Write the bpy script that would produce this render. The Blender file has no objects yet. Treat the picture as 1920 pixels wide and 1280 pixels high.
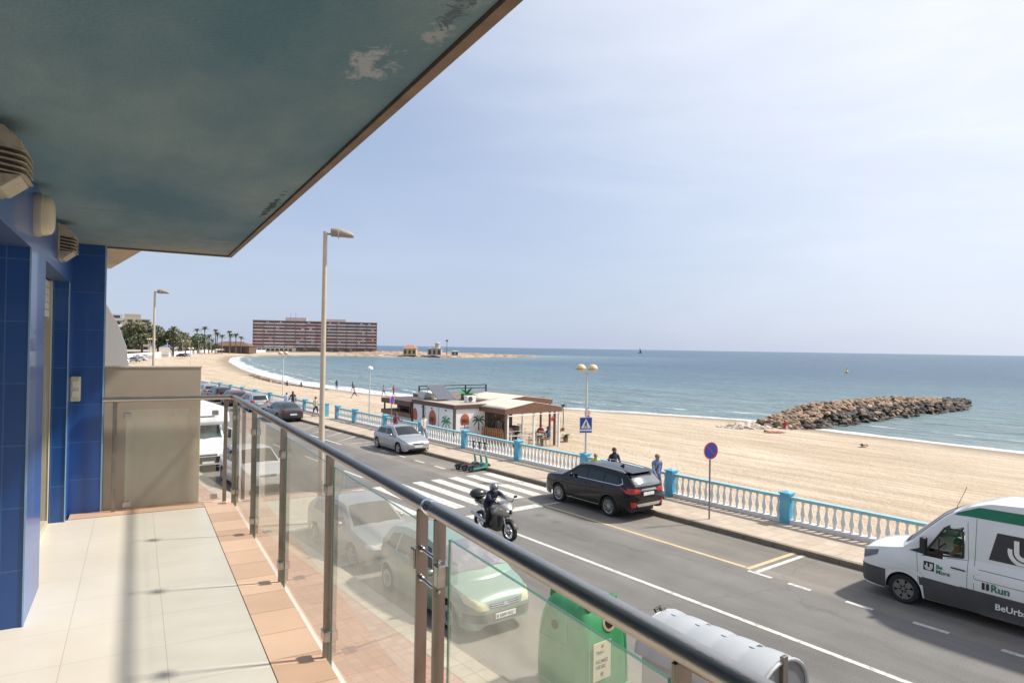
import bpy, bmesh, math, random
from math import sin, cos, pi, radians, sqrt, atan2
from mathutils import Vector, Matrix, noise
from mathutils.bvhtree import BVHTree
S = bpy.context.scene
COL = S.collection
random.seed(7)
# ---------------------------------------------------------------- camera
HEAD = radians(37.6); ROLL = math.atan(.0158); PITCH = math.atan(11.8/1230.); CZ = 5.95
cam = bpy.data.cameras.new('camera'); camo = bpy.data.objects.new('camera', cam); COL.objects.link(camo)
fw = Vector((sin(HEAD)*cos(PITCH), cos(HEAD)*cos(PITCH), sin(PITCH)))
rt = Vector((cos(HEAD), -sin(HEAD), 0)); up = rt.cross(fw)
R_ = rt*cos(ROLL)+up*sin(ROLL); U_ = up*cos(ROLL)-rt*sin(ROLL)
m3 = Matrix((R_, U_, -fw)).transposed()
camo.matrix_world = Matrix.Translation((0, 0, CZ)) @ m3.to_4x4()
cam.sensor_width = 36; cam.lens = 36*1230/1920.; cam.clip_end = 120000; cam.clip_start = .05
S.camera = camo
# ---------------------------------------------------------------- sky and sun
SUN_DIR = Vector((.926, -.378, math.tan(radians(49)))).normalized()
SUN_AZ = atan2(SUN_DIR.x, SUN_DIR.y)
W = bpy.data.worlds.new('World'); S.world = W; W.use_nodes = True
nt = W.node_tree; N = nt.nodes; Lk = nt.links
for n in list(N): N.remove(n)
out = N.new('ShaderNodeOutputWorld'); bg = N.new('ShaderNodeBackground'); bg.inputs[1].default_value = .1
sky = N.new('ShaderNodeTexSky'); sky.sky_type = 'NISHITA'; sky.sun_disc = False
sky.sun_elevation = radians(49); sky.sun_rotation = SUN_AZ
sky.air_density = 1.0; sky.dust_density = 1.2; sky.ozone_density = 2.5; sky.altitude = 0
tc = N.new('ShaderNodeTexCoord'); mp = N.new('ShaderNodeMapping'); mp.inputs['Scale'].default_value = (1.1, 1.7, 7.5)
mp.inputs['Rotation'].default_value = (radians(4), radians(-5), radians(20))
nz = N.new('ShaderNodeTexNoise'); nz.inputs['Scale'].default_value = 1.5; nz.inputs['Detail'].default_value = 6; nz.inputs['Roughness'].default_value = .55
nz.inputs['Distortion'].default_value = .5
def wn(t_, **k):
    n = N.new(t_)
    for a_, v_ in k.items(): setattr(n, a_, v_)
    return n
def mrange(src, a0, a1, b0, b1, smooth=False):
    r_ = wn('ShaderNodeMapRange'); r_.inputs[1].default_value = a0; r_.inputs[2].default_value = a1; r_.inputs[3].default_value = b0; r_.inputs[4].default_value = b1
    if smooth: r_.interpolation_type = 'SMOOTHSTEP'
    Lk.new(src, r_.inputs[0]); return r_.outputs[0]
Lk.new(tc.outputs['Generated'], mp.inputs[0]); Lk.new(mp.outputs[0], nz.inputs['Vector'])
sep = wn('ShaderNodeSeparateXYZ'); Lk.new(tc.outputs['Generated'], sep.inputs[0])
low = mrange(sep.outputs['Z'], -.02, .30, .86, .52, True)                 # thick pale air near the horizon
mx = wn('ShaderNodeMix', data_type='RGBA'); mx.inputs['B'].default_value = (3.8, 4.4, 5.8, 1)
Lk.new(low, mx.inputs['Factor']); Lk.new(sky.outputs[0], mx.inputs['A'])
dt = wn('ShaderNodeVectorMath', operation='DOT_PRODUCT'); dt.inputs[1].default_value = SUN_DIR; Lk.new(tc.outputs['Generated'], dt.inputs[0])
glow = mrange(dt.outputs['Value'], .2, .94, 0, 1, True)                  # bright veil round the sun
cir = mrange(nz.outputs[0], .30, .78, .0, 1, True)
gm1 = wn('ShaderNodeMath', operation='MULTIPLY_ADD'); gm1.inputs[1].default_value = .2; gm1.inputs[2].default_value = .76; Lk.new(cir, gm1.inputs[0])
gm2 = wn('ShaderNodeMath', operation='MULTIPLY'); Lk.new(gm1.outputs[0], gm2.inputs[0]); Lk.new(glow, gm2.inputs[1])
gm3 = wn('ShaderNodeMath', operation='MULTIPLY_ADD'); gm3.inputs[1].default_value = .07; Lk.new(cir, gm3.inputs[0]); Lk.new(gm2.outputs[0], gm3.inputs[2]); gm3.use_clamp = True
mx2 = wn('ShaderNodeMix', data_type='RGBA'); mx2.inputs['B'].default_value = (7.4, 7.6, 8.1, 1)
Lk.new(gm3.outputs[0], mx2.inputs['Factor']); Lk.new(mx.outputs['Result'], mx2.inputs['A']); Lk.new(mx2.outputs['Result'], bg.inputs[0]); Lk.new(bg.outputs[0], out.inputs[0])
sl = bpy.data.lights.new('sun', 'SUN'); sl.energy = 4.0; sl.angle = radians(3.3); sl.color = (1, .94, .85)
so = bpy.data.objects.new('sun', sl); COL.objects.link(so); so.rotation_euler = SUN_DIR.to_track_quat('Z', 'Y').to_euler(); so.location = (0, 0, 60)
S.view_settings.view_transform = 'Standard'; S.view_settings.look = 'None'; S.view_settings.gamma = 1
S.view_settings.exposure = .5; S.render.engine = 'CYCLES'
S.cycles.max_bounces = 8; S.cycles.diffuse_bounces = 4; S.cycles.glossy_bounces = 3; S.cycles.transparent_max_bounces = 12

# ---------------------------------------------------------------- materials
MATS = {}
def nd(t, typ, **kw):
    n = t.nodes.new(typ)
    for k, v in kw.items():
        if k.startswith('i_'):
            n.inputs[k[2:].replace('_', ' ')].default_value = v
        else: setattr(n, k, v)
    return n
def mat(name, col, rough=.6, metal=0, var=.14, scale=3, bump=0, bscale=None, coat=0, spec=.5, trans=None, stretch=(1, 1, 1), col2=None, lo=.4, hi=.6, detail=5):
    """procedural material: noise varies the base colour (or blends to col2), optional bump"""
    if name in MATS: return MATS[name]
    m = bpy.data.materials.new(name); m.use_nodes = True; t = m.node_tree; b = t.nodes['Principled BSDF']
    tcn = nd(t, 'ShaderNodeTexCoord'); mpn = nd(t, 'ShaderNodeMapping'); mpn.inputs['Scale'].default_value = stretch
    t.links.new(tcn.outputs['Object'], mpn.inputs[0])
    n = nd(t, 'ShaderNodeTexNoise', i_Scale=scale, i_Detail=detail, i_Roughness=.6); t.links.new(mpn.outputs[0], n.inputs['Vector'])
    r = nd(t, 'ShaderNodeMapRange'); r.inputs[1].default_value = lo if col2 else .25; r.inputs[2].default_value = hi if col2 else .75
    t.links.new(n.outputs[0], r.inputs[0])
    x = nd(t, 'ShaderNodeMix', data_type='RGBA')
    if col2: a, c = col, col2
    else: a = [v*(1-var) for v in col]; c = [min(1, v*(1+var)) for v in col]
    x.inputs['A'].default_value = (*a[:3], 1); x.inputs['B'].default_value = (*c[:3], 1)
    t.links.new(r.outputs[0], x.inputs['Factor']); t.links.new(x.outputs['Result'], b.inputs['Base Color'])
    b.inputs['Roughness'].default_value = rough; b.inputs['Metallic'].default_value = metal
    b.inputs['Coat Weight'].default_value = coat; b.inputs['Specular IOR Level'].default_value = spec
    b.inputs['Coat Roughness'].default_value = .05
    if bump:
        n2 = nd(t, 'ShaderNodeTexNoise', i_Scale=bscale or scale*4, i_Detail=4); t.links.new(mpn.outputs[0], n2.inputs['Vector'])
        bn = nd(t, 'ShaderNodeBump', i_Strength=min(1, bump)); bn.inputs['Distance'].default_value = .02*max(1, bump)
        t.links.new(n2.outputs[0], bn.inputs['Height']); t.links.new(bn.outputs[0], b.inputs['Normal'])
    MATS[name] = m; return m
def glassmat(name, tint, dirt, dirtcol, refl=1.0, rough=.02, streak=True):
    m = bpy.data.materials.new(name); m.use_nodes = True; t = m.node_tree; t.nodes.clear()
    o = nd(t, 'ShaderNodeOutputMaterial'); tr = nd(t, 'ShaderNodeBsdfTransparent'); tr.inputs[0].default_value = (*tint, 1)
    df = nd(t, 'ShaderNodeBsdfDiffuse'); df.inputs[0].default_value = (*dirtcol, 1)
    tl = nd(t, 'ShaderNodeBsdfTranslucent'); tl.inputs[0].default_value = (*dirtcol, 1)
    ad = nd(t, 'ShaderNodeMixShader'); ad.inputs[0].default_value = .5; t.links.new(df.outputs[0], ad.inputs[1]); t.links.new(tl.outputs[0], ad.inputs[2])
    m1 = nd(t, 'ShaderNodeMixShader'); t.links.new(tr.outputs[0], m1.inputs[1]); t.links.new(ad.outputs[0], m1.inputs[2])
    tcn = nd(t, 'ShaderNodeTexCoord'); mpn = nd(t, 'ShaderNodeMapping'); mpn.inputs['Scale'].default_value = (3, 3, .7)
    n = nd(t, 'ShaderNodeTexNoise', i_Scale=2.5, i_Detail=6); r = nd(t, 'ShaderNodeMapRange')
    r.inputs[1].default_value = .25; r.inputs[2].default_value = .8; r.inputs[3].default_value = dirt*.6; r.inputs[4].default_value = dirt*1.5
    t.links.new(tcn.outputs['Object'], mpn.inputs[0]); t.links.new(mpn.outputs[0], n.inputs['Vector']); t.links.new(n.outputs[0], r.inputs[0]); t.links.new(r.outputs[0], m1.inputs[0])
    fr = nd(t, 'ShaderNodeFresnel'); ge = nd(t, 'ShaderNodeNewGeometry'); bi = nd(t, 'ShaderNodeMapRange'); bi.inputs[3].default_value = 1.45; bi.inputs[4].default_value = 1/1.45
    t.links.new(ge.outputs['Backfacing'], bi.inputs[0]); t.links.new(bi.outputs[0], fr.inputs[0]); mu = nd(t, 'ShaderNodeMath', operation='MULTIPLY'); mu.inputs[1].default_value = refl
    g = nd(t, 'ShaderNodeBsdfGlossy'); g.inputs['Roughness'].default_value = rough
    m2 = nd(t, 'ShaderNodeMixShader'); t.links.new(fr.outputs[0], mu.inputs[0]); t.links.new(mu.outputs[0], m2.inputs[0]); t.links.new(m1.outputs[0], m2.inputs[1]); t.links.new(g.outputs[0], m2.inputs[2])
    t.links.new(m2.outputs[0], o.inputs[0]); MATS[name] = m; return m
def tilemat(name, col, grout, bw, bh, axes='xy', mortar=.006, rough=.3, offs=0, shift=(0, 0), var=.06, coat=0, spec=.5, colb=None, dirt=.07):
    m = bpy.data.materials.new(name); m.use_nodes = True; t = m.node_tree; b = t.nodes['Principled BSDF']
    tcn = nd(t, 'ShaderNodeTexCoord'); sp = nd(t, 'ShaderNodeSeparateXYZ'); cb = nd(t, 'ShaderNodeCombineXYZ'); t.links.new(tcn.outputs['Object'], sp.inputs[0])
    for k in (0, 1):
        a = nd(t, 'ShaderNodeMath', operation='ADD'); a.inputs[1].default_value = shift[k]
        t.links.new(sp.outputs['xyz'.index(axes[k])], a.inputs[0]); t.links.new(a.outputs[0], cb.inputs[k])
    br = nd(t, 'ShaderNodeTexBrick', offset=offs, squash=1.0); br.inputs['Scale'].default_value = 1; br.inputs['Mortar Size'].default_value = mortar
    br.inputs['Mortar Smooth'].default_value = .1; br.inputs['Bias'].default_value = 0; br.inputs['Brick Width'].default_value = bw; br.inputs['Row Height'].default_value = bh
    c1 = colb or col
    br.inputs['Color1'].default_value = (*[v*(1-var) for v in col], 1); br.inputs['Color2'].default_value = (*[min(1, v*(1+var)) for v in c1], 1); br.inputs['Mortar'].default_value = (*grout, 1)
    t.links.new(cb.outputs[0], br.inputs['Vector'])
    n = nd(t, 'ShaderNodeTexNoise', i_Scale=1.5, i_Detail=9, i_Roughness=.68); t.links.new(tcn.outputs['Object'], n.inputs['Vector'])
    hs = nd(t, 'ShaderNodeMapRange'); hs.inputs[1].default_value = .3; hs.inputs[2].default_value = .7; hs.inputs[3].default_value = 1-dirt; hs.inputs[4].default_value = 1+dirt*.6; t.links.new(n.outputs[0], hs.inputs[0])
    hv = nd(t, 'ShaderNodeHueSaturation'); t.links.new(hs.outputs[0], hv.inputs['Value']); t.links.new(br.outputs[0], hv.inputs['Color']); t.links.new(hv.outputs[0], b.inputs['Base Color'])
    bn = nd(t, 'ShaderNodeBump', i_Strength=.4); bn.inputs['Distance'].default_value = .004; bn.invert = True; t.links.new(br.outputs['Fac'], bn.inputs['Height']); t.links.new(bn.outputs[0], b.inputs['Normal'])
    b.inputs['Roughness'].default_value = rough; b.inputs['Coat Weight'].default_value = coat; b.inputs['Specular IOR Level'].default_value = spec
    MATS[name] = m; return m
def paint(name, col, metal=.0, rough=.35):
    return mat(name, col, rough, metal, var=.05, scale=2, coat=.8)

white = mat('white_paint', (.78, .78, .76), .5, var=.06, scale=4)
offwhite = mat('off_white', (.62, .6, .54), .6, var=.08)
black = mat('black_plastic', (.02, .02, .022), .5, var=.2)
dkgrey = mat('dark_grey_plastic', (.06, .062, .066), .5, var=.15)
rubber = mat('rubber', (.02, .02, .02), .85, var=.2)
chrome = mat('chrome', (.75, .75, .76), .15, 1, var=.03)
alu = mat('alloy', (.52, .53, .55), .3, .8, var=.06)
steel = mat('brushed_steel', (.46, .44, .41), .33, 1, var=.16, scale=6, stretch=(1, 1, 6), bump=.05, bscale=60)
steelpost = mat('reflect_brown_steel', (.27, .24, .215), .33, .9, var=.25, scale=9, stretch=(1, 1, .5), col2=(.15, .128, .11), lo=.5, hi=.75)  # brown of the reflected floor and wall put into the steel colour
carglass = mat('car_glass', (.012, .018, .018), .05, 0, var=.2, scale=1, spec=.6, coat=.1)
greyglass = mat('grey_car_glass', (.16, .17, .185), .08, 0, var=.2, scale=1, spec=.8, coat=.5)
skin = mat('skin', (.52, .3, .21), .6, var=.08, scale=20)
redlens = mat('red_lens', (.45, .015, .015), .2, coat=.5)
clearlens = mat('clear_lens', (.62, .63, .62), .15, .2, coat=.6, var=.15, scale=14)
platewhite = mat('plate_white', (.75, .75, .73), .4)
blkpaint = mat('letter_black', (.015, .015, .015), .5)
asphalt = mat('asphalt', (.098, .092, .086), .9, var=.14, scale=1.2, bump=.35, bscale=55)

# ---------------------------------------------------------------- mesh helpers
class MB:
    def __init__(s): s.v = []; s.f = []; s.mi = []
    def add(s, vs, fs, mi=0):
        o = len(s.v); s.v += [tuple(v) for v in vs]
        for f in fs: s.f.append(tuple(o+i for i in f)); s.mi.append(mi)
        return s
    def box(s, x0, x1, y0, y1, z0, z1, mi=0):
        return s.add([(x0, y0, z0), (x1, y0, z0), (x1, y1, z0), (x0, y1, z0), (x0, y0, z1), (x1, y0, z1), (x1, y1, z1), (x0, y1, z1)],
                     [(3, 2, 1, 0), (4, 5, 6, 7), (0, 1, 5, 4), (1, 2, 6, 5), (2, 3, 7, 6), (3, 0, 4, 7)], mi)
    def obox(s, c, sx, sy, sz, rot=None, mi=0):
        m = rot.to_matrix() if isinstance(rot, (Vector,)) else (rot or Matrix.Identity(3))
        pts = [Vector(c)+m @ Vector((a*sx/2, b*sy/2, d*sz/2)) for d in (-1, 1) for a, b in ((-1, -1), (1, -1), (1, 1), (-1, 1))]
        return s.add(pts, [(3, 2, 1, 0), (4, 5, 6, 7), (0, 1, 5, 4), (1, 2, 6, 5), (2, 3, 7, 6), (3, 0, 4, 7)], mi)
    def cyl(s, p0, p1, r0, r1=None, n=12, mi=0, cap=True):
        r1 = r0 if r1 is None else r1
        return s.tube([p0, p1], [r0, r1], n, mi, cap)
    def tube(s, pts, rs, n=10, mi=0, cap=True):
        pts = [Vector(p) for p in pts]
        if not hasattr(rs, '__len__'): rs = [rs]*len(pts)
        o = len(s.v); a = None
        for i, p in enumerate(pts):
            d = (pts[min(i+1, len(pts)-1)]-pts[max(i-1, 0)]).normalized()
            if a is None: a = d.orthogonal().normalized()
            a = (a-d*a.dot(d)).normalized(); b = d.cross(a)
            for k in range(n):
                t = 2*pi*k/n; s.v.append(tuple(p+(a*cos(t)+b*sin(t))*rs[i]))
        for i in range(len(pts)-1):
            for k in range(n):
                k2 = (k+1) % n; s.f.append((o+i*n+k, o+i*n+k2, o+(i+1)*n+k2, o+(i+1)*n+k)); s.mi.append(mi)
        if cap:
            s.f.append(tuple(o+k for k in range(n))[::-1]); s.mi.append(mi)
            e = o+(len(pts)-1)*n; s.f.append(tuple(e+k for k in range(n))); s.mi.append(mi)
        return s
    def lathe(s, prof, c=(0, 0, 0), axis='z', n=20, mi=0, close=False, cap=True):
        o = len(s.v); c = Vector(c)
        for r, h in prof:
            for k in range(n):
                t = 2*pi*k/n
                q = {'z': (r*cos(t), r*sin(t), h), 'x': (h, r*cos(t), r*sin(t)), 'y': (r*sin(t), h, r*cos(t))}[axis]
                s.v.append(tuple(c+Vector(q)))
        m = len(prof)
        for i in range(m if close else m-1):
            j = (i+1) % m
            for k in range(n):
                k2 = (k+1) % n; s.f.append((o+i*n+k, o+i*n+k2, o+j*n+k2, o+j*n+k)); s.mi.append(mi)
        if not close and cap:
            if prof[0][0] > 1e-4: s.f.append(tuple(o+k for k in range(n))[::-1]); s.mi.append(mi)
            if prof[-1][0] > 1e-4: s.f.append(tuple(o+(m-1)*n+k for k in range(n))); s.mi.append(mi)
        return s
    def ell(s, c, rx, ry, rz, n=14, m=8, mi=0, z0=-1, z1=1):
        prof = []
        o = len(s.v); c = Vector(c)
        a0 = math.asin(z0); a1 = math.asin(z1)
        for i in range(m+1):
            a = a0+(a1-a0)*i/m
            for k in range(n):
                t = 2*pi*k/n; s.v.append((c.x+rx*cos(a)*cos(t), c.y+ry*cos(a)*sin(t), c.z+rz*sin(a)))
        for i in range(m):
            for k in range(n):
                k2 = (k+1) % n; s.f.append((o+i*n+k, o+i*n+k2, o+(i+1)*n+k2, o+(i+1)*n+k)); s.mi.append(mi)
        return s
    def prism(s, poly, axis, a0, a1, mi=0):
        n = len(poly)
        def P(u, v, a): return {'x': (a, u, v), 'y': (u, a, v), 'z': (u, v, a)}[axis]
        vs = [P(u, v, a0) for u, v in poly]+[P(u, v, a1) for u, v in poly]
        return s.add(vs, [tuple(range(n))[::-1], tuple(range(n, 2*n))]+[(i, (i+1) % n, n+(i+1) % n, n+i) for i in range(n)], mi)
    def grid(s, fn, nu, nv, mi=0, closeu=False):
        o = len(s.v)
        for i in range(nu+1):
            for j in range(nv+1): s.v.append(tuple(fn(i/nu, j/nv)))
        for i in range(nu):
            for j in range(nv):
                a = o+i*(nv+1)+j; s.f.append((a, a+nv+1, a+nv+2, a+1)); s.mi.append(mi)
        return s
    def build(s, name, mats, parent=None, smooth=None, loc=None, rotz=0, bevel=0, fixn=True):
        me = bpy.data.meshes.new(name); me.from_pydata(s.v, [], s.f)
        if not isinstance(mats, (list, tuple)): mats = [mats]
        for m in mats: me.materials.append(m)
        me.polygons.foreach_set('material_index', s.mi)
        if fixn:
            bm = bmesh.new(); bm.from_mesh(me)
            bmesh.ops.remove_doubles(bm, verts=bm.verts, dist=1e-5); bmesh.ops.recalc_face_normals(bm, faces=bm.faces)
            bm.to_mesh(me); bm.free()
        me.update()
        if smooth:
            me.polygons.foreach_set('use_smooth', [True]*len(me.polygons)); me.set_sharp_from_angle(angle=radians(smooth))
        o = bpy.data.objects.new(name, me); COL.objects.link(o)
        if parent is not None: o.parent = parent
        if loc is not None: o.location = loc
        if rotz: o.rotation_euler.z = rotz
        if bevel:
            bv = o.modifiers.new('bevel', 'BEVEL'); bv.width = bevel; bv.segments = 2; bv.limit_method = 'ANGLE'
        return o
def tag(o, label=None, cat=None, group=None, kind=None):
    if label: o['label'] = label
    if cat: o['category'] = cat
    if group: o['group'] = group
    if kind: o['kind'] = kind
    return o
def thing(name, label, cat, loc=(0, 0, 0), rotz=0, group=None):
    o = bpy.data.objects.new(name, None); COL.objects.link(o); o.location = loc; o.rotation_euler.z = rotz; o.empty_display_size = .3
    return tag(o, label, cat, group)
def copy_tree(o, parent=None, loc=None, rotz=None, label=None):
    c = o.copy(); COL.objects.link(c); c.parent = parent
    if loc is not None: c.location = loc
    if rotz is not None: c.rotation_euler.z = rotz
    if label: c['label'] = label
    for ch in list(o.children): copy_tree(ch, c)
    return c
def interp(pts, x):
    if x <= pts[0][0]: return pts[0][1]
    for (a, b), (c, d) in zip(pts, pts[1:]):
        if x <= c:
            return b+(d-b)*(x-a)/max(1e-9, c-a)
    return pts[-1][1]
def smoothf(pts, x, h):
    return (interp(pts, x-h)+2*interp(pts, x-h/2)+2*interp(pts, x)+2*interp(pts, x+h/2)+interp(pts, x+h))/8
def text(name, s, size, m, mtx, parent, depth=.002, bold=False, ax='LEFT'):
    cu = bpy.data.curves.new(name, 'FONT'); cu.body = s; cu.size = size; cu.extrude = depth; cu.align_x = ax; cu.resolution_u = 3
    if bold: cu.offset = size*.018
    tmp = bpy.data.objects.new(name, cu); COL.objects.link(tmp)
    dg = bpy.context.evaluated_depsgraph_get(); me = bpy.data.meshes.new_from_object(tmp.evaluated_get(dg))
    COL.objects.unlink(tmp); bpy.data.objects.remove(tmp)
    me.materials.clear(); me.materials.append(m)
    o = bpy.data.objects.new(name, me); COL.objects.link(o); o.parent = parent; o.matrix_local = mtx; return o
def frame_m(origin, xdir, ydir):
    x = Vector(xdir).normalized(); y = Vector(ydir).normalized(); z = x.cross(y)
    m = Matrix((x, y, z)).transposed().to_4x4(); m.translation = Vector(origin); return m
def ramp(a, b, x): t = max(0, min(1, (x-a)/(b-a))); return t*t*(3-2*t)
# ================================================================ terrain, beach, sea
def xo(y): return -.55*ramp(0, 60, y)
SHORE = [(64, -90), (64.6, 10), (65, 22), (65.5, 34), (66.5, 44), (62.8, 52.5), (59.8, 58.7), (57.7, 63.8), (52.5, 78), (48.1, 91.9), (46.6, 99), (46.3, 107), (45.6, 116), (45, 122), (46.8, 143), (50.7, 172), (57, 210), (64.3, 245), (74.8, 295), (82, 322), (92, 360), (104, 400), (128, 437), (166, 462), (193, 458), (212, 440), (240, 425), (261, 412), (323, 441), (360, 462), (405, 485)]
LANDBACK = [(415, 492), (400, 500), (340, 500), (300, 540), (240, 620), (60, 900), (-900, 900), (-900, -400), (64, -400)]
POLY = SHORE+LANDBACK
def segd(px, py, a, b):
    dx, dy = b[0]-a[0], b[1]-a[1]; L = dx*dx+dy*dy; t = max(0, min(1, ((px-a[0])*dx+(py-a[1])*dy)/L)); return sqrt((px-a[0]-t*dx)**2+(py-a[1]-t*dy)**2)
def shore_d(px, py):
    d = min(segd(px, py, POLY[i], POLY[(i+1) % len(POLY)]) for i in range(len(POLY)))
    ins = False; j = len(POLY)-1
    for i in range(len(POLY)):
        xi, yi = POLY[i]; xj, yj = POLY[j]
        if (yi > py) != (yj > py) and px < (xj-xi)*(py-yi)/(yj-yi)+xi: ins = not ins
        j = i
    return d if ins else -d
WALLL = [(21.45, -400), (21.45, 200), (24, 228), (31, 250), (65, 349), (94, 440), (120, 470), (150, 492), (205, 470), (252, 440), (300, 470)]
def xwall(y):
    p = [(b, a) for a, b in WALLL[:8]]
    return interp(p, y)
def sandz(x, y, d=None):
    d = shore_d(x, y) if d is None else d
    if d < 0: return -1.9+max(-1.2, d*.06)
    if y < 380:
        e = max(0, x-xwall(y)); r = d/(d+e+1e-6)
        z = -1.9+1.55*r**.85
        hf = 1.9*(1-math.exp(-d/16)) - 1.9
        z = z+(hf-z)*ramp(300, 380, y)
    else: z = -1.9+(1.9+(1.1 if x > 215 else 0)*ramp(215, 245, x)*(1-ramp(300, 400, x)*.8))*(1-math.exp(-d/14))
    return z
def lines(a, b, s0, grow, smax):
    r = [a]; s = s0
    while r[-1] < b: r.append(r[-1]+s); s = min(smax, s*grow)
    return r
# sand sheet
xs = lines(21.45, 75, .9, 1.012, 1.5)+lines(78, 430, 2.5, 1.03, 5)
ys = lines(-60, 130, 1.3, 1.0, 2)+lines(133, 540, 3, 1.015, 5)
vs = []; idx = {}; fs = []; dist = []
for j, y in enumerate(ys):
    for i, x in enumerate(xs):
        xx = x
        if y < 500 and x < xwall(y): xx = None
        if xx is None: continue
        d = shore_d(x, y)
        if d < -14: continue
        z = sandz(x, y, d)
        rough = noise.noise(Vector((x*.35, y*.12, 0)))*.05+noise.noise(Vector((x*.9, y*.5, 3)))*.03
        if y > 380 and x > 190 and d > 0: rough = noise.noise(Vector((x*.12, y*.12, 1)))*.9+noise.noise(Vector((x*.4, y*.4, 2)))*.5
        idx[(i, j)] = len(vs); vs.append((x, y, z+(rough if d > 1 else 0))); dist.append(d)
for j in range(len(ys)-1):
    for i in range(len(xs)-1):
        k = [(i, j), (i+1, j), (i+1, j+1), (i, j+1)]
        if all(q in idx for q in k): fs.append(tuple(idx[q] for q in k))
me = bpy.data.meshes.new('beach_sand'); me.from_pydata(vs, [], fs)
at_ = me.attributes.new('shore', 'FLOAT', 'POINT'); at_.data.foreach_set('value', dist)
me.polygons.foreach_set('use_smooth', [True]*len(fs)); me.update()
sand = bpy.data.objects.new('beach_sand', me); COL.objects.link(sand); tag(sand, kind='structure')
m = bpy.data.materials.new('sand'); m.use_nodes = True; t = m.node_tree; b = t.nodes['Principled BSDF']; MATS['sand'] = m
tcn = nd(t, 'ShaderNodeTexCoord'); mpn = nd(t, 'ShaderNodeMapping'); mpn.inputs['Scale'].default_value = (1, .2, 1); mpn.inputs['Rotation'].default_value = (0, 0, radians(-8))
t.links.new(tcn.outputs['Object'], mpn.inputs[0])
n1 = nd(t, 'ShaderNodeTexNoise', i_Scale=.8, i_Detail=8, i_Roughness=.65); t.links.new(mpn.outputs[0], n1.inputs['Vector'])
cr = nd(t, 'ShaderNodeValToRGB'); e = cr.color_ramp.elements
e[0].position = .34; e[0].color = (.43, .34, .24, 1); e[1].position = .66; e[1].color = (.575, .48, .365, 1)
t.links.new(n1.outputs[0], cr.inputs[0])
n3 = nd(t, 'ShaderNodeTexNoise', i_Scale=.06, i_Detail=4); t.links.new(tcn.outputs['Object'], n3.inputs['Vector'])
m0 = nd(t, 'ShaderNodeMix', data_type='RGBA', blend_type='MULTIPLY'); m0.inputs['Factor'].default_value = 1
c3 = nd(t, 'ShaderNodeValToRGB'); c3.color_ramp.elements[0].position = .35; c3.color_ramp.elements[0].color = (.9, .86, .82, 1); c3.color_ramp.elements[1].position = .65; c3.color_ramp.elements[1].color = (1.0, 1.0, 1.0, 1)
t.links.new(n3.outputs[0], c3.inputs[0]); t.links.new(cr.outputs[0], m0.inputs['A']); t.links.new(c3.outputs[0], m0.inputs['B'])
# shoreline: wet sand, and the rocky headland beyond the bay
atn = nd(t, 'ShaderNodeAttribute', attribute_name='shore')
n4 = nd(t, 'ShaderNodeTexNoise', i_Scale=.25, i_Detail=3); t.links.new(tcn.outputs['Object'], n4.inputs['Vector'])
wv = nd(t, 'ShaderNodeMath', operation='MULTIPLY_ADD'); wv.inputs[1].default_value = -5; t.links.new(n4.outputs[0], wv.inputs[0]); t.links.new(atn.outputs['Fac'], wv.inputs[2])
wr = nd(t, 'ShaderNodeMapRange'); wr.inputs[1].default_value = -.9; wr.inputs[2].default_value = 3.6; wr.inputs[3].default_value = 1; wr.inputs[4].default_value = 0; t.links.new(wv.outputs[0], wr.inputs[0])
tk = nd(t, 'ShaderNodeMapping'); tk.inputs['Scale'].default_value = (1.5, .022, 1); tk.inputs['Rotation'].default_value = (0, 0, radians(-11)); t.links.new(tcn.outputs['Object'], tk.inputs[0])
n8 = nd(t, 'ShaderNodeTexNoise', i_Scale=1.1, i_Detail=4, i_Distortion=.6); t.links.new(tk.outputs[0], n8.inputs['Vector'])
t8 = nd(t, 'ShaderNodeMapRange'); t8.inputs[1].default_value = .54; t8.inputs[2].default_value = .62; t8.inputs[3].default_value = 1; t8.inputs[4].default_value = .84; t.links.new(n8.outputs[0], t8.inputs[0])
h8 = nd(t, 'ShaderNodeHueSaturation'); t.links.new(t8.outputs[0], h8.inputs['Value']); t.links.new(m0.outputs['Result'], h8.inputs['Color'])
m1 = nd(t, 'ShaderNodeMix', data_type='RGBA'); m1.inputs['B'].default_value = (.27, .21, .15, 1); t.links.new(wr.outputs[0], m1.inputs['Factor']); t.links.new(h8.outputs[0], m1.inputs['A'])
sx = nd(t, 'ShaderNodeSeparateXYZ'); t.links.new(tcn.outputs['Object'], sx.inputs[0])
rk = nd(t, 'ShaderNodeMapRange'); rk.inputs[1].default_value = 165; rk.inputs[2].default_value = 215; t.links.new(sx.outputs[0], rk.inputs[0])
n5 = nd(t, 'ShaderNodeTexNoise', i_Scale=.22, i_Detail=7, i_Roughness=.7); t.links.new(tcn.outputs['Object'], n5.inputs['Vector'])
c5 = nd(t, 'ShaderNodeValToRGB'); c5.color_ramp.elements[0].position = .4; c5.color_ramp.elements[0].color = (.12, .08, .055, 1); c5.color_ramp.elements[1].position = .58; c5.color_ramp.elements[1].color = (.5, .36, .25, 1)
t.links.new(n5.outputs[0], c5.inputs[0])
m2 = nd(t, 'ShaderNodeMix', data_type='RGBA'); t.links.new(rk.outputs[0], m2.inputs['Factor']); t.links.new(m1.outputs['Result'], m2.inputs['A']); t.links.new(c5.outputs[0], m2.inputs['B'])
t.links.new(m2.outputs['Result'], b.inputs['Base Color'])
b.inputs['Roughness'].default_value = .9
mq = nd(t, 'ShaderNodeMapping'); mq.inputs['Scale'].default_value = (1, .42, 1); t.links.new(tcn.outputs['Object'], mq.inputs[0])
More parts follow.
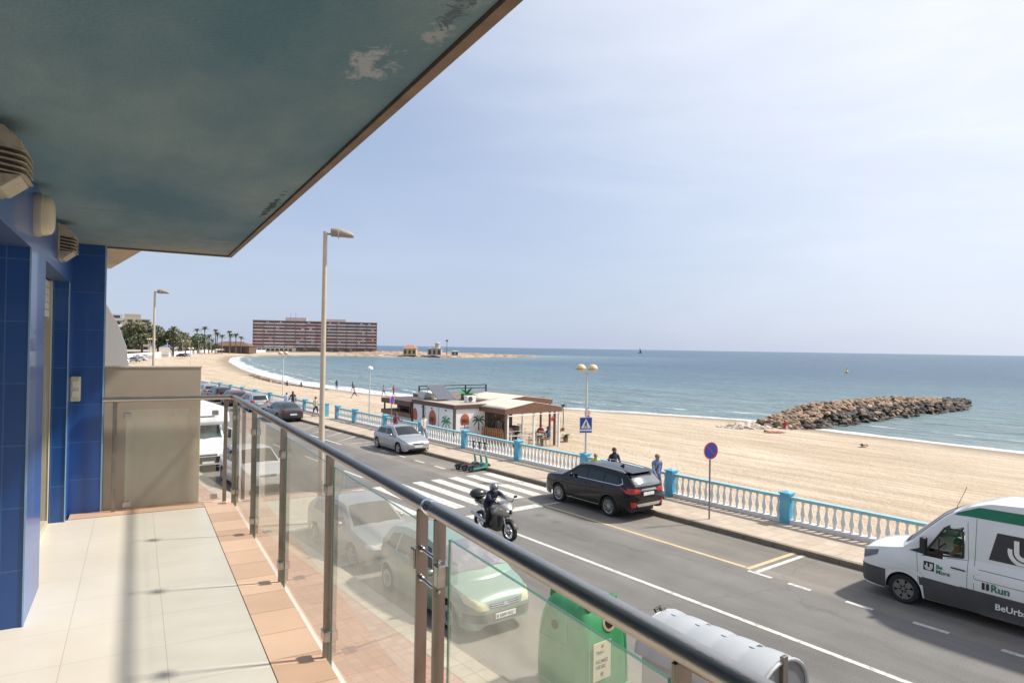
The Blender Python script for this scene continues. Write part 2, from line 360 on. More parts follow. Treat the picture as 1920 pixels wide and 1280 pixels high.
n6 = nd(t, 'ShaderNodeTexNoise', i_Scale=1.3, i_Detail=6, i_Roughness=.7); t.links.new(mq.outputs[0], n6.inputs['Vector'])
n7 = nd(t, 'ShaderNodeTexNoise', i_Scale=2.6, i_Detail=4, i_Roughness=.7); t.links.new(tcn.outputs['Object'], n7.inputs['Vector'])
ad = nd(t, 'ShaderNodeMath', operation='ADD'); t.links.new(n6.outputs[0], ad.inputs[0]); t.links.new(n7.outputs[0], ad.inputs[1])
bn = nd(t, 'ShaderNodeBump', i_Strength=.7); bn.inputs['Distance'].default_value = .26; t.links.new(ad.outputs[0], bn.inputs['Height']); t.links.new(bn.outputs[0], b.inputs['Normal'])
me.materials.append(m)
# land sheet
gm = mat('dusty_ground', (.33, .28, .21), .95, var=.2, scale=.05)
mb = MB(); pts = [(-900, -400), (21.5, -400)]+[(a, b) for a, b in WALLL[1:8]]+[(190, 495), (240, 600), (60, 1200), (-900, 1200)]
mb.add([(a, b, -.03) for a, b in pts], [tuple(range(len(pts)))])
tag(mb.build('ground', gm), kind='structure')
# sea
xs = lines(40, 140, 1.1, 1.0, 2)+lines(142, 90000, 3, 1.12, 6000)
ysn = [-y for y in lines(62, 90000, 3, 1.15, 6000)][::-1]
ys = ysn+lines(-60, 260, 1.25, 1.0, 2)+lines(263, 90000, 4, 1.12, 6000)
vs = []; idx = {}; fs = []; dist = []
for j, y in enumerate(ys):
    for i, x in enumerate(xs):
        d = -shore_d(x, y) if (x < 700 and -200 < y < 900) else 200
        if d < -6: continue
        h = 0
        if 0 < d < 60 and abs(y) < 400:
            ph = d-2.2*noise.noise(Vector((x*.02, y*.05, 0)))*3
            h = .42*max(0, sin(ph*2*pi/8.5)-.35)*ramp(0, 5, d)*(1-ramp(30, 60, d))*(0.5+noise.noise(Vector((x*.05, y*.06, 5))))
        idx[(i, j)] = len(vs); vs.append((x, y, -1.9+h)); dist.append(min(200, d))
for j in range(len(ys)-1):
    for i in range(len(xs)-1):
        k = [(i, j), (i+1, j), (i+1, j+1), (i, j+1)]
        if all(q in idx for q in k): fs.append(tuple(idx[q] for q in k))
me = bpy.data.meshes.new('sea_water'); me.from_pydata(vs, [], fs)
at_ = me.attributes.new('shore', 'FLOAT', 'POINT'); at_.data.foreach_set('value', dist); me.polygons.foreach_set('use_smooth', [True]*len(fs)); me.update()
sea = bpy.data.objects.new('sea_water', me); COL.objects.link(sea); tag(sea, kind='structure')
m = bpy.data.materials.new('sea'); m.use_nodes = True; t = m.node_tree; b = t.nodes['Principled BSDF']
tcn = nd(t, 'ShaderNodeTexCoord')
def noi(sc, det, stretch, ro=.6, rot=0):
    mp_ = nd(t, 'ShaderNodeMapping'); mp_.inputs['Scale'].default_value = stretch; mp_.inputs['Rotation'].default_value = (0, 0, rot); t.links.new(tcn.outputs['Object'], mp_.inputs[0])
    q = nd(t, 'ShaderNodeTexNoise', i_Scale=sc, i_Detail=det, i_Roughness=ro); t.links.new(mp_.outputs[0], q.inputs['Vector']); return q
atn = nd(t, 'ShaderNodeAttribute', attribute_name='shore')
big = noi(.018, 6, (1, .45, 1), .6, radians(20))
dd = nd(t, 'ShaderNodeMath', operation='MULTIPLY_ADD'); dd.inputs[1].default_value = 90; t.links.new(big.outputs[0], dd.inputs[0]); t.links.new(atn.outputs['Fac'], dd.inputs[2])
sb = nd(t, 'ShaderNodeMath', operation='SUBTRACT'); sb.inputs[1].default_value = 45; t.links.new(dd.outputs[0], sb.inputs[0])
mr = nd(t, 'ShaderNodeMapRange'); mr.inputs[1].default_value = 0; mr.inputs[2].default_value = 200; t.links.new(sb.outputs[0], mr.inputs[0])
cr = nd(t, 'ShaderNodeValToRGB'); E_ = cr.color_ramp.elements
E_[0].position = 0; E_[0].color = (.225, .265, .26, 1); E_[1].position = 1; E_[1].color = (.055, .11, .17, 1)
q = E_.new(.06); q.color = (.17, .235, .245, 1); q = E_.new(.3); q.color = (.12, .195, .225, 1); q = E_.new(.62); q.color = (.08, .145, .195, 1)
t.links.new(mr.outputs[0], cr.inputs[0])
# foam: distance bands broken by noise
fn = noi(.55, 6, (1.6, .5, 1), .65); fl = noi(.05, 3, (1, 1, 1))
def band(c, w, gain, th):
    a = nd(t, 'ShaderNodeMath', operation='MULTIPLY_ADD'); a.inputs[1].default_value = 5; t.links.new(fl.outputs[0], a.inputs[0]); t.links.new(atn.outputs['Fac'], a.inputs[2])
    s1 = nd(t, 'ShaderNodeMath', operation='SUBTRACT'); s1.inputs[1].default_value = c+2.5; t.links.new(a.outputs[0], s1.inputs[0])
    ab = nd(t, 'ShaderNodeMath', operation='ABSOLUTE'); t.links.new(s1.outputs[0], ab.inputs[0])
    r1 = nd(t, 'ShaderNodeMapRange'); r1.inputs[1].default_value = 0; r1.inputs[2].default_value = w; r1.inputs[3].default_value = 1; r1.inputs[4].default_value = 0; t.links.new(ab.outputs[0], r1.inputs[0])
    k = nd(t, 'ShaderNodeMath', operation='MULTIPLY_ADD'); k.inputs[1].default_value = gain; k.inputs[2].default_value = -th; t.links.new(r1.outputs[0], k.inputs[0])
    z = nd(t, 'ShaderNodeMath', operation='ADD'); t.links.new(k.outputs[0], z.inputs[0]); t.links.new(fn.outputs[0], z.inputs[1])
    f = nd(t, 'ShaderNodeMapRange'); f.inputs[1].default_value = .5; f.inputs[2].default_value = .62; t.links.new(z.outputs[0], f.inputs[0]); return f
b1 = band(.3, 2.6, .75, .22); b2 = band(9, 1.6, .45, .38)
# stronger surf where the bay curves
sx = nd(t, 'ShaderNodeSeparateXYZ'); t.links.new(tcn.outputs['Object'], sx.inputs[0])
b3 = band(3.2, 3.4, .75, .28); yr = nd(t, 'ShaderNodeMapRange'); yr.inputs[1].default_value = 70; yr.inputs[2].default_value = 95; t.links.new(sx.outputs[1], yr.inputs[0])
b3m = nd(t, 'ShaderNodeMath', operation='MULTIPLY'); t.links.new(b3.outputs[0], b3m.inputs[0]); t.links.new(yr.outputs[0], b3m.inputs[1])
mxx = nd(t, 'ShaderNodeMath', operation='MAXIMUM'); t.links.new(b1.outputs[0], mxx.inputs[0]); t.links.new(b2.outputs[0], mxx.inputs[1])
mx2 = nd(t, 'ShaderNodeMath', operation='MAXIMUM'); t.links.new(mxx.outputs[0], mx2.inputs[0]); t.links.new(b3m.outputs[0], mx2.inputs[1])
mc = nd(t, 'ShaderNodeMix', data_type='RGBA'); mc.inputs['B'].default_value = (.72, .74, .74, 1); t.links.new(mx2.outputs[0], mc.inputs['Factor']); t.links.new(cr.outputs[0], mc.inputs['A'])
rip = noi(.5, 5, (1.9, .33, 1), .7, radians(6)); rip2 = noi(.09, 4, (2.2, .3, 1), .6, radians(-8))
rr = nd(t, 'ShaderNodeMapRange'); rr.inputs[1].default_value = .3; rr.inputs[2].default_value = .7; rr.inputs[3].default_value = .6; rr.inputs[4].default_value = 1.35; t.links.new(rip.outputs[0], rr.inputs[0])
r2_ = nd(t, 'ShaderNodeMapRange'); r2_.inputs[1].default_value = .3; r2_.inputs[2].default_value = .7; r2_.inputs[3].default_value = .8; r2_.inputs[4].default_value = 1.18; t.links.new(rip2.outputs[0], r2_.inputs[0])
rm = nd(t, 'ShaderNodeMath', operation='MULTIPLY'); t.links.new(rr.outputs[0], rm.inputs[0]); t.links.new(r2_.outputs[0], rm.inputs[1])
hv = nd(t, 'ShaderNodeHueSaturation'); t.links.new(rm.outputs[0], hv.inputs['Value']); t.links.new(mc.outputs['Result'], hv.inputs['Color']); t.links.new(hv.outputs[0], b.inputs['Base Color'])
b.inputs['Roughness'].default_value = .32; b.inputs['IOR'].default_value = 1.33; b.inputs['Specular IOR Level'].default_value = .38
bh = noi(.9, 5, (1.4, .55, 1), .65); ad = nd(t, 'ShaderNodeMath', operation='MULTIPLY_ADD'); ad.inputs[1].default_value = 2.5; t.links.new(rip.outputs[0], ad.inputs[0]); t.links.new(bh.outputs[0], ad.inputs[2])
bn = nd(t, 'ShaderNodeBump', i_Strength=1.0); bn.inputs['Distance'].default_value = .28; t.links.new(ad.outputs[0], bn.inputs['Height']); t.links.new(bn.outputs[0], b.inputs['Normal'])
me.materials.append(m)

# ================================================================ road, kerbs, pavements
def strip(xa, xb, y0, y1, z, step=4, fa=True, fb=True):
    mb = MB(); n = max(1, int((y1-y0)/step)); ya = [y0+(y1-y0)*i/n for i in range(n+1)]
    A = [(xa+(xo(y) if fa else 0), y, z) for y in ya]; B = [(xb+(xo(y) if fb else 0), y, z) for y in ya]
    return mb.add(A+B, [(i, n+1+i, n+2+i, i+1) for i in range(n)])
m = bpy.data.materials.new('road_asphalt'); m.use_nodes = True; t = m.node_tree; b = t.nodes['Principled BSDF']
tcn = nd(t, 'ShaderNodeTexCoord'); mpn = nd(t, 'ShaderNodeMapping'); mpn.inputs['Scale'].default_value = (1.2, .1, 1); t.links.new(tcn.outputs['Object'], mpn.inputs[0])
n1 = nd(t, 'ShaderNodeTexNoise', i_Scale=.9, i_Detail=6, i_Roughness=.6); t.links.new(mpn.outputs[0], n1.inputs['Vector'])
c1 = nd(t, 'ShaderNodeValToRGB'); c1.color_ramp.elements[0].position = .3; c1.color_ramp.elements[0].color = (.125, .12, .112, 1); c1.color_ramp.elements[1].position = .65; c1.color_ramp.elements[1].color = (.185, .175, .163, 1)
t.links.new(n1.outputs[0], c1.inputs[0])
n2 = nd(t, 'ShaderNodeTexNoise', i_Scale=38, i_Detail=3); t.links.new(tcn.outputs['Object'], n2.inputs['Vector'])
c2 = nd(t, 'ShaderNodeMapRange'); c2.inputs[1].default_value = .3; c2.inputs[2].default_value = .7; c2.inputs[3].default_value = .8; c2.inputs[4].default_value = 1.2; t.links.new(n2.outputs[0], c2.inputs[0])
n3 = nd(t, 'ShaderNodeTexVoronoi'); n3.inputs['Scale'].default_value = .55; n3.feature = 'F1'; t.links.new(tcn.outputs['Object'], n3.inputs['Vector'])
c3 = nd(t, 'ShaderNodeMapRange'); c3.inputs[1].default_value = .05; c3.inputs[2].default_value = .16; c3.inputs[3].default_value = .72; c3.inputs[4].default_value = 1; t.links.new(n3.outputs['Distance'], c3.inputs[0])
# the parking strips are laid in a warmer, paler mix
sx = nd(t, 'ShaderNodeSeparateXYZ'); t.links.new(tcn.outputs['Object'], sx.inputs[0])
pk = nd(t, 'ShaderNodeMapRange'); pk.inputs[1].default_value = 15.9; pk.inputs[2].default_value = 16.2; t.links.new(sx.outputs[0], pk.inputs[0])
pk2 = nd(t, 'ShaderNodeMapRange'); pk2.inputs[1].default_value = 9.8; pk2.inputs[2].default_value = 9.4; t.links.new(sx.outputs[0], pk2.inputs[0])
pa = nd(t, 'ShaderNodeMath', operation='MAXIMUM'); t.links.new(pk.outputs[0], pa.inputs[0]); t.links.new(pk2.outputs[0], pa.inputs[1])
pm = nd(t, 'ShaderNodeMix', data_type='RGBA'); pm.blend_type = 'MULTIPLY'; pm.inputs['B'].default_value = (1.26, 1.2, 1.1, 1); t.links.new(pa.outputs[0], pm.inputs['Factor']); t.links.new(c1.outputs[0], pm.inputs['A'])
dn = nd(t, 'ShaderNodeTexNoise', i_Scale=.8, i_Detail=5); t.links.new(tcn.outputs['Object'], dn.inputs['Vector'])
va = nd(t, 'ShaderNodeVectorMath', operation='MULTIPLY_ADD'); va.inputs[1].default_value = (1.6, 1.6, 0); t.links.new(dn.outputs['Color'], va.inputs[0]); t.links.new(tcn.outputs['Object'], va.inputs[2])
vo = nd(t, 'ShaderNodeTexVoronoi'); vo.feature = 'DISTANCE_TO_EDGE'; vo.inputs['Scale'].default_value = .16; t.links.new(va.outputs[0], vo.inputs['Vector'])
ck = nd(t, 'ShaderNodeMapRange'); ck.inputs[1].default_value = .001; ck.inputs[2].default_value = .006; ck.inputs[3].default_value = .86; ck.inputs[4].default_value = 1; t.links.new(vo.outputs['Distance'], ck.inputs[0])
pn = nd(t, 'ShaderNodeTexNoise', i_Scale=.22, i_Detail=7, i_Roughness=.65); t.links.new(tcn.outputs['Object'], pn.inputs['Vector'])
pr = nd(t, 'ShaderNodeMapRange'); pr.inputs[1].default_value = .35; pr.inputs[2].default_value = .65; pr.inputs[3].default_value = .8; pr.inputs[4].default_value = 1.12; t.links.new(pn.outputs[0], pr.inputs[0])
m_a = nd(t, 'ShaderNodeMath', operation='MULTIPLY'); t.links.new(ck.outputs[0], m_a.inputs[0]); t.links.new(pr.outputs[0], m_a.inputs[1])
m_b = nd(t, 'ShaderNodeMath', operation='MULTIPLY'); t.links.new(m_a.outputs[0], m_b.inputs[0]); t.links.new(c2.outputs[0], m_b.inputs[1])
mm = nd(t, 'ShaderNodeMath', operation='MULTIPLY'); t.links.new(m_b.outputs[0], mm.inputs[0]); t.links.new(c3.outputs[0], mm.inputs[1])
hv = nd(t, 'ShaderNodeHueSaturation'); t.links.new(mm.outputs[0], hv.inputs['Value']); t.links.new(pm.outputs['Result'], hv.inputs['Color']); t.links.new(hv.outputs[0], b.inputs['Base Color'])
b.inputs['Roughness'].default_value = .88
bn = nd(t, 'ShaderNodeBump', i_Strength=.5); bn.inputs['Distance'].default_value = .01; t.links.new(n2.outputs[0], bn.inputs['Height']); t.links.new(bn.outputs[0], b.inputs['Normal'])
MATS['road_asphalt'] = m
tag(strip(6.9, 18.8, -80, 230, 0).build('road', m), kind='structure')
kerbm = mat('kerb_stone', (.2, .165, .125), .85, var=.25, scale=2.2, bump=.4, bscale=20)
pave = tilemat('promenade_paving', (.46, .375, .29), (.36, .3, .23), .42, .42, 'xy', .012, .85, 0, var=.07, dirt=.2)
pink = tilemat('pink_pavement', (.4, .25, .19), (.3, .2, .15), .22, .22, 'xy', .012, .8, 0, var=.08, dirt=.2)
beigep = tilemat('beige_pavement', (.42, .36, .27), (.3, .25, .2), .42, .42, 'xy', .012, .8, 0, var=.06, dirt=.2)
tag(strip(18.86, 21.46, -80, 205, .15).build('promenade_pavement', pave), kind='structure')
def kerb(x0, x1, y0, y1, name='kerb'):
    mb = MB(); y = y0; L = 1.0
    while y < min(y1, 110):
        c = xo(y+.5); mb.box(x0+c, x1+c, y+.006, y+L-.006, -.02, .152); y += L
    if y1 > 110: mb.box(x0+xo(200), x1+xo(200), y, y1, -.02, .152)
    return tag(mb.build(name, kerbm, bevel=.012), kind='structure')
kerb(18.7, 18.86, -40, 205)

# near side: pavement with the widened bay at the crossing
tag(MB().add([(.9, -60, .15), (6.4, -60, .15), (6.4, 200, .15), (.9, 200, .15)], [(0, 1, 2, 3)]).build('near_pavement', pink), kind='structure')
tag(MB().add([(6.4, -60, .153), (7.0, -60, .153), (7.0, 200, .153), (6.4, 200, .153)], [(0, 1, 2, 3)]).build('near_pavement_edge', beigep), kind='structure')
kerb(7.0, 7.12, -20, 20.4); 
mb = MB(); mb.add([(7.0, 20.2, .151), (8.6, 20.2, .151), (9.7, 20.9, .151), (9.7, 25.2, .151), (9.3, 25.6, .151), (7.0, 25.6, .151)], [tuple(range(6))])
mb.prism([(7.0, 20.2), (8.6, 20.2), (9.7, 20.9), (9.7, 25.2), (9.3, 25.6), (7.0, 25.6)], 'z', -.02, .149)
tag(mb.build('widened_pavement', beigep), kind='structure')
kerb(7.0, 7.12, 25.6, 110)
# ---- road markings
m = mat('road_paint', (.56, .54, .5), .7, var=.15, scale=7, col2=(.24, .23, .215), lo=.50, hi=.72, detail=8)
ym = mat('yellow_road_paint', (.55, .42, .24), .7, var=.15, scale=5)
def mark(mb, x0, x1, y0, y1, z=.004):
    mb.add([(x0+xo(y0)*0, y0, z), (x1, y0, z), (x1, y1, z), (x0, y1, z)], [(0, 1, 2, 3)])
lane = MB(); mark(lane, 12.98, 13.12, -40, 18.3)
y = 27.5
while y < 180: mark(lane, 12.98+xo(y), 13.1+xo(y), y, y+2); y += 5
tag(lane.build('lane_line', m), kind='structure')
cw = MB()
for k in range(10):
    x1 = 18.35-.935*k; mark(cw, x1-.5, x1, 20.4, 25.35)
tag(cw.build('crosswalk', m), kind='structure')
st = MB(); mark(st, 12.9, 16.1, 18.85, 19.3); mark(st, 16.2, 18.68, 18.95, 19.07)
for y0, y1 in ((8.44, 9.04), (6.95, 7.57), (5.4, 6.1), (3.75, 4.46), (2.1, 2.8)): mark(st, 16.0, 16.14, y0, y1)
mark(st, 16.12, 18.65, 9.93, 10.07); mark(st, 16.02, 16.14, 9.5, 10.2)
for y0 in (27.3, 29.3, 31.3, 33.3, 35.3): mark(st, 16.95, 17.1, y0, y0+.95)
mark(st, 16.6, 18.35, 37.3, 37.42)
for k in range(4):
    y0 = 38.2+2.2*k; st.add([(15.9, y0, .004), (16.0, y0+.12, .004), (18.25, y0+2.2, .004), (18.25, y0+2.05, .004)], [(0, 1, 2, 3)])
mark(st, 15.9, 16.02, 37.3, 47)
for k in range(9):
    y0 = 50+4.8*k; mark(st, 16.0+xo(y0), 18.3+xo(y0), y0-.05, y0+.05)
# near side bay line

tag(st.build('parking_markings', m), kind='structure')
yy = MB(); mark(yy, 16.22, 16.34, 10.4, 19.0); mark(yy, 16.2, 18.66, 10.22, 10.36)
tag(yy.build('yellow_marking', ym), kind='structure')

# ================================================================ balustrade on the promenade
blue = mat('blue_paint', (.10, .38, .54), .55, var=.12, scale=3, col2=(.17, .46, .60), lo=.4, hi=.7)
bluew = mat('pale_blue_paint', (.28, .50, .56), .5, var=.12, scale=5)
balw = mat('baluster_white', (.74, .74, .72), .55, var=.08, scale=6)
prof = [(.055, 0), (.055, .05), (.04, .07), (.075, .2), (.08, .27), (.06, .38), (.035, .5), (.035, .56), (.05, .6), (.05, .66)]
span = 4.87
postys = [12.0+span*k for k in range(-2, 12)]
postys = [y for y in postys if y < 47]+[49.3, 51.6, 56.3, 61.1, 65.9, 70.7, 75.5, 80.3, 85.1, 89.9]
far_y = 89.9
def rail_base(root, y0, y1, x):
    x0, x1 = x+xo(y0), x+xo(y1); n = Vector((x1-x0, y1-y0, 0)).normalized(); a = atan2(-(x1-x0), y1-y0); q = Matrix.Rotation(a, 3, 'Z'); L = sqrt((x1-x0)**2+(y1-y0)**2); cy = (y1-y0)/2; cx = (x1-x0)/2
    MB().obox((cx, cy, .07), .26, L-.3, .14, q).build('plinth', balw, root)
    MB().obox((cx, cy, .86), .2, L-.28, .1, q).build('handrail', bluew, root, bevel=.012)
    return n, L
NSEC = 0
for i, (ya, yb) in enumerate(zip(postys, postys[1:])):
    gap = abs(ya-49.3) < .1
    x = 21.25
    root = thing('balustrade', '', 'balustrade', (x+xo(ya), ya, .15), 0, 'balustrade bays along the promenade')
    root['label'] = 'blue-pillared white balustrade bay '+['hidden behind the white van', 'ending at the nose of the white van', 'with the no-parking sign standing before it', 'right of the man in blue, behind the SUV tail', 'behind the SUV roof, right of the twin-globe lamp', 'left of the twin-globe lamp, before open sand', 'behind the three hire scooters', 'in front of the awning and slatted screen', 'in front of the palm-painted bar end', 'behind the silver hatchback roof', 'left of the faded no-parking sign', 'just right of the beach stair opening', 'pillar alone on the left side of the beach stair opening', 'first beyond the beach stair opening', 'beside the dark saloon', 'where the walking couple pass', 'behind the silver people carrier', 'behind the dark red hatchback', 'behind the black hatchback far up the row', 'behind the pale estate far up the row', 'farthest visible one by the partition corner', 'last far one'][i]
    MB().box(-.17, .17, -.17, .17, 0, .98).build('pillar', blue, root, bevel=.01)
    c = MB(); c.box(-.2, .2, -.2, .2, .98, 1.03); c.add([(-.2, -.2, 1.03), (.2, -.2, 1.03), (.2, .2, 1.03), (-.2, .2, 1.03), (0, 0, 1.1)], [(0, 1, 4), (1, 2, 4), (2, 3, 4), (3, 0, 4)]); c.build('pillar_cap', blue, root)
    if gap: continue
    x0, x1 = xo(ya), xo(yb); L = yb-ya
    q = Matrix.Rotation(atan2(-(x1-x0), L), 3, 'Z')
    MB().obox(((x1-x0)/2, L/2, .07), .26, L-.35, .14, q).build('plinth', balw, root)
    MB().obox(((x1-x0)/2, L/2, .86), .21, L-.35, .1, q).build('handrail', bluew, root, bevel=.012)
    if ya < 60:
        nb = max(3, int(round((L-.34)/.27)))
        proto = None
        for k in range(nb):
            tt = (.17+(L-.34)*(k+.5)/nb)/L
            if proto is None:
                proto = MB().lathe(prof, (0, 0, 0), 'z', 10).build('baluster', balw, root, smooth=50)
                bproto = proto
            else:
                proto = bproto.copy(); COL.objects.link(proto); proto.parent = root
            proto.location = ((x1-x0)*tt, L*tt, .145)
    else:
        mb = MB(); nb = int((L-.34)/.27)
        for k in range(nb):
            tt = (.17+(L-.34)*(k+.5)/nb)/L; mb.lathe([(.055, 0), (.075, .2), (.035, .5), (.05, .66)], ((x1-x0)*tt, L*tt, .145), 'z', 6)
        tag(mb.build('balusters', balw, root), kind='stuff')
# simple low wall of the far promenade
mb = MB(); mb.box(20.6, 20.9, 90.2, 205, 0, .98); tag(mb.build('promenade_wall', balw), 'long white promenade parapet running on beyond the blue balustrade pillars', 'wall')
# retaining face under the promenade
tag(MB().box(21.3, 21.5, -80, 47, -1.2, .14).build('promenade_edge', balw), kind='structure')
# ================================================================ the balcony we stand on (local frame: x = towards the sea, y = along the facade, z above its floor)
BM = Matrix.Translation((0, 0, 4.35)) @ Matrix.Rotation(radians(-7.8), 4, 'Z')
def bal(o): o.matrix_world = BM; return o
ftile = tilemat('cream_floor_tile', (.66, .61, .52), (.54, .47, .38), .46, .46, 'xy', .0025, .32, 0, shift=(.296, .22), var=.015)
tterr = tilemat('terracotta_tile', (.62, .40, .27), (.40, .25, .16), .6, .325, 'xy', .004, .45, 0, shift=(0, .1), var=.09, colb=(.70, .48, .34))
floor = bal(tag(MB().box(-3.2, .61, -5, 7.05, -.02, 0).build('floor', ftile), kind='structure'))
bo = MB(); bo.box(.613, .87, -5, 7.28, -.03, .004); bo.box(-.5, .61, 7.053, 7.28, -.03, .004)
bo.build('border_tiles', tterr, floor)
slabm = mat('white_slab_render', (.55, .55, .52), .8, var=.12, scale=3, col2=(.38, .37, .35), lo=.5, hi=.8)
MB().box(-3.2, .9, -5, 7.32, -.26, -.031).build('slab', slabm, floor)
MB().box(.9, .99, -5, 7.36, -.26, -.17).build('drip_ledge', slabm, floor)
# ceiling
cm = bpy.data.materials.new('ceiling_plaster'); cm.use_nodes = True; t = cm.node_tree; b = t.nodes['Principled BSDF']
tcn = nd(t, 'ShaderNodeTexCoord')
n1 = nd(t, 'ShaderNodeTexNoise', i_Scale=1.1, i_Detail=6, i_Roughness=.6); mpn = nd(t, 'ShaderNodeMapping'); mpn.inputs['Scale'].default_value = (1, .5, 1); t.links.new(tcn.outputs['Object'], mpn.inputs[0]); t.links.new(mpn.outputs[0], n1.inputs['Vector'])
c1 = nd(t, 'ShaderNodeValToRGB'); c1.color_ramp.elements[0].position = .36; c1.color_ramp.elements[0].color = (.08, .18, .235, 1); c1.color_ramp.elements[1].position = .64; c1.color_ramp.elements[1].color = (.19, .285, .31, 1)
t.links.new(n1.outputs[0], c1.inputs[0])
def blob(cx, cy, rx, ry, nscale, th0, th1, seed):
    mp_ = nd(t, 'ShaderNodeMapping'); mp_.vector_type = 'TEXTURE'; mp_.inputs['Location'].default_value = (cx, cy, 2.5); mp_.inputs['Scale'].default_value = (rx, ry, 1); t.links.new(tcn.outputs['Object'], mp_.inputs[0])
    ln = nd(t, 'ShaderNodeVectorMath', operation='LENGTH'); t.links.new(mp_.outputs[0], ln.inputs[0])
    nn = nd(t, 'ShaderNodeTexNoise', noise_dimensions='4D', i_Scale=nscale, i_Detail=9, i_Roughness=.74, i_Distortion=1.2); nn.inputs['W'].default_value = seed; t.links.new(tcn.outputs['Object'], nn.inputs['Vector'])
    s_ = nd(t, 'ShaderNodeMath', operation='MULTIPLY_ADD'); s_.inputs[1].default_value = -.32; t.links.new(ln.outputs['Value'], s_.inputs[0]); t.links.new(nn.outputs[0], s_.inputs[2])
    r_ = nd(t, 'ShaderNodeMapRange'); r_.inputs[1].default_value = th0; r_.inputs[2].default_value = th1; t.links.new(s_.outputs[0], r_.inputs[0]); return r_
def over(prev, fac, col):
    x_ = nd(t, 'ShaderNodeMix', data_type='RGBA'); x_.inputs['B'].default_value = (*col, 1); t.links.new(fac.outputs[0], x_.inputs['Factor']); t.links.new(prev, x_.inputs['A']); return x_.outputs['Result']
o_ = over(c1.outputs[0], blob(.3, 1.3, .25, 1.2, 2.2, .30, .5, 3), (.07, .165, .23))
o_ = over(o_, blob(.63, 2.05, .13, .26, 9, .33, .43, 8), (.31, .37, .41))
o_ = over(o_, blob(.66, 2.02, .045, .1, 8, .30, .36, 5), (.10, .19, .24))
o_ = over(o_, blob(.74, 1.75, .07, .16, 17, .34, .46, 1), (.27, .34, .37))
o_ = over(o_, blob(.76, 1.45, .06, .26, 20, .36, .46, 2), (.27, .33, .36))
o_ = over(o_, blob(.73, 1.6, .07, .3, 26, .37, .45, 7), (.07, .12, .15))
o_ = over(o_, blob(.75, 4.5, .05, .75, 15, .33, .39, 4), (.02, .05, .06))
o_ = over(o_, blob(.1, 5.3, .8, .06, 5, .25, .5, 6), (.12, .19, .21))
o_ = over(o_, blob(.4, 7.3, 1.0, 1.0, 3, .1, .6, 9), (.31, .31, .27))  # far end paler and warmer: floor bounce light put into the colour
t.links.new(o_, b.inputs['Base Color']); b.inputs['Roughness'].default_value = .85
n2 = nd(t, 'ShaderNodeTexNoise', i_Scale=70, i_Detail=4); t.links.new(tcn.outputs['Object'], n2.inputs['Vector'])
bn = nd(t, 'ShaderNodeBump', i_Strength=.55); bn.inputs['Distance'].default_value = .008; t.links.new(n2.outputs[0], bn.inputs['Height']); t.links.new(bn.outputs[0], b.inputs['Normal'])
ceil = MB().box(-3.2, .80, -5, 7.30, 2.5, 2.78)
ceil = bal(tag(ceil.build('ceiling', cm), kind='structure'))
trimm = mat('brown_trim', (.13, .095, .06), .6, var=.25, scale=4, col2=(.20, .145, .095), lo=.45, hi=.7)
tb = MB(); tb.box(.803, .84, -5, 7.34, 2.485, 2.9); tb.box(-.28, .80, 7.303, 7.34, 2.485, 2.9)
tb.build('edge_trim', trimm, ceil)
# facade wall
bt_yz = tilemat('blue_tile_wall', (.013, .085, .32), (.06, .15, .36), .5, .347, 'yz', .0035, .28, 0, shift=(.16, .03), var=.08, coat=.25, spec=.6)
bt_xz = tilemat('blue_tile_end', (.007, .066, .26), (.04, .13, .31), .5, .347, 'xz', .0035, .28, 0, shift=(.13, .03), var=.08, coat=.25, spec=.6)  # same tile in darker blue: shade of the return faces put into the colour
wroot = bal(thing('tiled_wall', 'blue glazed tile wall of the balcony with recessed shuttered doorways', 'wall'))
def wall2(mb, x0, x1, y0, y1, z0, z1): mb.box(x0, x1, y0, y1, z0, z1)
w = MB(); w.box(-1.0, -.52, 4.54, 5.22, .001, 2.497); w.box(-1.0, -.52, -5, 5.5, 2.125, 2.497)
w = MB()
w.add([(-.52, 4.54, 0), (-.52, 5.22, 0), (-.52, 5.22, 2.497), (-.52, 4.54, 2.497)], [(0, 1, 2, 3)])
w.add([(-.52, -5, 2.12), (-.52, 4.54, 2.12), (-.52, 4.54, 2.497), (-.52, -5, 2.497)], [(0, 1, 2, 3)])
w.add([(-.52, 5.22, 2.12), (-.52, 7.0, 2.12), (-.52, 7.0, 2.497), (-.52, 5.22, 2.497)], [(0, 1, 2, 3)])
w.add([(-.52, 7.0, 0), (-.52, 7.26, 0), (-.52, 7.26, 2.497), (-.52, 7.0, 2.497)], [(0, 1, 2, 3)])
w.build('wall_face', bt_yz, wroot)
w = MB()
w.add([(-1.0, 4.54, 0), (-.52, 4.54, 0), (-.52, 4.54, 2.12), (-1.0, 4.54, 2.12)], [(0, 1, 2, 3)])
w.add([(-.70, 7.0, 0), (-.52, 7.0, 0), (-.52, 7.0, 2.12), (-.70, 7.0, 2.12)], [(0, 1, 2, 3)])
w.add([(-.52, 7.26, 0), (-.262, 7.26, 0), (-.262, 7.26, 2.497), (-.52, 7.26, 2.497)], [(0, 1, 2, 3)])
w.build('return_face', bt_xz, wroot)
w = MB(); w.add([(-1.0, -5, 2.12), (-.52, -5, 2.12), (-.52, 4.54, 2.12), (-1.0, 4.54, 2.12)], [(0, 1, 2, 3)]); w.add([(-.70, 5.22, 2.12), (-.52, 5.22, 2.12), (-.52, 7.0, 2.12), (-.70, 7.0, 2.12)], [(0, 1, 2, 3)])
w.add([(-.62, 5.22, 0), (-.52, 5.22, 0), (-.52, 5.22, 2.12), (-.62, 5.22, 2.12)], [(0, 1, 2, 3)])
w.build('soffit', mat('blue_soffit', (.05, .09, .2), .5), wroot)
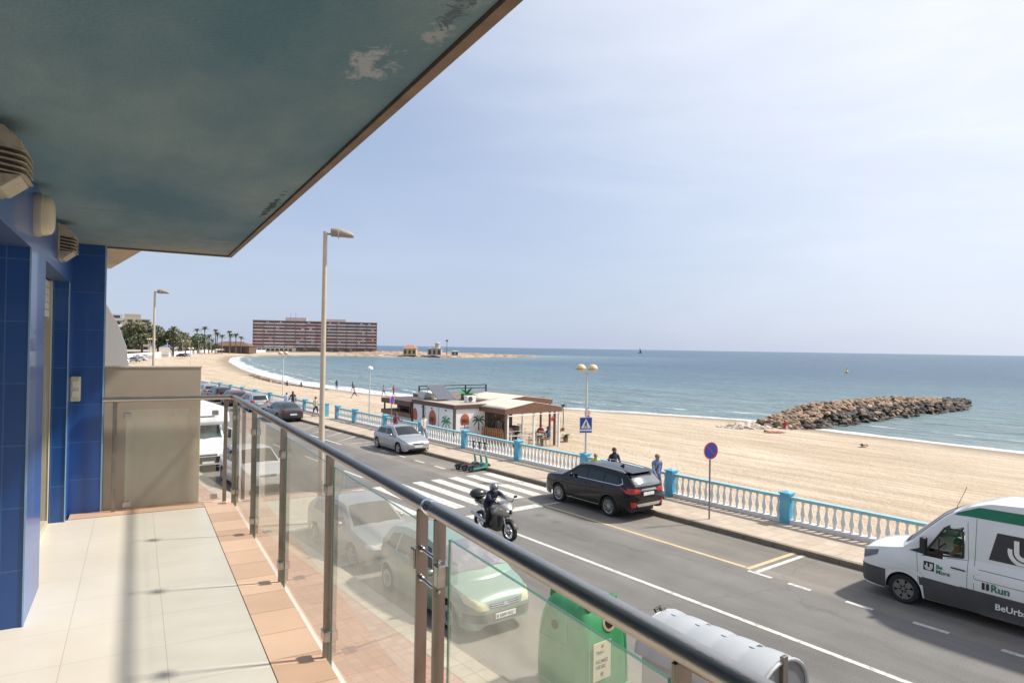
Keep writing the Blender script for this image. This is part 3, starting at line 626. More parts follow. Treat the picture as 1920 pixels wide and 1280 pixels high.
# pier core, end pilaster core and building behind
MB().box(-.52, -.263, 7.262, 7.6, -.2, 2.9).build('end_pilaster', mat('blue_core', (.02, .06, .2), .4), wroot)
c = MB(); c.box(-.267, -.255, 7.256, 7.262, 0, 2.497); c.box(-.526, -.517, 4.534, 4.541, 0, 2.12); c.box(-.526, -.517, 6.992, 7.0, 0, 2.12)
c.build('corner_trim', mat('pale_blue_trim', (.25, .42, .6), .4), wroot)
# recessed window with part lowered roller shutter
wf = MB(); wf.box(-.70, -.64, 6.9, 6.99, 0.002, 2.118); wf.box(-.70, -.64, 5.22, 6.9, 0.002, .05)
fr_ = wf.build('door_frame', mat('beige_frame', (.5, .45, .34), .5), wroot, bevel=.004)
sh = MB()
for k in range(5): sh.box(-.675, -.655, 5.22, 6.895, 1.80+.062*k, 1.857+.062*k)
sh.build('roller_shutter', mat('shutter_white', (.6, .58, .5), .5), wroot)
MB().box(-.72, -.70, 5.22, 6.9, .05, 2.12).build('door_glass', mat('dark_room_glass', (.04, .05, .06), .08), wroot)
MB().box(-1.06, -1.0, -5, 4.6, 0, 2.15).build('door_glass', MATS['dark_room_glass'], wroot)
MB().box(-1.0, -.52, -5.05, -5, 0, 2.5).build('back_wall', MATS['blue_core'], wroot)
# building body around (carries the slab and shades what it should)
bodym = mat('building_render', (.5, .47, .4), .85, var=.06)
bb = MB(); bb.box(-9, -1.1, -9, 7.25, -4.35, 9); bb.box(-1.1, .2, -9, 7.2, -4.35, -.27); bb.box(-3, .78, -8, 7.27, 2.781, 3.0)
bal(tag(bb.build('apartment_building', bodym), 'beige rendered apartment block carrying the blue tiled balcony', 'building'))

# ---- things on the wall
ventm = mat('aged_beige_plastic', (.42, .37, .28), .6, var=.2, scale=18, col2=(.3, .24, .17), lo=.5, hi=.75)
def vent(y, label):
    r = thing('vent_cover', label, 'vent', (0, 0, 0), 0, 'gas vent covers on the blue wall'); r.matrix_world = BM @ Matrix.Translation((-.52, y, 2.34))
    g = MB()
    g.prism([(0, .04), (.105, .04), (.1, .07), (.04, .125), (0, .13)], 'y', -.12, .12)
    g.prism([(0, -.13), (.035, -.13), (.1, -.075), (.1, -.07), (0, -.07)], 'y', -.12, .12)
    g.box(0, .012, -.125, .125, -.135, .135)
    g.build('vent_body', ventm, r, bevel=.006)
    for k in range(5):
        z = -.066+k*.0245
        v_ = [(.0, -.12, z+.012), (.1, -.12, z-.002), (.118, -.10, z-.006), (.118, .10, z-.006), (.1, .12, z-.002), (.0, .12, z+.012)]
        w_ = [(x_, y_, z_+.006) for x_, y_, z_ in v_]
        MB().add(v_+w_, [(5, 4, 3, 2, 1, 0), (6, 7, 8, 9, 10, 11)]+[(i, (i+1) % 6, 6+(i+1) % 6, 6+i) for i in range(6)]).build('louver', ventm, r)
    MB().box(.002, .075, -.1, .1, -.075, .045).build('vent_core', mat('vent_dark', (.08, .06, .045), .8), r)
    return r
vent(3.42, 'aged beige louvred vent cover cut by the left edge of the photo, nearest us')
vent(6.02, 'aged beige louvred vent cover beyond the oval wall lamp, near the end pilaster')
r = thing('wall_lamp', 'cream oval bulkhead lamp on the blue wall between two louvred vents', 'wall lamp'); r.matrix_world = BM @ Matrix.Translation((-.52, 4.66, 2.325))
lm = mat('cream_plastic', (.62, .55, .38), .4, var=.1, scale=10)
def sup(rx, rz, x, n=28):
    return [(x, math.copysign(abs(cos(2*pi*k/n))**.7, cos(2*pi*k/n))*rx, math.copysign(abs(sin(2*pi*k/n))**.7, sin(2*pi*k/n))*rz) for k in range(n)]
g = MB(); rings = [sup(.095, .125, .0), sup(.095, .125, .02), sup(.09, .118, .035)]
def loft(g, rings, mi=0):
    n = len(rings[0]); o = len(g.v)
    for R in rings: g.v += [tuple(q) for q in R]
    for i in range(len(rings)-1):
        for k in range(n): g.f.append((o+i*n+k, o+i*n+(k+1) % n, o+(i+1)*n+(k+1) % n, o+(i+1)*n+k)); g.mi.append(mi)
    g.f.append(tuple(o+(len(rings)-1)*n+k for k in range(n))); g.mi.append(mi)
loft(g, rings); g.build('lamp_base', mat('lamp_rim', (.36, .33, .27), .5), r, smooth=40)
g = MB(); loft(g, [sup(.088, .116, .03), sup(.086, .114, .055), sup(.076, .104, .078), sup(.055, .08, .092), sup(.02, .035, .097)]); g.build('diffuser', lm, r, smooth=60)
# switch box on the end pilaster
r = thing('switch_box', 'small cream weatherproof switch box on the end of the blue wall', 'switch'); r.matrix_world = BM @ Matrix.Translation((-.478, 7.24, 1.16))
MB().box(-.042, .042, -.04, .018, -.115, .115).build('box_body', lm, r, bevel=.012)
for k in range(2): MB().box(-.025, .025, -.047, -.04, -.075+k*.09, -.015+k*.09).build('button', mat('switch_white', (.7, .66, .55), .4), r, bevel=.004)

# ---- railing
gl = glassmat('railing_glass', (.965, .985, .97), .17, (.86, .86, .73), 1.5)
gle = glassmat('glass_edge', (.6, .85, .74), .45, (.10, .24, .19), 1.0)
RX = .875
rail = bal(thing('balcony_railing', 'stainless steel balcony railing with salt-hazed glass panels', 'railing'))
MB().tube([(RX, -1.2, 1.055), (RX, 2.065, 1.055)], .0255, 24).build('handrail', steel, rail, smooth=50)
MB().tube([(RX, 2.075, 1.055), (RX, 7.15, 1.055), (RX-.012, 7.185, 1.055), (RX-.05, 7.2, 1.055), (-.262, 7.2, 1.055)], .0245, 24).build('handrail', steel, rail, smooth=60)
MB().lathe([(.0235, -.03), (.0275, -.025), (.028, 0), (.0275, .022), (.0235, .03)], (RX, 2.07, 1.055), 'y', 20).build('rail_joint', chrome, rail, smooth=50)
def flat(x, y, ax='y', z0=-.2):
    g = MB()
    if ax == 'y': g.box(x-.021, x+.021, y-.006, y+.006, z0, 1.035)
    else: g.box(x-.018, x+.018, y-.006, y+.006, .006, 1.035)
    return g.build('post', steelpost, rail, bevel=.002)
for py in (7.1, 5.86, 4.6, 3.385):
    p_ = flat(RX, py); 
    for dz in (.86, .12):
        g = MB(); g.box(-.012, .028, -.038, .038, -.024, .024); g.build('clamp', steel, p_, loc=(RX-.012, py, dz), bevel=.004)
    g = MB(); g.box(-.03, .02, -.022, .022, -.2, -.04); g.build('fixing_plate', steelpost, p_, loc=(RX+.012, py, 0), bevel=.004)
for py in (2.135, 1.985, .885):
    p_ = flat(RX, py)
    for dz in (.86, .12):
        sgn = 1 if py > 2.05 else -1
        g = MB(); g.box(-.012, .03, -.014+sgn*.03, .02+sgn*.03, -.035, .035); g.build('clamp', steel, p_, loc=(RX-.012, py, dz), bevel=.004)
for z in (.90, .80, .30, .2):
    g = MB(); g.tube([(RX-.004, 1.975, z), (RX-.004, 2.145, z)], .006, 10); g.ell((RX-.004, 2.12, z), .011, .011, .011); g.ell((RX-.004, 2.0, z), .011, .011, .011); g.build('tie_bolt', chrome, rail, smooth=60)
flat(RX-.075, 7.2, 'x'); flat(-.16, 7.2, 'x')
def panel(y0, y1, x=RX+.012, z0=-.09, z1=.98):
    p_ = MB().add([(x, y0, z0), (x, y1, z0), (x, y1, z1), (x, y0, z1)], [(0, 1, 2, 3)]).build('glass_panel', gl, rail)
    e = MB(); e.box(x-.004, x+.004, y0, y1, z1, z1+.0015); e.box(x-.004, x+.004, y0-.0015, y0, z0, z1); e.box(x-.004, x+.004, y1, y1+.0015, z0, z1); e.build('glass_edge', gle, p_)
    return p_
panel(5.9, 7.06); panel(4.64, 5.82); panel(3.425, 4.56); panel(2.19, 3.345); panel(.93, 1.93); panel(-.6, .84)
p_ = MB().add([(-.07, 7.215, .02), (.72, 7.215, .02), (.72, 7.215, .955), (-.07, 7.215, .955)], [(0, 1, 2, 3)]).build('glass_panel', gl, rail)
for x, z in ((-.055, .9), (-.055, .06), (.705, .9), (.705, .06)): MB().box(x-.03, x+.03, 7.205, 7.235, z-.025, z+.025).build('clamp', steel, p_, bevel=.004)

# ---- neighbour's side
dv = mat('beige_divider', (.40, .335, .26), .8, var=.08, scale=2)
d_ = bal(thing('divider_wall', 'low beige partition wall at the end of our balcony, behind the glass', 'wall'))
MB().box(-.255, .575, 7.29, 7.37, -.2, 1.35).build('panel', dv, d_, bevel=.005); MB().box(-.26, .58, 7.285, 7.375, 1.35, 1.365).build('coping', mat('coping_beige', (.5, .44, .36), .7), d_)
g = MB(); g.box(-.9, .62, 7.38, 13, -.26, -.05); bal(tag(g.build('neighbour_balcony', dv), 'beige floor slab of the neighbouring balcony behind the partition', 'balcony'))
g = MB(); g.prism([(-.9, 2.9), (-.9, 2.51), (.04, 2.52), (.30, 2.9)], 'y', 7.55, 7.6)
g = MB(); sof = [(-.3, 7.36), (.02, 7.36), (.035, 7.6), (-.3, 9.75), (-2, 9.75), (-2, 7.36)]
g.prism(sof, 'z', 2.52, 2.8); bal(tag(g.build('neighbour_canopy', mat('canopy_beige', (.5, .42, .3), .8)), 'splayed beige underside of the neighbour balcony slab above the end pilaster', 'canopy'))
g = MB(); g.prism([(-3, 2.6), (-.6, 2.4), (-.342, 2.09), (-.196, 1.8), (-.105, 1.536), (-.078, 1.30), (-.075, -1), (-3, -1)], 'y', 9.5, 9.62)
bal(tag(g.build('stepped_parapet', mat('pale_grey_render', (.5, .5, .49), .8, var=.05)), 'pale grey curved end wall of the neighbouring building beside the blue pilaster', 'wall'))

# ================================================================ lamps
cream = mat('cream_column', (.52, .45, .34), .55, var=.1, scale=3)
def tall_lamp(loc, label, zr):
    r = thing('street_lamp', label, 'street lamp', loc, zr, 'tall single-head road lamps')
    MB().tube([(0, 0, .0), (0, 0, .35), (0, 0, .36), (0, 0, 9.5)], [.12, .12, .1, .066], 16).build('column', cream, r, smooth=40)
    MB().box(-.22, .22, -.22, .22, -.0, .03).build('base_plate', mat('rusty_plate', (.3, .24, .18), .7), r)
    for a in range(4): MB().cyl((.17*cos(a*pi/2+.78), .17*sin(a*pi/2+.78), .03), (.17*cos(a*pi/2+.78), .17*sin(a*pi/2+.78), .09), .02, n=6).build('bolt', dkgrey, r)
    MB().box(-.07, .07, -.125, -.115, .9, 1.4).build('hatch', cream, r)
    MB().tube([(.05, 0, 9.42), (.2, 0, 9.43)], .03, 8).build('arm', mat('lamp_bracket', (.3, .28, .24), .5), r)
    g = MB(); rg = []
    for x, w_, h_, zc in ((.17, .11, .12, 9.46), (.2, .15, .17, 9.47), (.40, .17, .18, 9.48), (.62, .15, .14, 9.44), (.82, .13, .11, 9.41), (.90, .07, .07, 9.39)):
        rg.append([(x, w_*cos(2*pi*k/14), zc+h_*sin(2*pi*k/14)*(.75 if sin(2*pi*k/14) < 0 else 1)) for k in range(14)])
    loft(g, rg); g.build('lamp_head', mat('lamp_head_grey', (.3, .27, .22), .6, var=.15, scale=8), r, smooth=50)
    g = MB(); rg = []
    for x, w_, h_ in ((.40, .178, .19), (.44, .178, .19)): rg.append([(x, w_*cos(2*pi*k/14), 9.45+h_*sin(2*pi*k/14)*(.8 if sin(2*pi*k/14) < 0 else 1)) for k in range(14)])
    loft(g, rg); g.build('clip', alu, r)
    return r
tall_lamp((8.19, 20.73, .15), 'tall cream road lamp standing just beyond the balcony railing', radians(-25))
tall_lamp((8.1, 51.3, .0), 'tall grey road lamp further along the road, seen above the beige partition', radians(-25))
globe = mat('yellowed_globe', (.68, .54, .28), .3, var=.12, scale=6, coat=.3)
globel = mat('globe_clear', (.60, .56, .47), .2, var=.1, coat=.3)
galv = mat('white_column', (.6, .6, .56), .5, var=.1, scale=3)
def globe_lamp(loc, label, twin=True, far=False, parent=None, H=4.72, rot=radians(-35)):
    r = thing('globe_lamp', label, 'lamp', loc, rot, 'twin-globe lamps along the promenade' if twin else None)
    n = 6 if far else 14
    MB().tube([(0, 0, 0), (0, 0, .3), (0, 0, .31), (0, 0, H)], [.085, .085, .058, .042], n).build('column', galv, r, smooth=40)
    for sx_ in ((-1, 1) if twin else (0,)):
        x = .27*sx_
        if twin: MB().tube([(0, 0, H-.05), (x*.6, 0, H-.04), (x, 0, H+.02)], .022, 6).build('arm', galv, r)
        g_ = MB().ell((x, 0, H+.17), .235, .235, .215, n+4, 8 if not far else 5, z0=0).build('globe', globe if twin else white, r, smooth=80)
        if not far:
            MB().ell((x, 0, H+.165), .23, .23, .15, n+4, 6, z1=0).build('lower_globe', globel if twin else white, g_, smooth=80)
            MB().lathe([(.236, -.012), (.243, 0), (.236, .012)], (x, 0, H+.168), 'z', 18).build('band', mat('globe_band', (.2, .13, .07), .6), g_, smooth=50)
    return r
gl1 = globe_lamp((21.02, 21.65, .15), 'twin-globe promenade lamp with a blue pedestrian crossing sign on it', H=4.72)
globe_lamp((21.6, 64.9, .15), 'white twin-globe lamp behind the walking couple, beside the dark saloon')
globe_lamp((21.6, 106, .15), 'twin-globe lamp rising beyond the row of parked cars by the partition corner', far=True)
globe_lamp((21.3, 44.8, .15), 'slim single white globe lamp left of the beach bar', twin=False, far=True, H=3.9)
for k, (x, y) in enumerate([(27, 176), (31, 205), (36.5, 230), (47, 270), (59, 305), (67, 330), (76, 355), (85, 380), (93, 405), (97, 420), (108, 440)]):
    r = globe_lamp((x, y, .0), 'tiny distant twin-globe lamp '+['before the white boats at the left', 'before the parked cars of the far shore', 'before the large olive-brown ficus', 'between the grey lamp post and the wall gap', 'beside the broad ficus tree', 'at the right edge of the ficus group', 'before the cream low house', 'before the round dark green tree', 'before the leftmost slim palm', 'before the tallest palm', 'before the brown-roofed restaurant'][k], far=True, H=6.5); r['group'] = 'tiny far lamps by the white sea wall'

# ---- signs
def sign_frame(r, z): return frame_m
navy = mat('sign_blue', (.02, .06, .38), .35, var=.1)
redp = mat('sign_red', (.5, .03, .03), .4, var=.1)
sgrey = mat('sign_post_grey', (.26, .25, .24), .5, .3, var=.15)
def noparking(loc, rot, label, R=.3, H=2.36, back=False):
    r = thing('no_parking_sign', label, 'traffic sign', loc, rot, None)
    MB().cyl((0, .03, 0), (0, .03, H+.2), .03, n=10).build('post', sgrey, r, smooth=40)
    g = MB().lathe([(0, .0), (R, .0), (R, .012), (0, .012)], (0, -.012, H), 'y', 32); g.build('sign_disc', redp, r)
    g = MB().lathe([(0, -.016), (R*.8, -.016), (R*.8, -.011), (0, -.011)], (0, 0, H), 'y', 32); g.build('blue_field', navy, r)
    bar = MB(); bar.obox((0, -.0175, H), R*.13, .004, R*1.62, Matrix.Rotation(radians(-45), 3, 'Y')); bar.build('diagonal_bar', redp, r)
    MB().lathe([(R*.98, -.018), (R*1.02, -.018), (R*1.02, .0), (R*.98, .0)], (0, 0, H), 'y', 32, close=True).build('rim', white, r)
    return r
noparking((19.32, 13.75, .15), radians(-15), 'round blue and red no-parking sign on a grey post beside the kerb, nearest us')
noparking((20.04, 38.79, .15), radians(35), 'faded round no-parking sign at the kerb in front of the beach bar', R=.3, H=2.25)
r = thing('crossing_sign', 'square blue pedestrian crossing sign fixed to the twin-globe lamp column', 'traffic sign', (21.02-.07, 21.6, .15), radians(-25))
MB().box(-.3, .3, -.012, 0, 1.98, 2.7).build('sign_plate', navy, r, bevel=.004)
f = MB(); 
for a in ((-.3, -.28, 1.98, 2.7), (.28, .3, 1.98, 2.7), (-.28, .28, 1.98, 2.0), (-.28, .28, 2.68, 2.7)): f.box(a[0], a[1], -.016, -.012, a[2], a[3])
f.box(-.28, .28, -.016, -.0125, 2.075, 2.15); f.build('white_border', white, r)
MB().prism([(-.24, 2.2), (.24, 2.2), (0, 2.64)], 'y', -.017, -.0125).build('triangle', white, r)
g = MB(); g.lathe([(0, -.003), (.03, -.003), (.03, 0), (0, 0)], (0.01, -.0172, 2.47), 'y', 12)
g.prism([(-.03, 2.33), (.03, 2.33), (.04, 2.44), (-.02, 2.44)], 'y', -.0205, -.0172); g.prism([(-.03, 2.33), (.0, 2.33), (-.05, 2.22), (-.09, 2.22)], 'y', -.0205, -.0172); g.prism([(0.0, 2.33), (.03, 2.33), (.09, 2.22), (.05, 2.22)], 'y', -.0205, -.0172)
g.prism([(-.02, 2.42), (-.02, 2.39), (-.09, 2.33), (-.1, 2.35)], 'y', -.0205, -.0172); g.build('walking_figure', blkpaint, r)
# ================================================================ vehicles
def catmull(pts, x):
    if x <= pts[0][0]: return pts[0][1]
    if x >= pts[-1][0]: return pts[-1][1]
    for i in range(len(pts)-1):
        if x <= pts[i+1][0]:
            x0, y0 = pts[i]; x1, y1 = pts[i+1]; h = x1-x0
            m_ = lambda j: 0 if j < 0 or j >= len(pts)-1 else (pts[j+1][1]-pts[j][1])/(pts[j+1][0]-pts[j][0])
            def tan(j):
                a = m_(j-1) if j > 0 else m_(0); b_ = m_(j) if j < len(pts)-1 else m_(len(pts)-2)
                return 0 if a*b_ < 0 else (2*a*b_/(a+b_) if abs(a+b_) > 1e-9 else 0)
            t = (x-x0)/h; a, b_ = tan(i)*h, tan(i+1)*h
            return (2*t**3-3*t*t+1)*y0+(t**3-2*t*t+t)*a+(-2*t**3+3*t*t)*y1+(t**3-t*t)*b_
    return pts[-1][1]
class Car:
    """front at y=+L/2. profiles are given against u = distance from the front bumper"""
    def __init__(s, sp):
        s.sp = sp; s.L = sp['L']; s.W = sp['W']
    def y(s, u): return s.L/2-u
    def halfw(s, u):
        return s.W/2*catmull(s.sp['plan'], u/s.L)
    def build(s, paintm, root, step=.05, top_n=6, winhole=None):
        sp = s.sp; L, Wd = s.L, s.W; R = sp['R']; gc = sp['gc']; arch = R+.055
        us = [0, .01, .03, .06, .1, .15]; u = .2
        while u < L-.16: us.append(u); u += step
        us += [L-.15, L-.1, L-.06, L-.03, L-.01, L]
        mb = MB(); NS = 9
        def zlow(u):
            z = catmull(sp['low'], u)
            for wu in (sp['wf'], sp['wr']):
                if abs(u-wu) < arch: z = max(z, R+sqrt(arch**2-(u-wu)**2))
            return z
        def section(u, sgn):
            w = s.halfw(u); zb = catmull(sp['belt'], u); zl = min(zlow(u), zb-.03)
            pts = []
            for k in range(NS+1):
                f = k/NS; z = zl+(zb-zl)*f
                zz = (z-gc)/max(.05, zb-gc)
                ww = w*(1-.045*max(0, (.35-zz)/.35)**1.5-.075*max(0, (zz-.6)/.4)**2)
                pts.append((sgn*ww, s.y(u), z))
            wt = abs(pts[-1][0])
            for k in range(1, top_n+1):
                f = k/top_n; pts.append((sgn*wt*(1-f), s.y(u), zb+sp.get('crown', .05)*(1-(1-f)**2)*(wt/(Wd/2))))
            return pts
        n = NS+1+top_n
        for sgn in (-1, 1):
            o = len(mb.v)
            for u in us: mb.v += section(u, sgn)
            for i in range(len(us)-1):
                for k in range(n-1):
                    a = o+i*n+k; mb.f.append((a, a+1, a+n+1, a+n)); mb.mi.append(0)
            # front and rear caps to the centre line
            for i in (0, len(us)-1):
                cen = len(mb.v); mb.v.append((0, s.y(us[i]), (mb.v[o+i*n][2]+mb.v[o+i*n+n-1][2])/2))
                bot = len(mb.v); mb.v.append((0, s.y(us[i]), mb.v[o+i*n][2]))
                ring = [o+i*n+k for k in range(n)]
                for a, b_ in zip(ring, ring[1:]): mb.f.append((a, b_, cen)); mb.mi.append(0)
                mb.f.append((bot, ring[0], cen)); mb.mi.append(0)
        # cabin
        roof = sp['roof']; uA, uD = roof[0][0], roof[-1][0]; zmax = max(z for _, z in roof)
        cs = []; u = uA
        while u < uD-1e-3: cs.append(u); u += step*.8
        cs.append(uD); NC = 8; NT = 8; bow = sp.get('bow', .12)
        uB = [r for r in roof][1][0]; uC = roof[-2][0]
        def cab(u, sgn):
            wb = abs(section(u, 1)[NS][0])*.995; zb = catmull(sp['belt'], u)-.01; zr = max(zb+.002, interp(roof, u) if not sp.get('softroof', True) else smoothf(roof, u, .1))
            if u == uA or u == uD: zr = zb+.002
            pts = []
            def wz(z):
                f = max(0, (z-zb)/max(.05, zmax-zb)); return wb*(1-sp.get('tumble', .2)*f**1.25)
            rr = .07
            for k in range(NC+1):
                z = zb+(zr-zb)*k/NC
                w = wz(z)-(0.035*(k/NC)**8 if zr-zb > .1 else 0); pts.append([sgn*w, s.y(u), z])
            wt = abs(pts[-1][0])
            for k in range(1, NT+1):
                f = k/NT; pts.append([sgn*wt*(1-f), s.y(u), zr+.035*(1-(1-f)**2)])
            # bowed screens
            for p in pts:
                g_ = 1-(p[0]/(Wd/2*.9))**2
                if u < uB+.25: p[1] += bow*g_*max(0, min(1, (uB+.25-u)/.35))
                if u > uC-.15: p[1] -= bow*.7*g_*max(0, min(1, (u-uC+.15)/.3))
            return [tuple(p) for p in pts]
        n2 = NC+1+NT
        for sgn in (-1, 1):
            o = len(mb.v)
            for u in cs: mb.v += cab(u, sgn)
            for i in range(len(cs)-1):
                for k in range(n2-1):
                    a = o+i*n2+k
                    mb.f.append((a, a+1, a+n2+1, a+n2)); mb.mi.append(0)
        if winhole:
            keep = []
            for f, mi in zip(mb.f, mb.mi):
                c = [sum(mb.v[i][k] for i in f)/len(f) for k in range(3)]
                keep.append(not winhole(c[0], c[1], c[2]))
            mb.f = [f for f, k in zip(mb.f, keep) if k]; mb.mi = [0]*len(mb.f)
        full = MB(); full.v = mb.v; full.f = mb.f; full.mi = mb.mi
        s.bvh = BVHTree.FromPolygons([Vector(v) for v in full.v], full.f)
        s.body = mb.build('body', paintm, root, smooth=38)
        s.root = root
        # dark underbody box, added to block light and fill the wheel wells
        ub = MB(); ub.box(-Wd/2+.3, Wd/2-.3, -L/2+.3, L/2-.3, gc+.02, min(.62, gc+.4)); ub.build('underbody', black, root)
        for wu in (sp['wf'], sp['wr']):
            for sg in (-1, 1): s.wheel(s.y(wu), sg)
        return s
    def wheel(s, y, sg):
        sp = s.sp; R = sp['R']; tw = .2; xo_ = s.W/2*.985*sg
        g = MB().lathe([(R*.66, -tw/2+.01), (R*.9, -tw/2), (R*.985, -tw/2+.03), (R, -tw*.2), (R, tw*.2), (R*.985, tw/2-.03), (R*.9, tw/2), (R*.66, tw/2-.01)], (0, 0, 0), 'x', 28, close=True)
        w = g.build('wheel', rubber, s.root, smooth=50, loc=(xo_-sg*tw/2, y, R))
        rim = MB(); f = sg*(tw/2-.025)
        rim.lathe([(R*.67, f+sg*.018), (R*.62, f+sg*.014), (R*.6, f-sg*.03), (R*.6, f-sg*.12)], (0, 0, 0), 'x', 28, cap=False)
        ns = sp.get('spokes', 5); sw = sp.get('spokew', .3)
        for k in range(ns):
            a = 2*pi*k/ns+.3
            for da in ((-.5, .5) if sp.get('twin') else (0,)):
                da *= sw
                q = []
                for (rr, ww) in ((R*.1, sw*R*.28), (R*.61, sw*R*.42)):
                    for sd in (-1, 1):
                        if sp.get('twin'): ang = a+da*(.5+rr/R*.8); ww_ = R*.026
                        else: ang = a; ww_ = ww
                        q.append((f+sg*.008, rr*cos(ang)-sd*ww_*sin(ang), rr*sin(ang)+sd*ww_*cos(ang)))
                q2 = [(p[0]-sg*.03, p[1], p[2]) for p in q]
                rim.add(q+q2, [(0, 1, 3, 2), (0, 2, 6, 4), (1, 3, 7, 5), (4, 5, 7, 6)])
        rim.lathe([(0.0, f+sg*.014), (R*.13, f+sg*.01), (R*.15, f-sg*.01)], (0, 0, 0), 'x', 12)
        ri = rim.build('rim', sp.get('rimmat', alu), w, smooth=35)
        MB().lathe([(0, f-sg*.05), (R*.62, f-sg*.05)], (0, 0, 0), 'x', 20).build('brake', black, w)
    def patch(s, name, bot, top, axis, m, off=.006, nu=14, nv=5, parent=None, smooth=True, rim=False):
        """panel between two polylines, laid on the body. axis 'x-','x+': points are (u, z); 'y+','y-': points are (x, z); 'z': points are (x, u)"""
        g = MB(); L = s.L
        def rs(pl, f):
            ln = [0]
            for a, b_ in zip(pl, pl[1:]): ln.append(ln[-1]+sqrt((a[0]-b_[0])**2+(a[1]-b_[1])**2))
            d = f*ln[-1]
            for i in range(len(pl)-1):
                if d <= ln[i+1]+1e-9:
                    t_ = (d-ln[i])/max(1e-9, ln[i+1]-ln[i]); return (pl[i][0]+(pl[i+1][0]-pl[i][0])*t_, pl[i][1]+(pl[i+1][1]-pl[i][1])*t_)
            return pl[-1]
        last = [None]
        def P(i, j):
            a = rs(bot, i); b_ = rs(top, i); p = (a[0]+(b_[0]-a[0])*j, a[1]+(b_[1]-a[1])*j)
            if axis[0] == 'x':
                sg = 1 if axis[1] == '+' else -1; o = Vector((sg*3, s.y(p[0]), p[1])); d = Vector((-sg, 0, 0))
            elif axis[0] == 'y':
                sg = 1 if axis[1] == '+' else -1; o = Vector((p[0], sg*(L/2+1), p[1])); d = Vector((0, -sg, 0))
            else: o = Vector((p[0], s.y(p[1]), 5)); d = Vector((0, 0, -1))
            h = s.bvh.ray_cast(o, d)
            if h[0] is None:
                q = last[0].copy() if last[0] else o+d*3
                if axis[0] == 'x': q.y, q.z = o.y, o.z
                if axis[0] == 'y': q.x, q.z = o.x, o.z
                return q
            nrm = h[1]; nrm = nrm if nrm.dot(d) < 0 else -nrm; last[0] = h[0]
            return h[0]+(-d*.6+nrm*.6).normalized()*off
        g.grid(P, nu, nv)
        return g.build(name, m, parent or s.root, smooth=40, fixn=False)
    def both(s, name, bot, top, m, **k):
        a = s.patch(name, bot, top, 'x-', m, **k); b_ = s.patch(name, bot, top, 'x+', m, **k); return a, b_
    def seam(s, pts, w=.009):
        for ax in ('x-', 'x+'):
            for a, b_ in zip(pts, pts[1:]):
                dx, dz = b_[0]-a[0], b_[1]-a[1]; l = sqrt(dx*dx+dz*dz); nx, nz = -dz/l*w/2, dx/l*w/2
                s.patch('panel_gap', [(a[0]-nx, a[1]-nz), (b_[0]-nx, b_[1]-nz)], [(a[0]+nx, a[1]+nz), (b_[0]+nx, b_[1]+nz)], ax, black, off=.0025, nu=8, nv=1)
    def mirror(s, u, z, m):
        for sg in (-1, 1):
            w = s.halfw(u)*.95; g = MB(); g.ell((sg*(w+.1), s.y(u), z), .1, .06, .07, 12, 8); g.tube([(sg*(w-.05), s.y(u), z-.04), (sg*(w+.06), s.y(u), z-.02)], .02, 6)
            g.build('door_mirror', m, s.root, smooth=60)

def hatch_spec(L, W, H, belt=.93, hood=.78, nose=.66, wf=.85, wb=2.6, R=.31, ws0=1.05, ws1=1.85, rr=None, **k):
    rr = rr or L-.75
    sp = dict(L=L, W=W, R=R, gc=.17, wf=wf, wr=wf+wb,
        plan=[(0, .70), (.015, .80), (.05, .90), (.12, .97), (.25, 1), (.75, 1), (.9, .97), (.965, .9), (.99, .82), (1, .76)],
        low=[(0, .34), (.05, .24), (.3, .19), (L-.5, .2), (L-.1, .28), (L, .36)],
        belt=[(0, nose-.1), (.06, nose), (.35, hood-.03), (ws0, hood+.10), (ws0+.4, belt-.03), (L/2, belt), (L-.35, belt+.02), (L-.06, belt-.02), (L, belt-.12)],
        roof=[(ws0-.05, hood+.08), (ws1, H-.05), (ws1+.6, H-.03), (rr-.4, H-.07), (rr, H-.15), (L-.1, belt+.04)], tumble=.2)
    sp.update(k); return sp
def std_windows(c, belt, H, ws0, ws1, bp, rear, glass=None, div=None, top=None, tz=None):
    """side glass split at the pillar positions bp; screens front and rear"""
    glass = glass or carglass; sp = c.sp; tz = tz or H-.14
    cuts = [ws0+.38]+bp+[rear]
    for i, (a, b_) in enumerate(zip(cuts, cuts[1:])):
        a_ = a+.035; b2 = b_-.035; zb = belt+.03
        first = i == 0; lastw = i == len(cuts)-2
        ta = a_+((ws1-ws0)*.62 if first else .0); tb = b2-(.24 if lastw else 0)
        if ta > tb-.05: ta = tb-.05
        c.both('side_window', [(a_, zb), (b2, zb)], [(ta, tz-(.03 if lastw else 0)), (tb, tz-(.04 if lastw else 0))], glass, off=.006, nu=12, nv=5)
    w0 = c.halfw(ws0)*.80; w1 = c.halfw(ws1)*.66
    c.patch('windscreen', [(-w0, ws0+.06), (0, ws0-.03), (w0, ws0+.06)], [(-w1, ws1-.1), (0, ws1-.13), (w1, ws1-.1)], 'z', glass, off=.007, nu=16, nv=7)
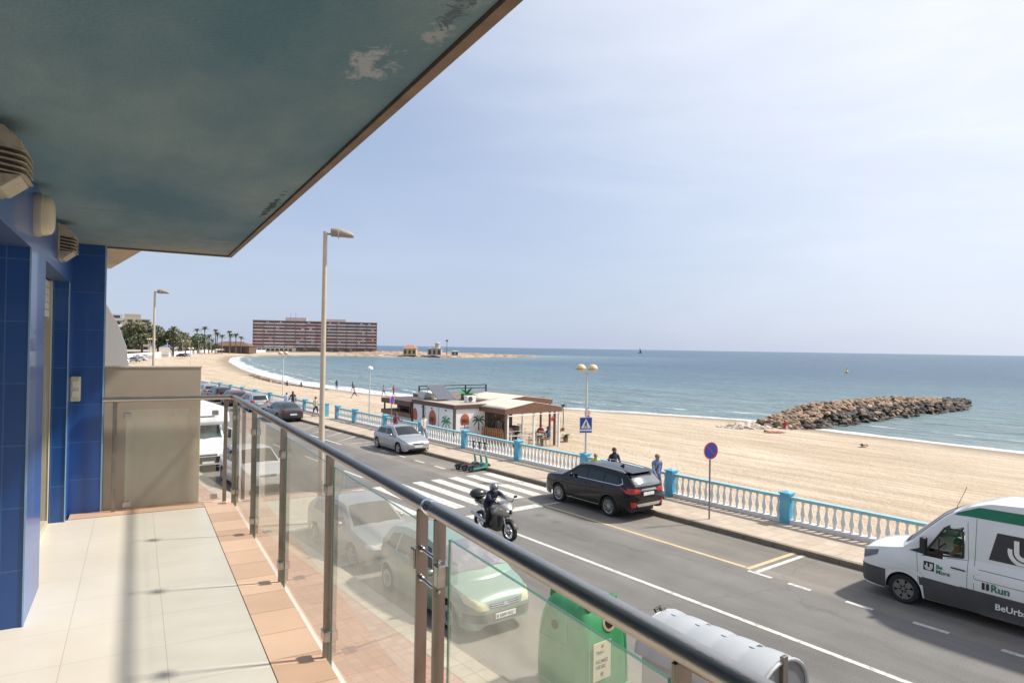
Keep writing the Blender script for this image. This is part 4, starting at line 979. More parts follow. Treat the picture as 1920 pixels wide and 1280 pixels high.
def car_lights(c, nose, hood, plate='front', grille=True, led=False, hl=None, pm=None, gm_=None):
    L = c.L; w = c.W/2
    for sg in (-1, 1):
        x0, x1 = sg*w*.48, sg*w*.86
        c.patch('headlight', [(x0, nose-.1), (x1, nose-.06)], [(x0, nose-.02), (x1, nose+.06)], 'y+', hl or clearlens, off=.008, nu=8, nv=4)
    if grille: c.patch('grille', [(-w*.36, nose-.1), (w*.36, nose-.1)], [(-w*.38, nose-.03), (w*.38, nose-.03)], 'y+', gm_ or dkgrey, off=.008, nu=8, nv=2)
    c.patch('lower_intake', [(-w*.5, .27), (w*.5, .27)], [(-w*.52, .35), (w*.52, .35)], 'y+', black, off=.006, nu=8, nv=2)
    g = MB(); g.box(-.26, .26, L/2+.002, L/2+.016, .4, .51); pl = g.build('number_plate', platewhite, c.root, bevel=.003); return pl
def rear_kit(c, zt, zb_, wz=None, plate_z=.75, lh=.16, lens=None):
    L = c.L; w = c.W/2
    for sg in (-1, 1):
        c.patch('tail_light', [(sg*w*.55, zt-lh), (sg*w*.88, zt-lh)], [(sg*w*.58, zt), (sg*w*.88, zt)], 'y-', lens or redlens, off=.01, nu=6, nv=4)
        c.patch('tail_light', [(L-.22, zt-lh+.01), (L-.03, zt-lh+.01)], [(L-.2, zt), (L-.03, zt)], 'x'+('+' if sg > 0 else '-'), lens or redlens, off=.01, nu=6, nv=4)
    g = MB(); g.box(-.26, .26, -L/2-.016, -L/2-.001, plate_z-.055, plate_z+.055); g.build('number_plate', platewhite, c.root, bevel=.003)
def rear_screen(c, z0, z1, f0=.72, f1=.62, glass=None):
    w = c.W/2; c.patch('rear_window', [(-w*f0, z0), (w*f0, z0)], [(-w*f1, z1), (w*f1, z1)], 'y-', glass or carglass, off=.008, nu=12, nv=6)

# ---- silver hatchback facing us
silver = paint('silver_paint', (.40, .41, .42), .55, .3)
r = thing('parked_car', 'silver five-door hatchback parked at the kerb, its nose towards us', 'car', (18.05, 33.75, 0), pi, 'cars parked by the promenade')
c = Car(hatch_spec(4.11, 1.71, 1.42, belt=.92, hood=.80, nose=.66)).build(silver, r)
std_windows(c, .92, 1.42, 1.05, 1.85, [2.42], 3.55)
car_lights(c, .66, .8); rear_kit(c, .9, .7); rear_screen(c, .98, 1.25); c.mirror(1.55, .96, silver)
c.seam([(1.35, .3), (1.38, .9)]); c.seam([(2.43, .25), (2.43, .9)]); c.seam([(3.0, .62), (3.25, .9)])
for sg in (-1,): c.patch('door_handle', [(2.2, .8), (2.36, .8)], [(2.2, .825), (2.36, .825)], 'x+', silver, off=.02, nu=3, nv=1)
# ---- black SUV tail towards us
blackp = mat('black_paint', (.004, .004, .005), .25, 0, var=.05, coat=.45, spec=.3)
r = thing('parked_car', 'shiny black SUV parked past the crossing, tail and red lamps towards us', 'car', (17.99, 17.7, 0), 0, 'cars parked by the promenade')
L = 4.7
sp = dict(L=L, W=1.83, R=.36, gc=.22, wf=.95, wr=3.62, plan=[(0, .72), (.015, .82), (.05, .91), (.12, .97), (.25, 1), (.78, 1), (.9, .975), (.965, .92), (.99, .86), (1, .8)],
    low=[(0, .42), (.06, .3), (.35, .25), (L-.5, .27), (L-.1, .36), (L, .45)], belt=[(0, .78), (.06, .9), (.3, 1.0), (1.15, 1.1), (1.6, 1.12), (2.6, 1.16), (4.2, 1.2), (L-.04, 1.16), (L, 1.02)],
    roof=[(1.12, 1.1), (1.98, 1.6), (2.6, 1.66), (3.7, 1.63), (4.25, 1.58), (4.66, 1.2)], tumble=.22, spokes=8, spokew=.34, twin=True, crown=.05)
c = Car(sp).build(blackp, r)
std_windows(c, 1.13, 1.66, 1.12, 1.98, [2.48, 3.34], 4.2, tz=1.5)
rear_screen(c, 1.2, 1.53, .74, .62, greyglass); car_lights(c, .88, 1.0); c.mirror(1.75, 1.2, blackp)
for sg, ax in ((-1, 'x-'), (1, 'x+')):
    c.patch('chrome_trim', [(1.5, 1.135), (4.1, 1.165), (4.25, 1.25), (4.15, 1.42)], [(1.5, 1.152), (4.07, 1.182), (4.22, 1.26), (4.13, 1.42)], ax, chrome, off=.012, nu=30, nv=1)
    c.patch('sill_trim', [(1.42, .33), (3.15, .33)], [(1.42, .365), (3.15, .365)], ax, chrome, off=.012, nu=10, nv=1)
    MB().tube([(sg*.66, c.y(2.0), 1.63), (sg*.665, c.y(2.1), 1.695), (sg*.67, c.y(3.2), 1.695), (sg*.65, c.y(4.1), 1.65), (sg*.65, c.y(4.2), 1.6)], .017, 8).build('roof_rail', alu, r, smooth=60)
    c.patch('tail_light', [(sg*.42, .97), (sg*.86, .95)], [(sg*.42, 1.08), (sg*.86, 1.15)], 'y-', redlens, off=.012, nu=8, nv=4)
    c.patch('tail_light', [(L-.26, 1.02), (L-.03, .97)], [(L-.24, 1.13), (L-.03, 1.15)], ax, redlens, off=.012, nu=8, nv=4)
    c.patch('reflector', [(sg*.64, .5), (sg*.8, .5)], [(sg*.66, .66), (sg*.82, .68)], 'y-', redlens, off=.014, nu=5, nv=4)
    c.patch('wheel_arch_trim', [(3.1, .34), (3.17, .62), (3.35, .8), (3.62, .87), (3.9, .8), (4.07, .62), (4.13, .36)], [(3.16, .34), (3.22, .6), (3.4, .76), (3.62, .82), (3.85, .76), (4.02, .6), (4.07, .36)], ax, black, off=.004, nu=30, nv=2)
c.patch('skid_plate', [(-.5, .44), (.5, .44)], [(-.64, .6), (.64, .6)], 'y-', alu, off=.02, nu=10, nv=3)
c.patch('chrome_bar', [(-.42, 1.02), (.42, 1.02)], [(-.36, 1.09), (.36, 1.09)], 'y-', chrome, off=.014, nu=12, nv=2)
MB().box(-.27, .27, -L/2-.03, -L/2-.002, .86, .97).build('number_plate', platewhite, r, bevel=.004)
MB().prism([(-L/2+.28, 1.60), (-L/2+.62, 1.655), (-L/2+.62, 1.68), (-L/2+.2, 1.635)], 'x', -.6, .6).build('spoiler', blackp, r, bevel=.008)
MB().prism([(-1.2, 1.66), (-1.0, 1.675), (-1.18, 1.77)], 'x', -.02, .02).build('antenna_fin', black, r)
c.seam([(1.5, .4), (1.5, 1.1)]); c.seam([(2.5, .35), (2.5, 1.12)]); c.seam([(3.2, .8), (3.42, 1.14)])
for u in (2.25, 3.1): c.patch('door_handle', [(u, .99), (u+.2, 1.0)], [(u, 1.02), (u+.2, 1.03)], 'x-', blackp, off=.03, nu=3, nv=1)
# ---- dark saloon tail towards us
dg = paint('dark_grey_paint', (.045, .048, .052), .5, .3)
r = thing('parked_car', 'dark grey saloon seen from behind, just right of the railing top', 'car', (17.45, 52.2, 0), 0, 'cars parked by the promenade')
L = 4.75
sp = dict(L=L, W=1.83, R=.33, gc=.17, wf=.95, wr=3.7, plan=[(0, .7), (.02, .82), (.06, .92), (.15, .98), (.3, 1), (.75, 1), (.9, .965), (.97, .88), (1, .76)],
    low=[(0, .34), (.1, .22), (L-.4, .22), (L, .36)], belt=[(0, .6), (.08, .7), (.4, .8), (1.2, .9), (2.4, .93), (3.9, .97), (4.3, .98), (L-.05, .94), (L, .82)],
    roof=[(1.15, .9), (2.05, 1.38), (2.6, 1.41), (3.1, 1.38), (3.5, 1.28), (4.15, 1.0)], tumble=.25, bow=.16)
c = Car(sp).build(dg, r); std_windows(c, .95, 1.41, 1.15, 2.05, [2.55], 3.7, tz=1.28)
w = .9; c.patch('rear_window', [(-w*.72, 4.08), (w*.72, 4.08)], [(-w*.58, 3.42), (w*.58, 3.42)], 'z', carglass, off=.008, nu=12, nv=6)
rear_kit(c, .9, .7, plate_z=.6, lh=.17, lens=mat('dark_red_lens', (.22, .02, .025), .2, coat=.5)); car_lights(c, .68, .8); c.mirror(1.7, 1.0, dg); c.seam([(2.5, .3), (2.55, .95)])
# ---- the row further up
def simple_car(label, x, y, rot, paintm, L=4.1, W=1.7, H=1.45, tall=0, rear=True, grp='cars parked by the promenade', name='parked_car'):
    r = thing(name, label, 'car', (x, y, 0), rot, grp)
    b_ = .93+tall*.1
    c = Car(hatch_spec(L, W, H, belt=b_, hood=.82+tall*.1, nose=.68, ws0=1.0-.1*tall, ws1=1.75-.05*tall, rr=L-.5+.1*tall)).build(paintm, r, step=.09)
    std_windows(c, b_, H, 1.0-.1*tall, 1.75, [2.4], L-.6); rear_screen(c, b_+.06, H-.2); rear_kit(c, b_-.02, .7); car_lights(c, .68, .8); c.mirror(1.5, b_+.06, paintm)
    return c
simple_car('silver compact people carrier seen from behind, just beyond the dark saloon', 17.6, 60.6, 0, silver, 4.0, 1.72, 1.62, tall=1)
simple_car('dark red and grey hatchback in the row behind the silver people carrier', 17.6, 67.0, 0, paint('dark_red_paint', (.14, .03, .03), .3, .3), 4.2, 1.72, 1.46)
simple_car('black hatchback in the parked row, third beyond the dark saloon', 17.6, 72.5, 0, blackp, 4.3, 1.75, 1.45)
simple_car('pale silver estate in the parked row, above the railing corner', 17.6, 78, 0, silver, 4.5, 1.75, 1.5)
simple_car('white hatchback in the parked row next to the partition corner', 16.2, 85.5, 0, paint('white_car_paint', (.7, .7, .7), 0, .3), 4.2, 1.75, 1.5)
simple_car('grey car far up the row, mostly behind the partition corner', 17.9, 91, 0, dg, 4.3, 1.75, 1.5)
# far car park by the white wall
for k, (x, y, rot, col_) in enumerate([(30, 224, .9, 'silver_paint'), (33.5, 236, 1.0, 'white_car_paint'), (57.5, 300, .6, 'black_paint'), (61.5, 312, .7, 'silver_paint'), (25, 205, .3, 'white_car_paint')]):
    simple_car(['silver car parked by the far white wall, left of the others', 'white car beside the far ficus trees', 'dark car at the gap in the far white wall', 'silver car right of the gap in the far white wall', 'white car at the left end of the far promenade'][k], x, y, rot, MATS[col_], grp='tiny far parked cars')
# ---- green people carrier below the railing
green = paint('pale_green_paint', (.235, .34, .27), .35, .32)
r = thing('parked_car', 'pale green rounded people carrier behind the railing glass, nose towards us', 'car', (8.3, 13.0, 0), pi, 'cars parked on the near side')
L = 4.28
sp = dict(L=L, W=1.76, R=.31, gc=.18, wf=.88, wr=3.64, plan=[(0, .6), (.01, .72), (.03, .82), (.07, .91), (.14, .975), (.25, 1), (.78, 1), (.9, .96), (.97, .88), (1, .78)],
    low=[(0, .3), (.05, .22), (.3, .19), (L-.4, .2), (L, .34)], belt=[(0, .55), (.04, .68), (.15, .78), (.45, .88), (.95, .99), (1.4, 1.02), (2.6, 1.04), (4.0, 1.05), (L-.04, 1.02), (L, .9)],
    roof=[(.82, .97), (1.75, 1.5), (2.3, 1.6), (3.2, 1.6), (3.8, 1.5), (4.2, 1.07)], tumble=.24, bow=.2, crown=.08, spokes=7, spokew=.55, rimmat=mat('hubcap', (.5, .52, .5), .4, .4))
c = Car(sp).build(green, r)
c.both('side_window', [(1.62, 1.06), (2.28, 1.07)], [(1.86, 1.44), (2.26, 1.47)], carglass, off=.006); c.both('side_window', [(2.36, 1.07), (3.25, 1.08)], [(2.34, 1.47), (3.2, 1.46)], carglass, off=.006)
c.both('side_window', [(3.33, 1.08), (3.85, 1.09)], [(3.28, 1.45), (3.65, 1.38)], carglass, off=.006); c.both('side_window', [(1.2, 1.06), (1.55, 1.06)], [(1.5, 1.22), (1.6, 1.3)], carglass, off=.006, nu=6, nv=3)
w0 = .7; c.patch('windscreen', [(-w0, .98), (0, .84), (w0, .98)], [(-.5, 1.78), (0, 1.74), (.5, 1.78)], 'z', mat('hazy_windscreen', (.17, .17, .19), .1, var=.25, scale=2, coat=.6, col2=(.3, .29, .28), lo=.5, hi=.7), off=.008, nu=18, nv=9)
for sg in (-1, 1):
    c.patch('headlight', [(sg*.40, .60), (sg*.62, .60), (sg*.80, .72)], [(sg*.46, .72), (sg*.66, .80), (sg*.81, .90)], 'y+', mat('yellowed_lens', (.58, .56, .36), .15, coat=.7, var=.2, scale=8), off=.01, nu=10, nv=5)
    MB().tube([(sg*.02, c.y(.93), 1.035), (sg*.1+.25, c.y(1.02), 1.055), (sg*.1+.5, c.y(1.12), 1.05)], .012, 6).build('wiper', black, r)
c.patch('grille', [(-.36, .62), (0, .6), (.36, .62)], [(-.38, .70), (0, .69), (.38, .70)], 'y+', dkgrey, off=.008, nu=12, nv=2)
for z in (.64, .68): c.patch('grille_bar', [(-.36, z-.006), (0, z-.02), (.36, z-.006)], [(-.36, z+.008), (0, z-.004), (.36, z+.008)], 'y+', chrome, off=.018, nu=12, nv=1)
for k in (0, 1):
    z = .645+k*.035; c.patch('badge', [(-.07, z-.03), (0, z), (.07, z-.03)], [(-.07, z-.012), (0, z+.02), (.07, z-.012)], 'y+', chrome, off=.026, nu=6, nv=1)
c.patch('bumper_strip', [(-.82, .36), (0, .35), (.82, .36)], [(-.82, .53), (0, .53), (.82, .53)], 'y+', mat('bumper_grey', (.12, .13, .12), .6), off=.01, nu=24, nv=4)
pl = MB().box(-.26, .26, L/2+.01, L/2+.026, .39, .50).build('number_plate', platewhite, r, bevel=.003)
text('plate_text', 'B 5009 WZ', .088, blkpaint, frame_m((.235, L/2+.027, .413), (-1, 0, 0), (0, 0, 1)), pl, .001, True)
c.mirror(1.45, 1.06, green); c.seam([(1.35, .3), (1.42, 1.02)]); c.seam([(2.32, .28), (2.32, 1.04)]); c.seam([(3.0, .6), (3.28, 1.05)]); rear_kit(c, 1.0, .7)
# ---- grey car behind the green one and a white one by the crossing (behind the glass)
gp = paint('light_grey_paint', (.25, .26, .265), .5, .3)
r = thing('parked_car', 'light grey car behind the railing glass, parked behind the pale green one', 'car', (8.3, 17.95, 0), pi, 'cars parked on the near side')
c = Car(hatch_spec(4.45, 1.78, 1.5, belt=.98, hood=.85, nose=.7, ws0=1.0, ws1=1.85)).build(gp, r)
std_windows(c, .98, 1.5, 1.0, 1.85, [2.5], 3.8); car_lights(c, .7, .85); rear_kit(c, .95, .7); rear_screen(c, 1.03, 1.3); c.mirror(1.5, 1.02, gp); c.seam([(1.4, .3), (1.42, .95)]); c.seam([(2.5, .3), (2.5, .96)])
r = thing('parked_car', 'white car behind the railing glass, facing us beyond the widened pavement', 'car', (8.35, 28.8, 0), pi, 'cars parked on the near side')
wp = MATS['white_car_paint']
c = Car(hatch_spec(4.4, 1.8, 1.62, belt=1.0, hood=.92, nose=.78, ws0=.95, ws1=1.8)).build(wp, r)
std_windows(c, 1.0, 1.62, .95, 1.8, [2.5], 3.8); pl = car_lights(c, .78, .92); rear_kit(c, .95, .7); rear_screen(c, 1.05, 1.4); c.mirror(1.5, 1.05, wp)
for k in (0, 1):
    z = .72+k*.04; c.patch('badge', [(-.07, z-.03), (0, z), (.07, z-.03)], [(-.07, z-.012), (0, z+.02), (.07, z-.012)], 'y+', chrome, off=.026, nu=6, nv=1)
# ---- motorhome (white, luton body) further back on the near side
mhp = mat('motorhome_white', (.74, .75, .75), .35, var=.04, coat=.4)
r = thing('motorhome', 'white coachbuilt motorhome seen head-on through the railing corner glass', 'motorhome', (7.45, 35.5, 0), pi)
L = 6.2
sp = dict(L=L, W=2.05, R=.34, gc=.2, wf=.95, wr=4.7, plan=[(0, .8), (.01, .86), (.03, .92), (.08, .97), (.14, 1), (1, 1)], low=[(0, .35), (.1, .25), (L, .3)],
    belt=[(0, .72), (.05, .86), (.5, 1.12), (.85, 1.25), (1.4, 1.35), (2.0, 1.4), (L, 1.4)], roof=[(.8, 1.22), (1.6, 2.1), (2.2, 2.2), (L-.05, 2.2), (L, 1.4)], tumble=.12, bow=.14, crown=.1)
c = Car(sp).build(mhp, r, step=.08)
c.patch('windscreen', [(-.82, .96), (0, .82), (.82, .96)], [(-.74, 1.5), (0, 1.46), (.74, 1.5)], 'z', mat('screen_green', (.03, .06, .06), .06, coat=.6), off=.01, nu=14, nv=8)
c.both('side_window', [(1.35, 1.4), (2.0, 1.42)], [(1.65, 1.9), (2.0, 1.92)], carglass, off=.008)
car_lights(c, .86, 1.0, gm_=black)
for sg in (-1, 1): c.patch('headlight', [(sg*.6, .82), (sg*.92, .86)], [(sg*.62, 1.0), (sg*.9, 1.1)], 'y+', clearlens, off=.01)
c.patch('black_bumper', [(-.55, .42), (.55, .42)], [(-.5, .72), (.5, .72)], 'y+', black, off=.012, nu=10, nv=4)
g = MB(); g.prism([(L/2-1.0, 2.05), (L/2-.85, 2.2), (L/2-1.0, 2.6), (L/2-1.5, 2.85), (-L/2, 2.85), (-L/2, .5), (L/2-2.3, .5), (L/2-2.3, 2.05)], 'x', -1.12, 1.12); g.build('coach_body', mhp, r, bevel=.06)
for sg in (-1, 1):
    MB().box(sg*1.13-.01, sg*1.13+.01, -.6, .5, 1.5, 2.1).build('side_window', carglass, r); g = MB(); g.box(sg*1.25-.06, sg*1.25+.06, L/2-1.45, L/2-1.33, 1.35, 1.75); g.tube([(sg*1.0, L/2-1.4, 1.4), (sg*1.25, L/2-1.4, 1.45)], .02, 6); g.build('door_mirror', black, r, bevel=.02)
MB().box(-.45, .45, L/2-.98, L/2-.94, 2.28, 2.5).build('roof_window', carglass, r)

# ================================================================ white van
vw = paint('van_white', (.72, .73, .73), 0, .3)
r = thing('delivery_van', 'white high-roof panel van with green roof edge and black U logo, driver at the wheel', 'van', (18.05, 4.75, 0), 0)
L = 5.95
sp = dict(L=L, W=1.99, R=.345, gc=.22, wf=1.02, wr=4.68,
    plan=[(0, .74), (.006, .82), (.02, .89), (.05, .95), (.10, .985), (.17, 1), (.97, 1), (1, .96)],
    low=[(0, .36), (.05, .28), (.25, .25), (L-.4, .3), (L, .42)],
    belt=[(0, .82), (.03, 1.0), (.10, 1.1), (.3, 1.17), (.8, 1.28), (1.15, 1.36), (1.5, 1.38), (L-.02, 1.4), (L, 1.35)],
    roof=[(.98, 1.32), (1.95, 2.28), (2.25, 2.50), (2.7, 2.66), (3.4, 2.71), (L-.25, 2.71), (L-.08, 2.62), (L, 1.4)], tumble=.15, bow=.2, crown=.10,
    spokes=6, spokew=.5, rimmat=mat('steel_wheel', (.2, .19, .18), .5, .5))
def inwin(u, z):
    if z < 1.27 or z > 2.0 or u > 2.26 or u < 1.42: return False
    return z < 1.27+(u-1.42)*1.55 and z > 1.27+(u-1.42)*.12
def vhole(x, y, z):
    u = L/2-y
    if abs(x) > .75 and inwin(u, z): return True
    return False
c = Car(sp).build(vw, r, step=.04, winhole=vhole)
vg = glassmat('van_glass', (.88, .93, .91), .03, (.2, .25, .24), 1.0, .02)
for ax, sg in (('x-', -1), ('x+', 1)):
    def wx(u, z): 
        zb = 1.38; return sg*(.995*.925*(1-.15*((max(z, zb)-zb)/(2.71-zb))**1.25)+.004)
    quad = [(1.44, 1.29), (2.24, 1.39), (2.22, 1.97), (1.86, 1.97)]
    MB().add([(wx(u, z)-sg*.012, c.y(u), z) for u, z in quad], [(0, 1, 2, 3)]).build('side_window', vg, r)
    g = MB(); ring = quad+[quad[0]]
    for a, b_ in zip(ring, ring[1:]):
        g.tube([(wx(*a)+sg*.003, c.y(a[0]), a[1]), (wx((a[0]+b_[0])/2, (a[1]+b_[1])/2)+sg*.003, c.y((a[0]+b_[0])/2), (a[1]+b_[1])/2), (wx(*b_)+sg*.003, c.y(b_[0]), b_[1])], .022, 6)
    g.build('window_seal', black, r)
    MB().tube([(wx(1.72, 1.35), c.y(1.74), 1.33), (wx(1.75, 1.7), c.y(1.75), 1.7)], .014, 6).build('quarter_pillar', black, r)
    # black corner piece and big door mirror
    c.patch('corner_trim', [(1.12, 1.30), (1.44, 1.28)], [(1.36, 1.40), (1.46, 1.52)], ax, black, off=.006, nu=6, nv=3)
    g = MB(); g.box(sg*1.02, sg*1.21, c.y(1.5)-.06, c.y(1.5)+.06, 1.36, 1.72); mi_ = g.build('door_mirror', black, r, bevel=.03)
    MB().tube([(sg*.9, c.y(1.46), 1.38), (sg*1.08, c.y(1.5), 1.4)], .025, 6).build('mirror_arm', black, mi_)
    # lower dark grey wrap following the arches, green roof stripe
    c.patch('lower_wrap', [(.0, .38), (.05, .30), (.62, .26)], [(.0, .72), (.3, .72), (.62, .72)], ax, dkgrey, off=.006, nu=20, nv=6)
    c.patch('lower_wrap', [(1.40, .26), (4.28, .26)], [(1.36, .76), (4.28, .70)], ax, dkgrey, off=.006, nu=40, nv=5)
    c.patch('lower_wrap', [(.62, .74), (.72, .78), (1.02, .84), (1.32, .78), (1.42, .74)], [(.60, .80), (.70, .86), (1.02, .93), (1.34, .86), (1.46, .78)], ax, vw, off=.02, nu=20, nv=3)
    c.patch('side_moulding', [(2.2, .70), (5.5, .68)], [(2.2, .76), (5.5, .74)], ax, dkgrey, off=.016, nu=30, nv=2)
    c.patch('green_stripe', [(2.02, 2.30), (2.3, 2.32), (5.7, 2.34)], [(2.08, 2.36), (2.5, 2.55), (5.7, 2.60)], ax, mat('green_vinyl', (.0, .16, .085), .35), off=.006, nu=50, nv=6)
    c.patch('logo_panel', [(2.72, 1.48), (5.1, 1.48)], [(2.86, 2.08), (5.1, 2.08)], ax, mat('black_vinyl', (.03, .03, .032), .4), off=.006, nu=36, nv=6)
    c.patch('headlight', [(.06, .84), (.42, 1.02)], [(.10, 1.04), (.44, 1.14)], ax, mat('dark_lens', (.1, .11, .12), .1, coat=.8), off=.01, nu=8, nv=4)
    c.patch('headlight', [(sg*.52, .86), (sg*.84, .88)], [(sg*.56, 1.0), (sg*.84, 1.04)], 'y+', MATS['dark_lens'], off=.01, nu=8, nv=4)
    c.patch('door_handle', [(2.02, 1.12), (2.30, 1.11)], [(2.02, 1.15), (2.30, 1.14)], ax, black, off=.03, nu=3, nv=1)
c.patch('front_bumper', [(-.78, .34), (0, .33), (.78, .34)], [(-.78, .72), (0, .72), (.78, .72)], 'y+', dkgrey, off=.012, nu=20, nv=5)
c.patch('grille', [(-.46, .78), (.46, .78)], [(-.4, .98), (.4, .98)], 'y+', black, off=.012, nu=12, nv=4)
c.patch('windscreen', [(-.80, 1.10), (0, .96), (.80, 1.10)], [(-.70, 1.95), (0, 1.90), (.70, 1.95)], 'z', carglass, off=.01, nu=18, nv=10)
c.patch('hood_vent', [(-.72, .98), (0, .86), (.72, .98)], [(-.74, 1.09), (0, .96), (.74, 1.09)], 'z', black, off=.008, nu=18, nv=2)
c.seam([(1.36, .35), (1.33, 1.0), (1.30, 1.30)]); c.seam([(2.33, .3), (2.34, 1.4), (2.30, 2.2)]); c.seam([(2.46, .3), (2.47, 2.3)]); c.seam([(1.40, 1.24), (1.5, 1.26), (2.33, 1.36)]); c.seam([(2.55, 1.22), (5.0, 1.2)], .012); c.seam([(2.47, 1.0), (5.3, .98)], .01)
xx = -.995-.003
def side_t(s_, u, z, size, m, bold=True, dx=0):
    h = c.bvh.ray_cast(Vector((-3, c.y(u), z)), Vector((1, 0, 0))); x = h[0].x if h[0] else xx
    return text('lettering', s_, size, m, frame_m((x-.012+dx, c.y(u), z), (0, -1, 0), (0.05, 0, 1)), r, .002, bold)
gv = MATS['green_vinyl']
side_t('Be', 1.72, 1.03, .13, gv); side_t('More', 1.72, .92, .13, gv); side_t('Run', 2.78, .82, .22, gv, dx=-.006); side_t('BeUrban', 2.86, .46, .19, white, dx=-.008)
for u0 in (2.62, 2.70): c.patch('bar_mark', [(u0, .82), (u0+.055, .82)], [(u0, .97), (u0+.055, .97)], 'x-', black, off=.012, nu=2, nv=2)
def ulogo(u, z, s_, m, off=.011):
    """concentric U: an outer hook and an inner U"""
    g = MB(); h = c.bvh.ray_cast(Vector((-3, c.y(u), z)), Vector((1, 0, 0)))
    x = h[0].x-off
    def arc(r0, r1, a0, a1, x_, cx, cz, n=18):
        vs = []
        for k in range(n+1):
            a = a0+(a1-a0)*k/n; vs += [(x_-.0, -(cx+r0*cos(a)), cz+r0*sin(a)), (x_, -(cx+r1*cos(a)), cz+r1*sin(a))]
        g.add(vs, [(2*k, 2*k+1, 2*k+3, 2*k+2) for k in range(n)])
    cy_ = 0
    arc(.16*s_, .34*s_, pi, 2*pi, x, 0, -.05*s_); 
    for sg in (-1, 1): g.add([(x, -(sg*.16*s_), -.05*s_), (x, -(sg*.34*s_), -.05*s_), (x, -(sg*.34*s_), .42*s_), (x, -(sg*.16*s_), .42*s_)], [(0, 1, 2, 3)])
    arc(.40*s_, .56*s_, pi*.93, 2*pi, x, 0, -.05*s_)
    g.add([(x, -.40*s_, -.05*s_), (x, -.56*s_, -.05*s_), (x, -.56*s_, .42*s_), (x, -.40*s_, .42*s_)], [(0, 1, 2, 3)])
    o = g.build('u_logo', m, r, fixn=False); o.location = (0, c.y(u), z); return o
ulogo(3.35, 1.78, .52, white, .03)
c.patch('logo_square', [(1.46, .94), (1.68, .94)], [(1.46, 1.14), (1.68, 1.14)], 'x-', black, off=.007, nu=3, nv=3); ulogo(1.57, 1.045, .15, white, .014)
# cab inside: seats, dash, wheel
sm = mat('seat_grey', (.16, .16, .17), .8); 
for sx_ in (-.5, .45):
    g = MB(); g.box(sx_-.25, sx_+.25, c.y(2.15), c.y(1.6), .68, .82); g.box(sx_-.24, sx_+.24, c.y(2.26), c.y(2.12), .8, 1.42); g.box(sx_-.13, sx_+.13, c.y(2.26), c.y(2.17), 1.44, 1.62); g.build('seat', sm, r, bevel=.03)
MB().box(-.85, .85, c.y(1.5), c.y(1.15), .9, 1.3).build('dashboard', mat('dash_grey', (.12, .12, .12), .7), r, bevel=.04)
MB().box(-.8, .8, c.y(2.62), c.y(2.58), .4, 1.9).build('bulkhead', mat('bulkhead', (.25, .25, .25), .7), r)
g = MB(); q = Matrix.Rotation(radians(-55), 3, 'X')
g.tube([Vector((-.5, c.y(1.62), 1.36))+q @ Vector((.19*cos(a*pi/10), .19*sin(a*pi/10), 0)) for a in range(21)], .015, 6, cap=False); g.cyl((-.5, c.y(1.62), 1.36), (-.5, c.y(1.4), 1.22), .02, n=6); g.build('steering_wheel', black, r)
MB().tube([(-.62, c.y(2.0), 2.42), (-.66, c.y(2.22), 2.95)], .006, 5).build('antenna', black, r)
VAN = r
# ================================================================ people
def clothm(name, col, **k): return mat('cloth_'+name, col, .85, var=k.pop('var', .12), scale=k.pop('scale', 12), **k)
C_navy = clothm('navy', (.02, .025, .05)); C_jean = clothm('jeans', (.10, .14, .24)); C_bluecheck = clothm('blue_check', (.13, .18, .34), col2=(.30, .36, .5), lo=.45, hi=.6, scale=30)
C_white = clothm('white', (.62, .6, .56)); C_black = clothm('black', (.02, .02, .022)); C_red = clothm('red', (.4, .05, .05)); C_wine = clothm('wine', (.13, .03, .04)); C_yellow = clothm('yellow', (.6, .62, .12))
C_grey = clothm('grey', (.2, .2, .2)); C_beige = clothm('beige', (.45, .38, .28)); C_lblue = clothm('pale_blue', (.35, .42, .6)); C_pink = clothm('pink', (.6, .3, .3)); C_swim = clothm('swim', (.05, .05, .08))
H_dark = mat('hair_dark', (.035, .025, .02), .7); H_grey = mat('hair_grey', (.25, .23, .21), .7); H_brown = mat('hair_brown', (.10, .055, .03), .7); H_blond = mat('hair_blond', (.35, .24, .12), .7)
POSES = {
 # hip/knee/ankle etc. are set by angles (degrees, forward positive): thighL, kneeL, thighR, kneeR, armL, elbowL, armR, elbowR, lean
 'walk': (24, 8, -18, 26, -22, 15, 24, 25, 3), 'walk2': (-16, 22, 20, 6, 20, 28, -18, 18, 3), 'stand': (3, 2, -3, 2, 4, 12, -2, 10, 1),
 'sit': (88, 88, 84, 82, 28, 45, 32, 50, 4), 'talk': (4, 3, -4, 5, 30, 80, 6, 14, 0), 'sitground': (75, 110, 82, 120, 45, 40, 40, 45, 14),
 'ride': (66, 84, 66, 84, 66, 14, 66, 14, 30), 'drive': (80, 70, 82, 76, 50, 42, 54, 40, -6), 'run': (42, 20, -25, 60, -35, 70, 40, 70, 8)}
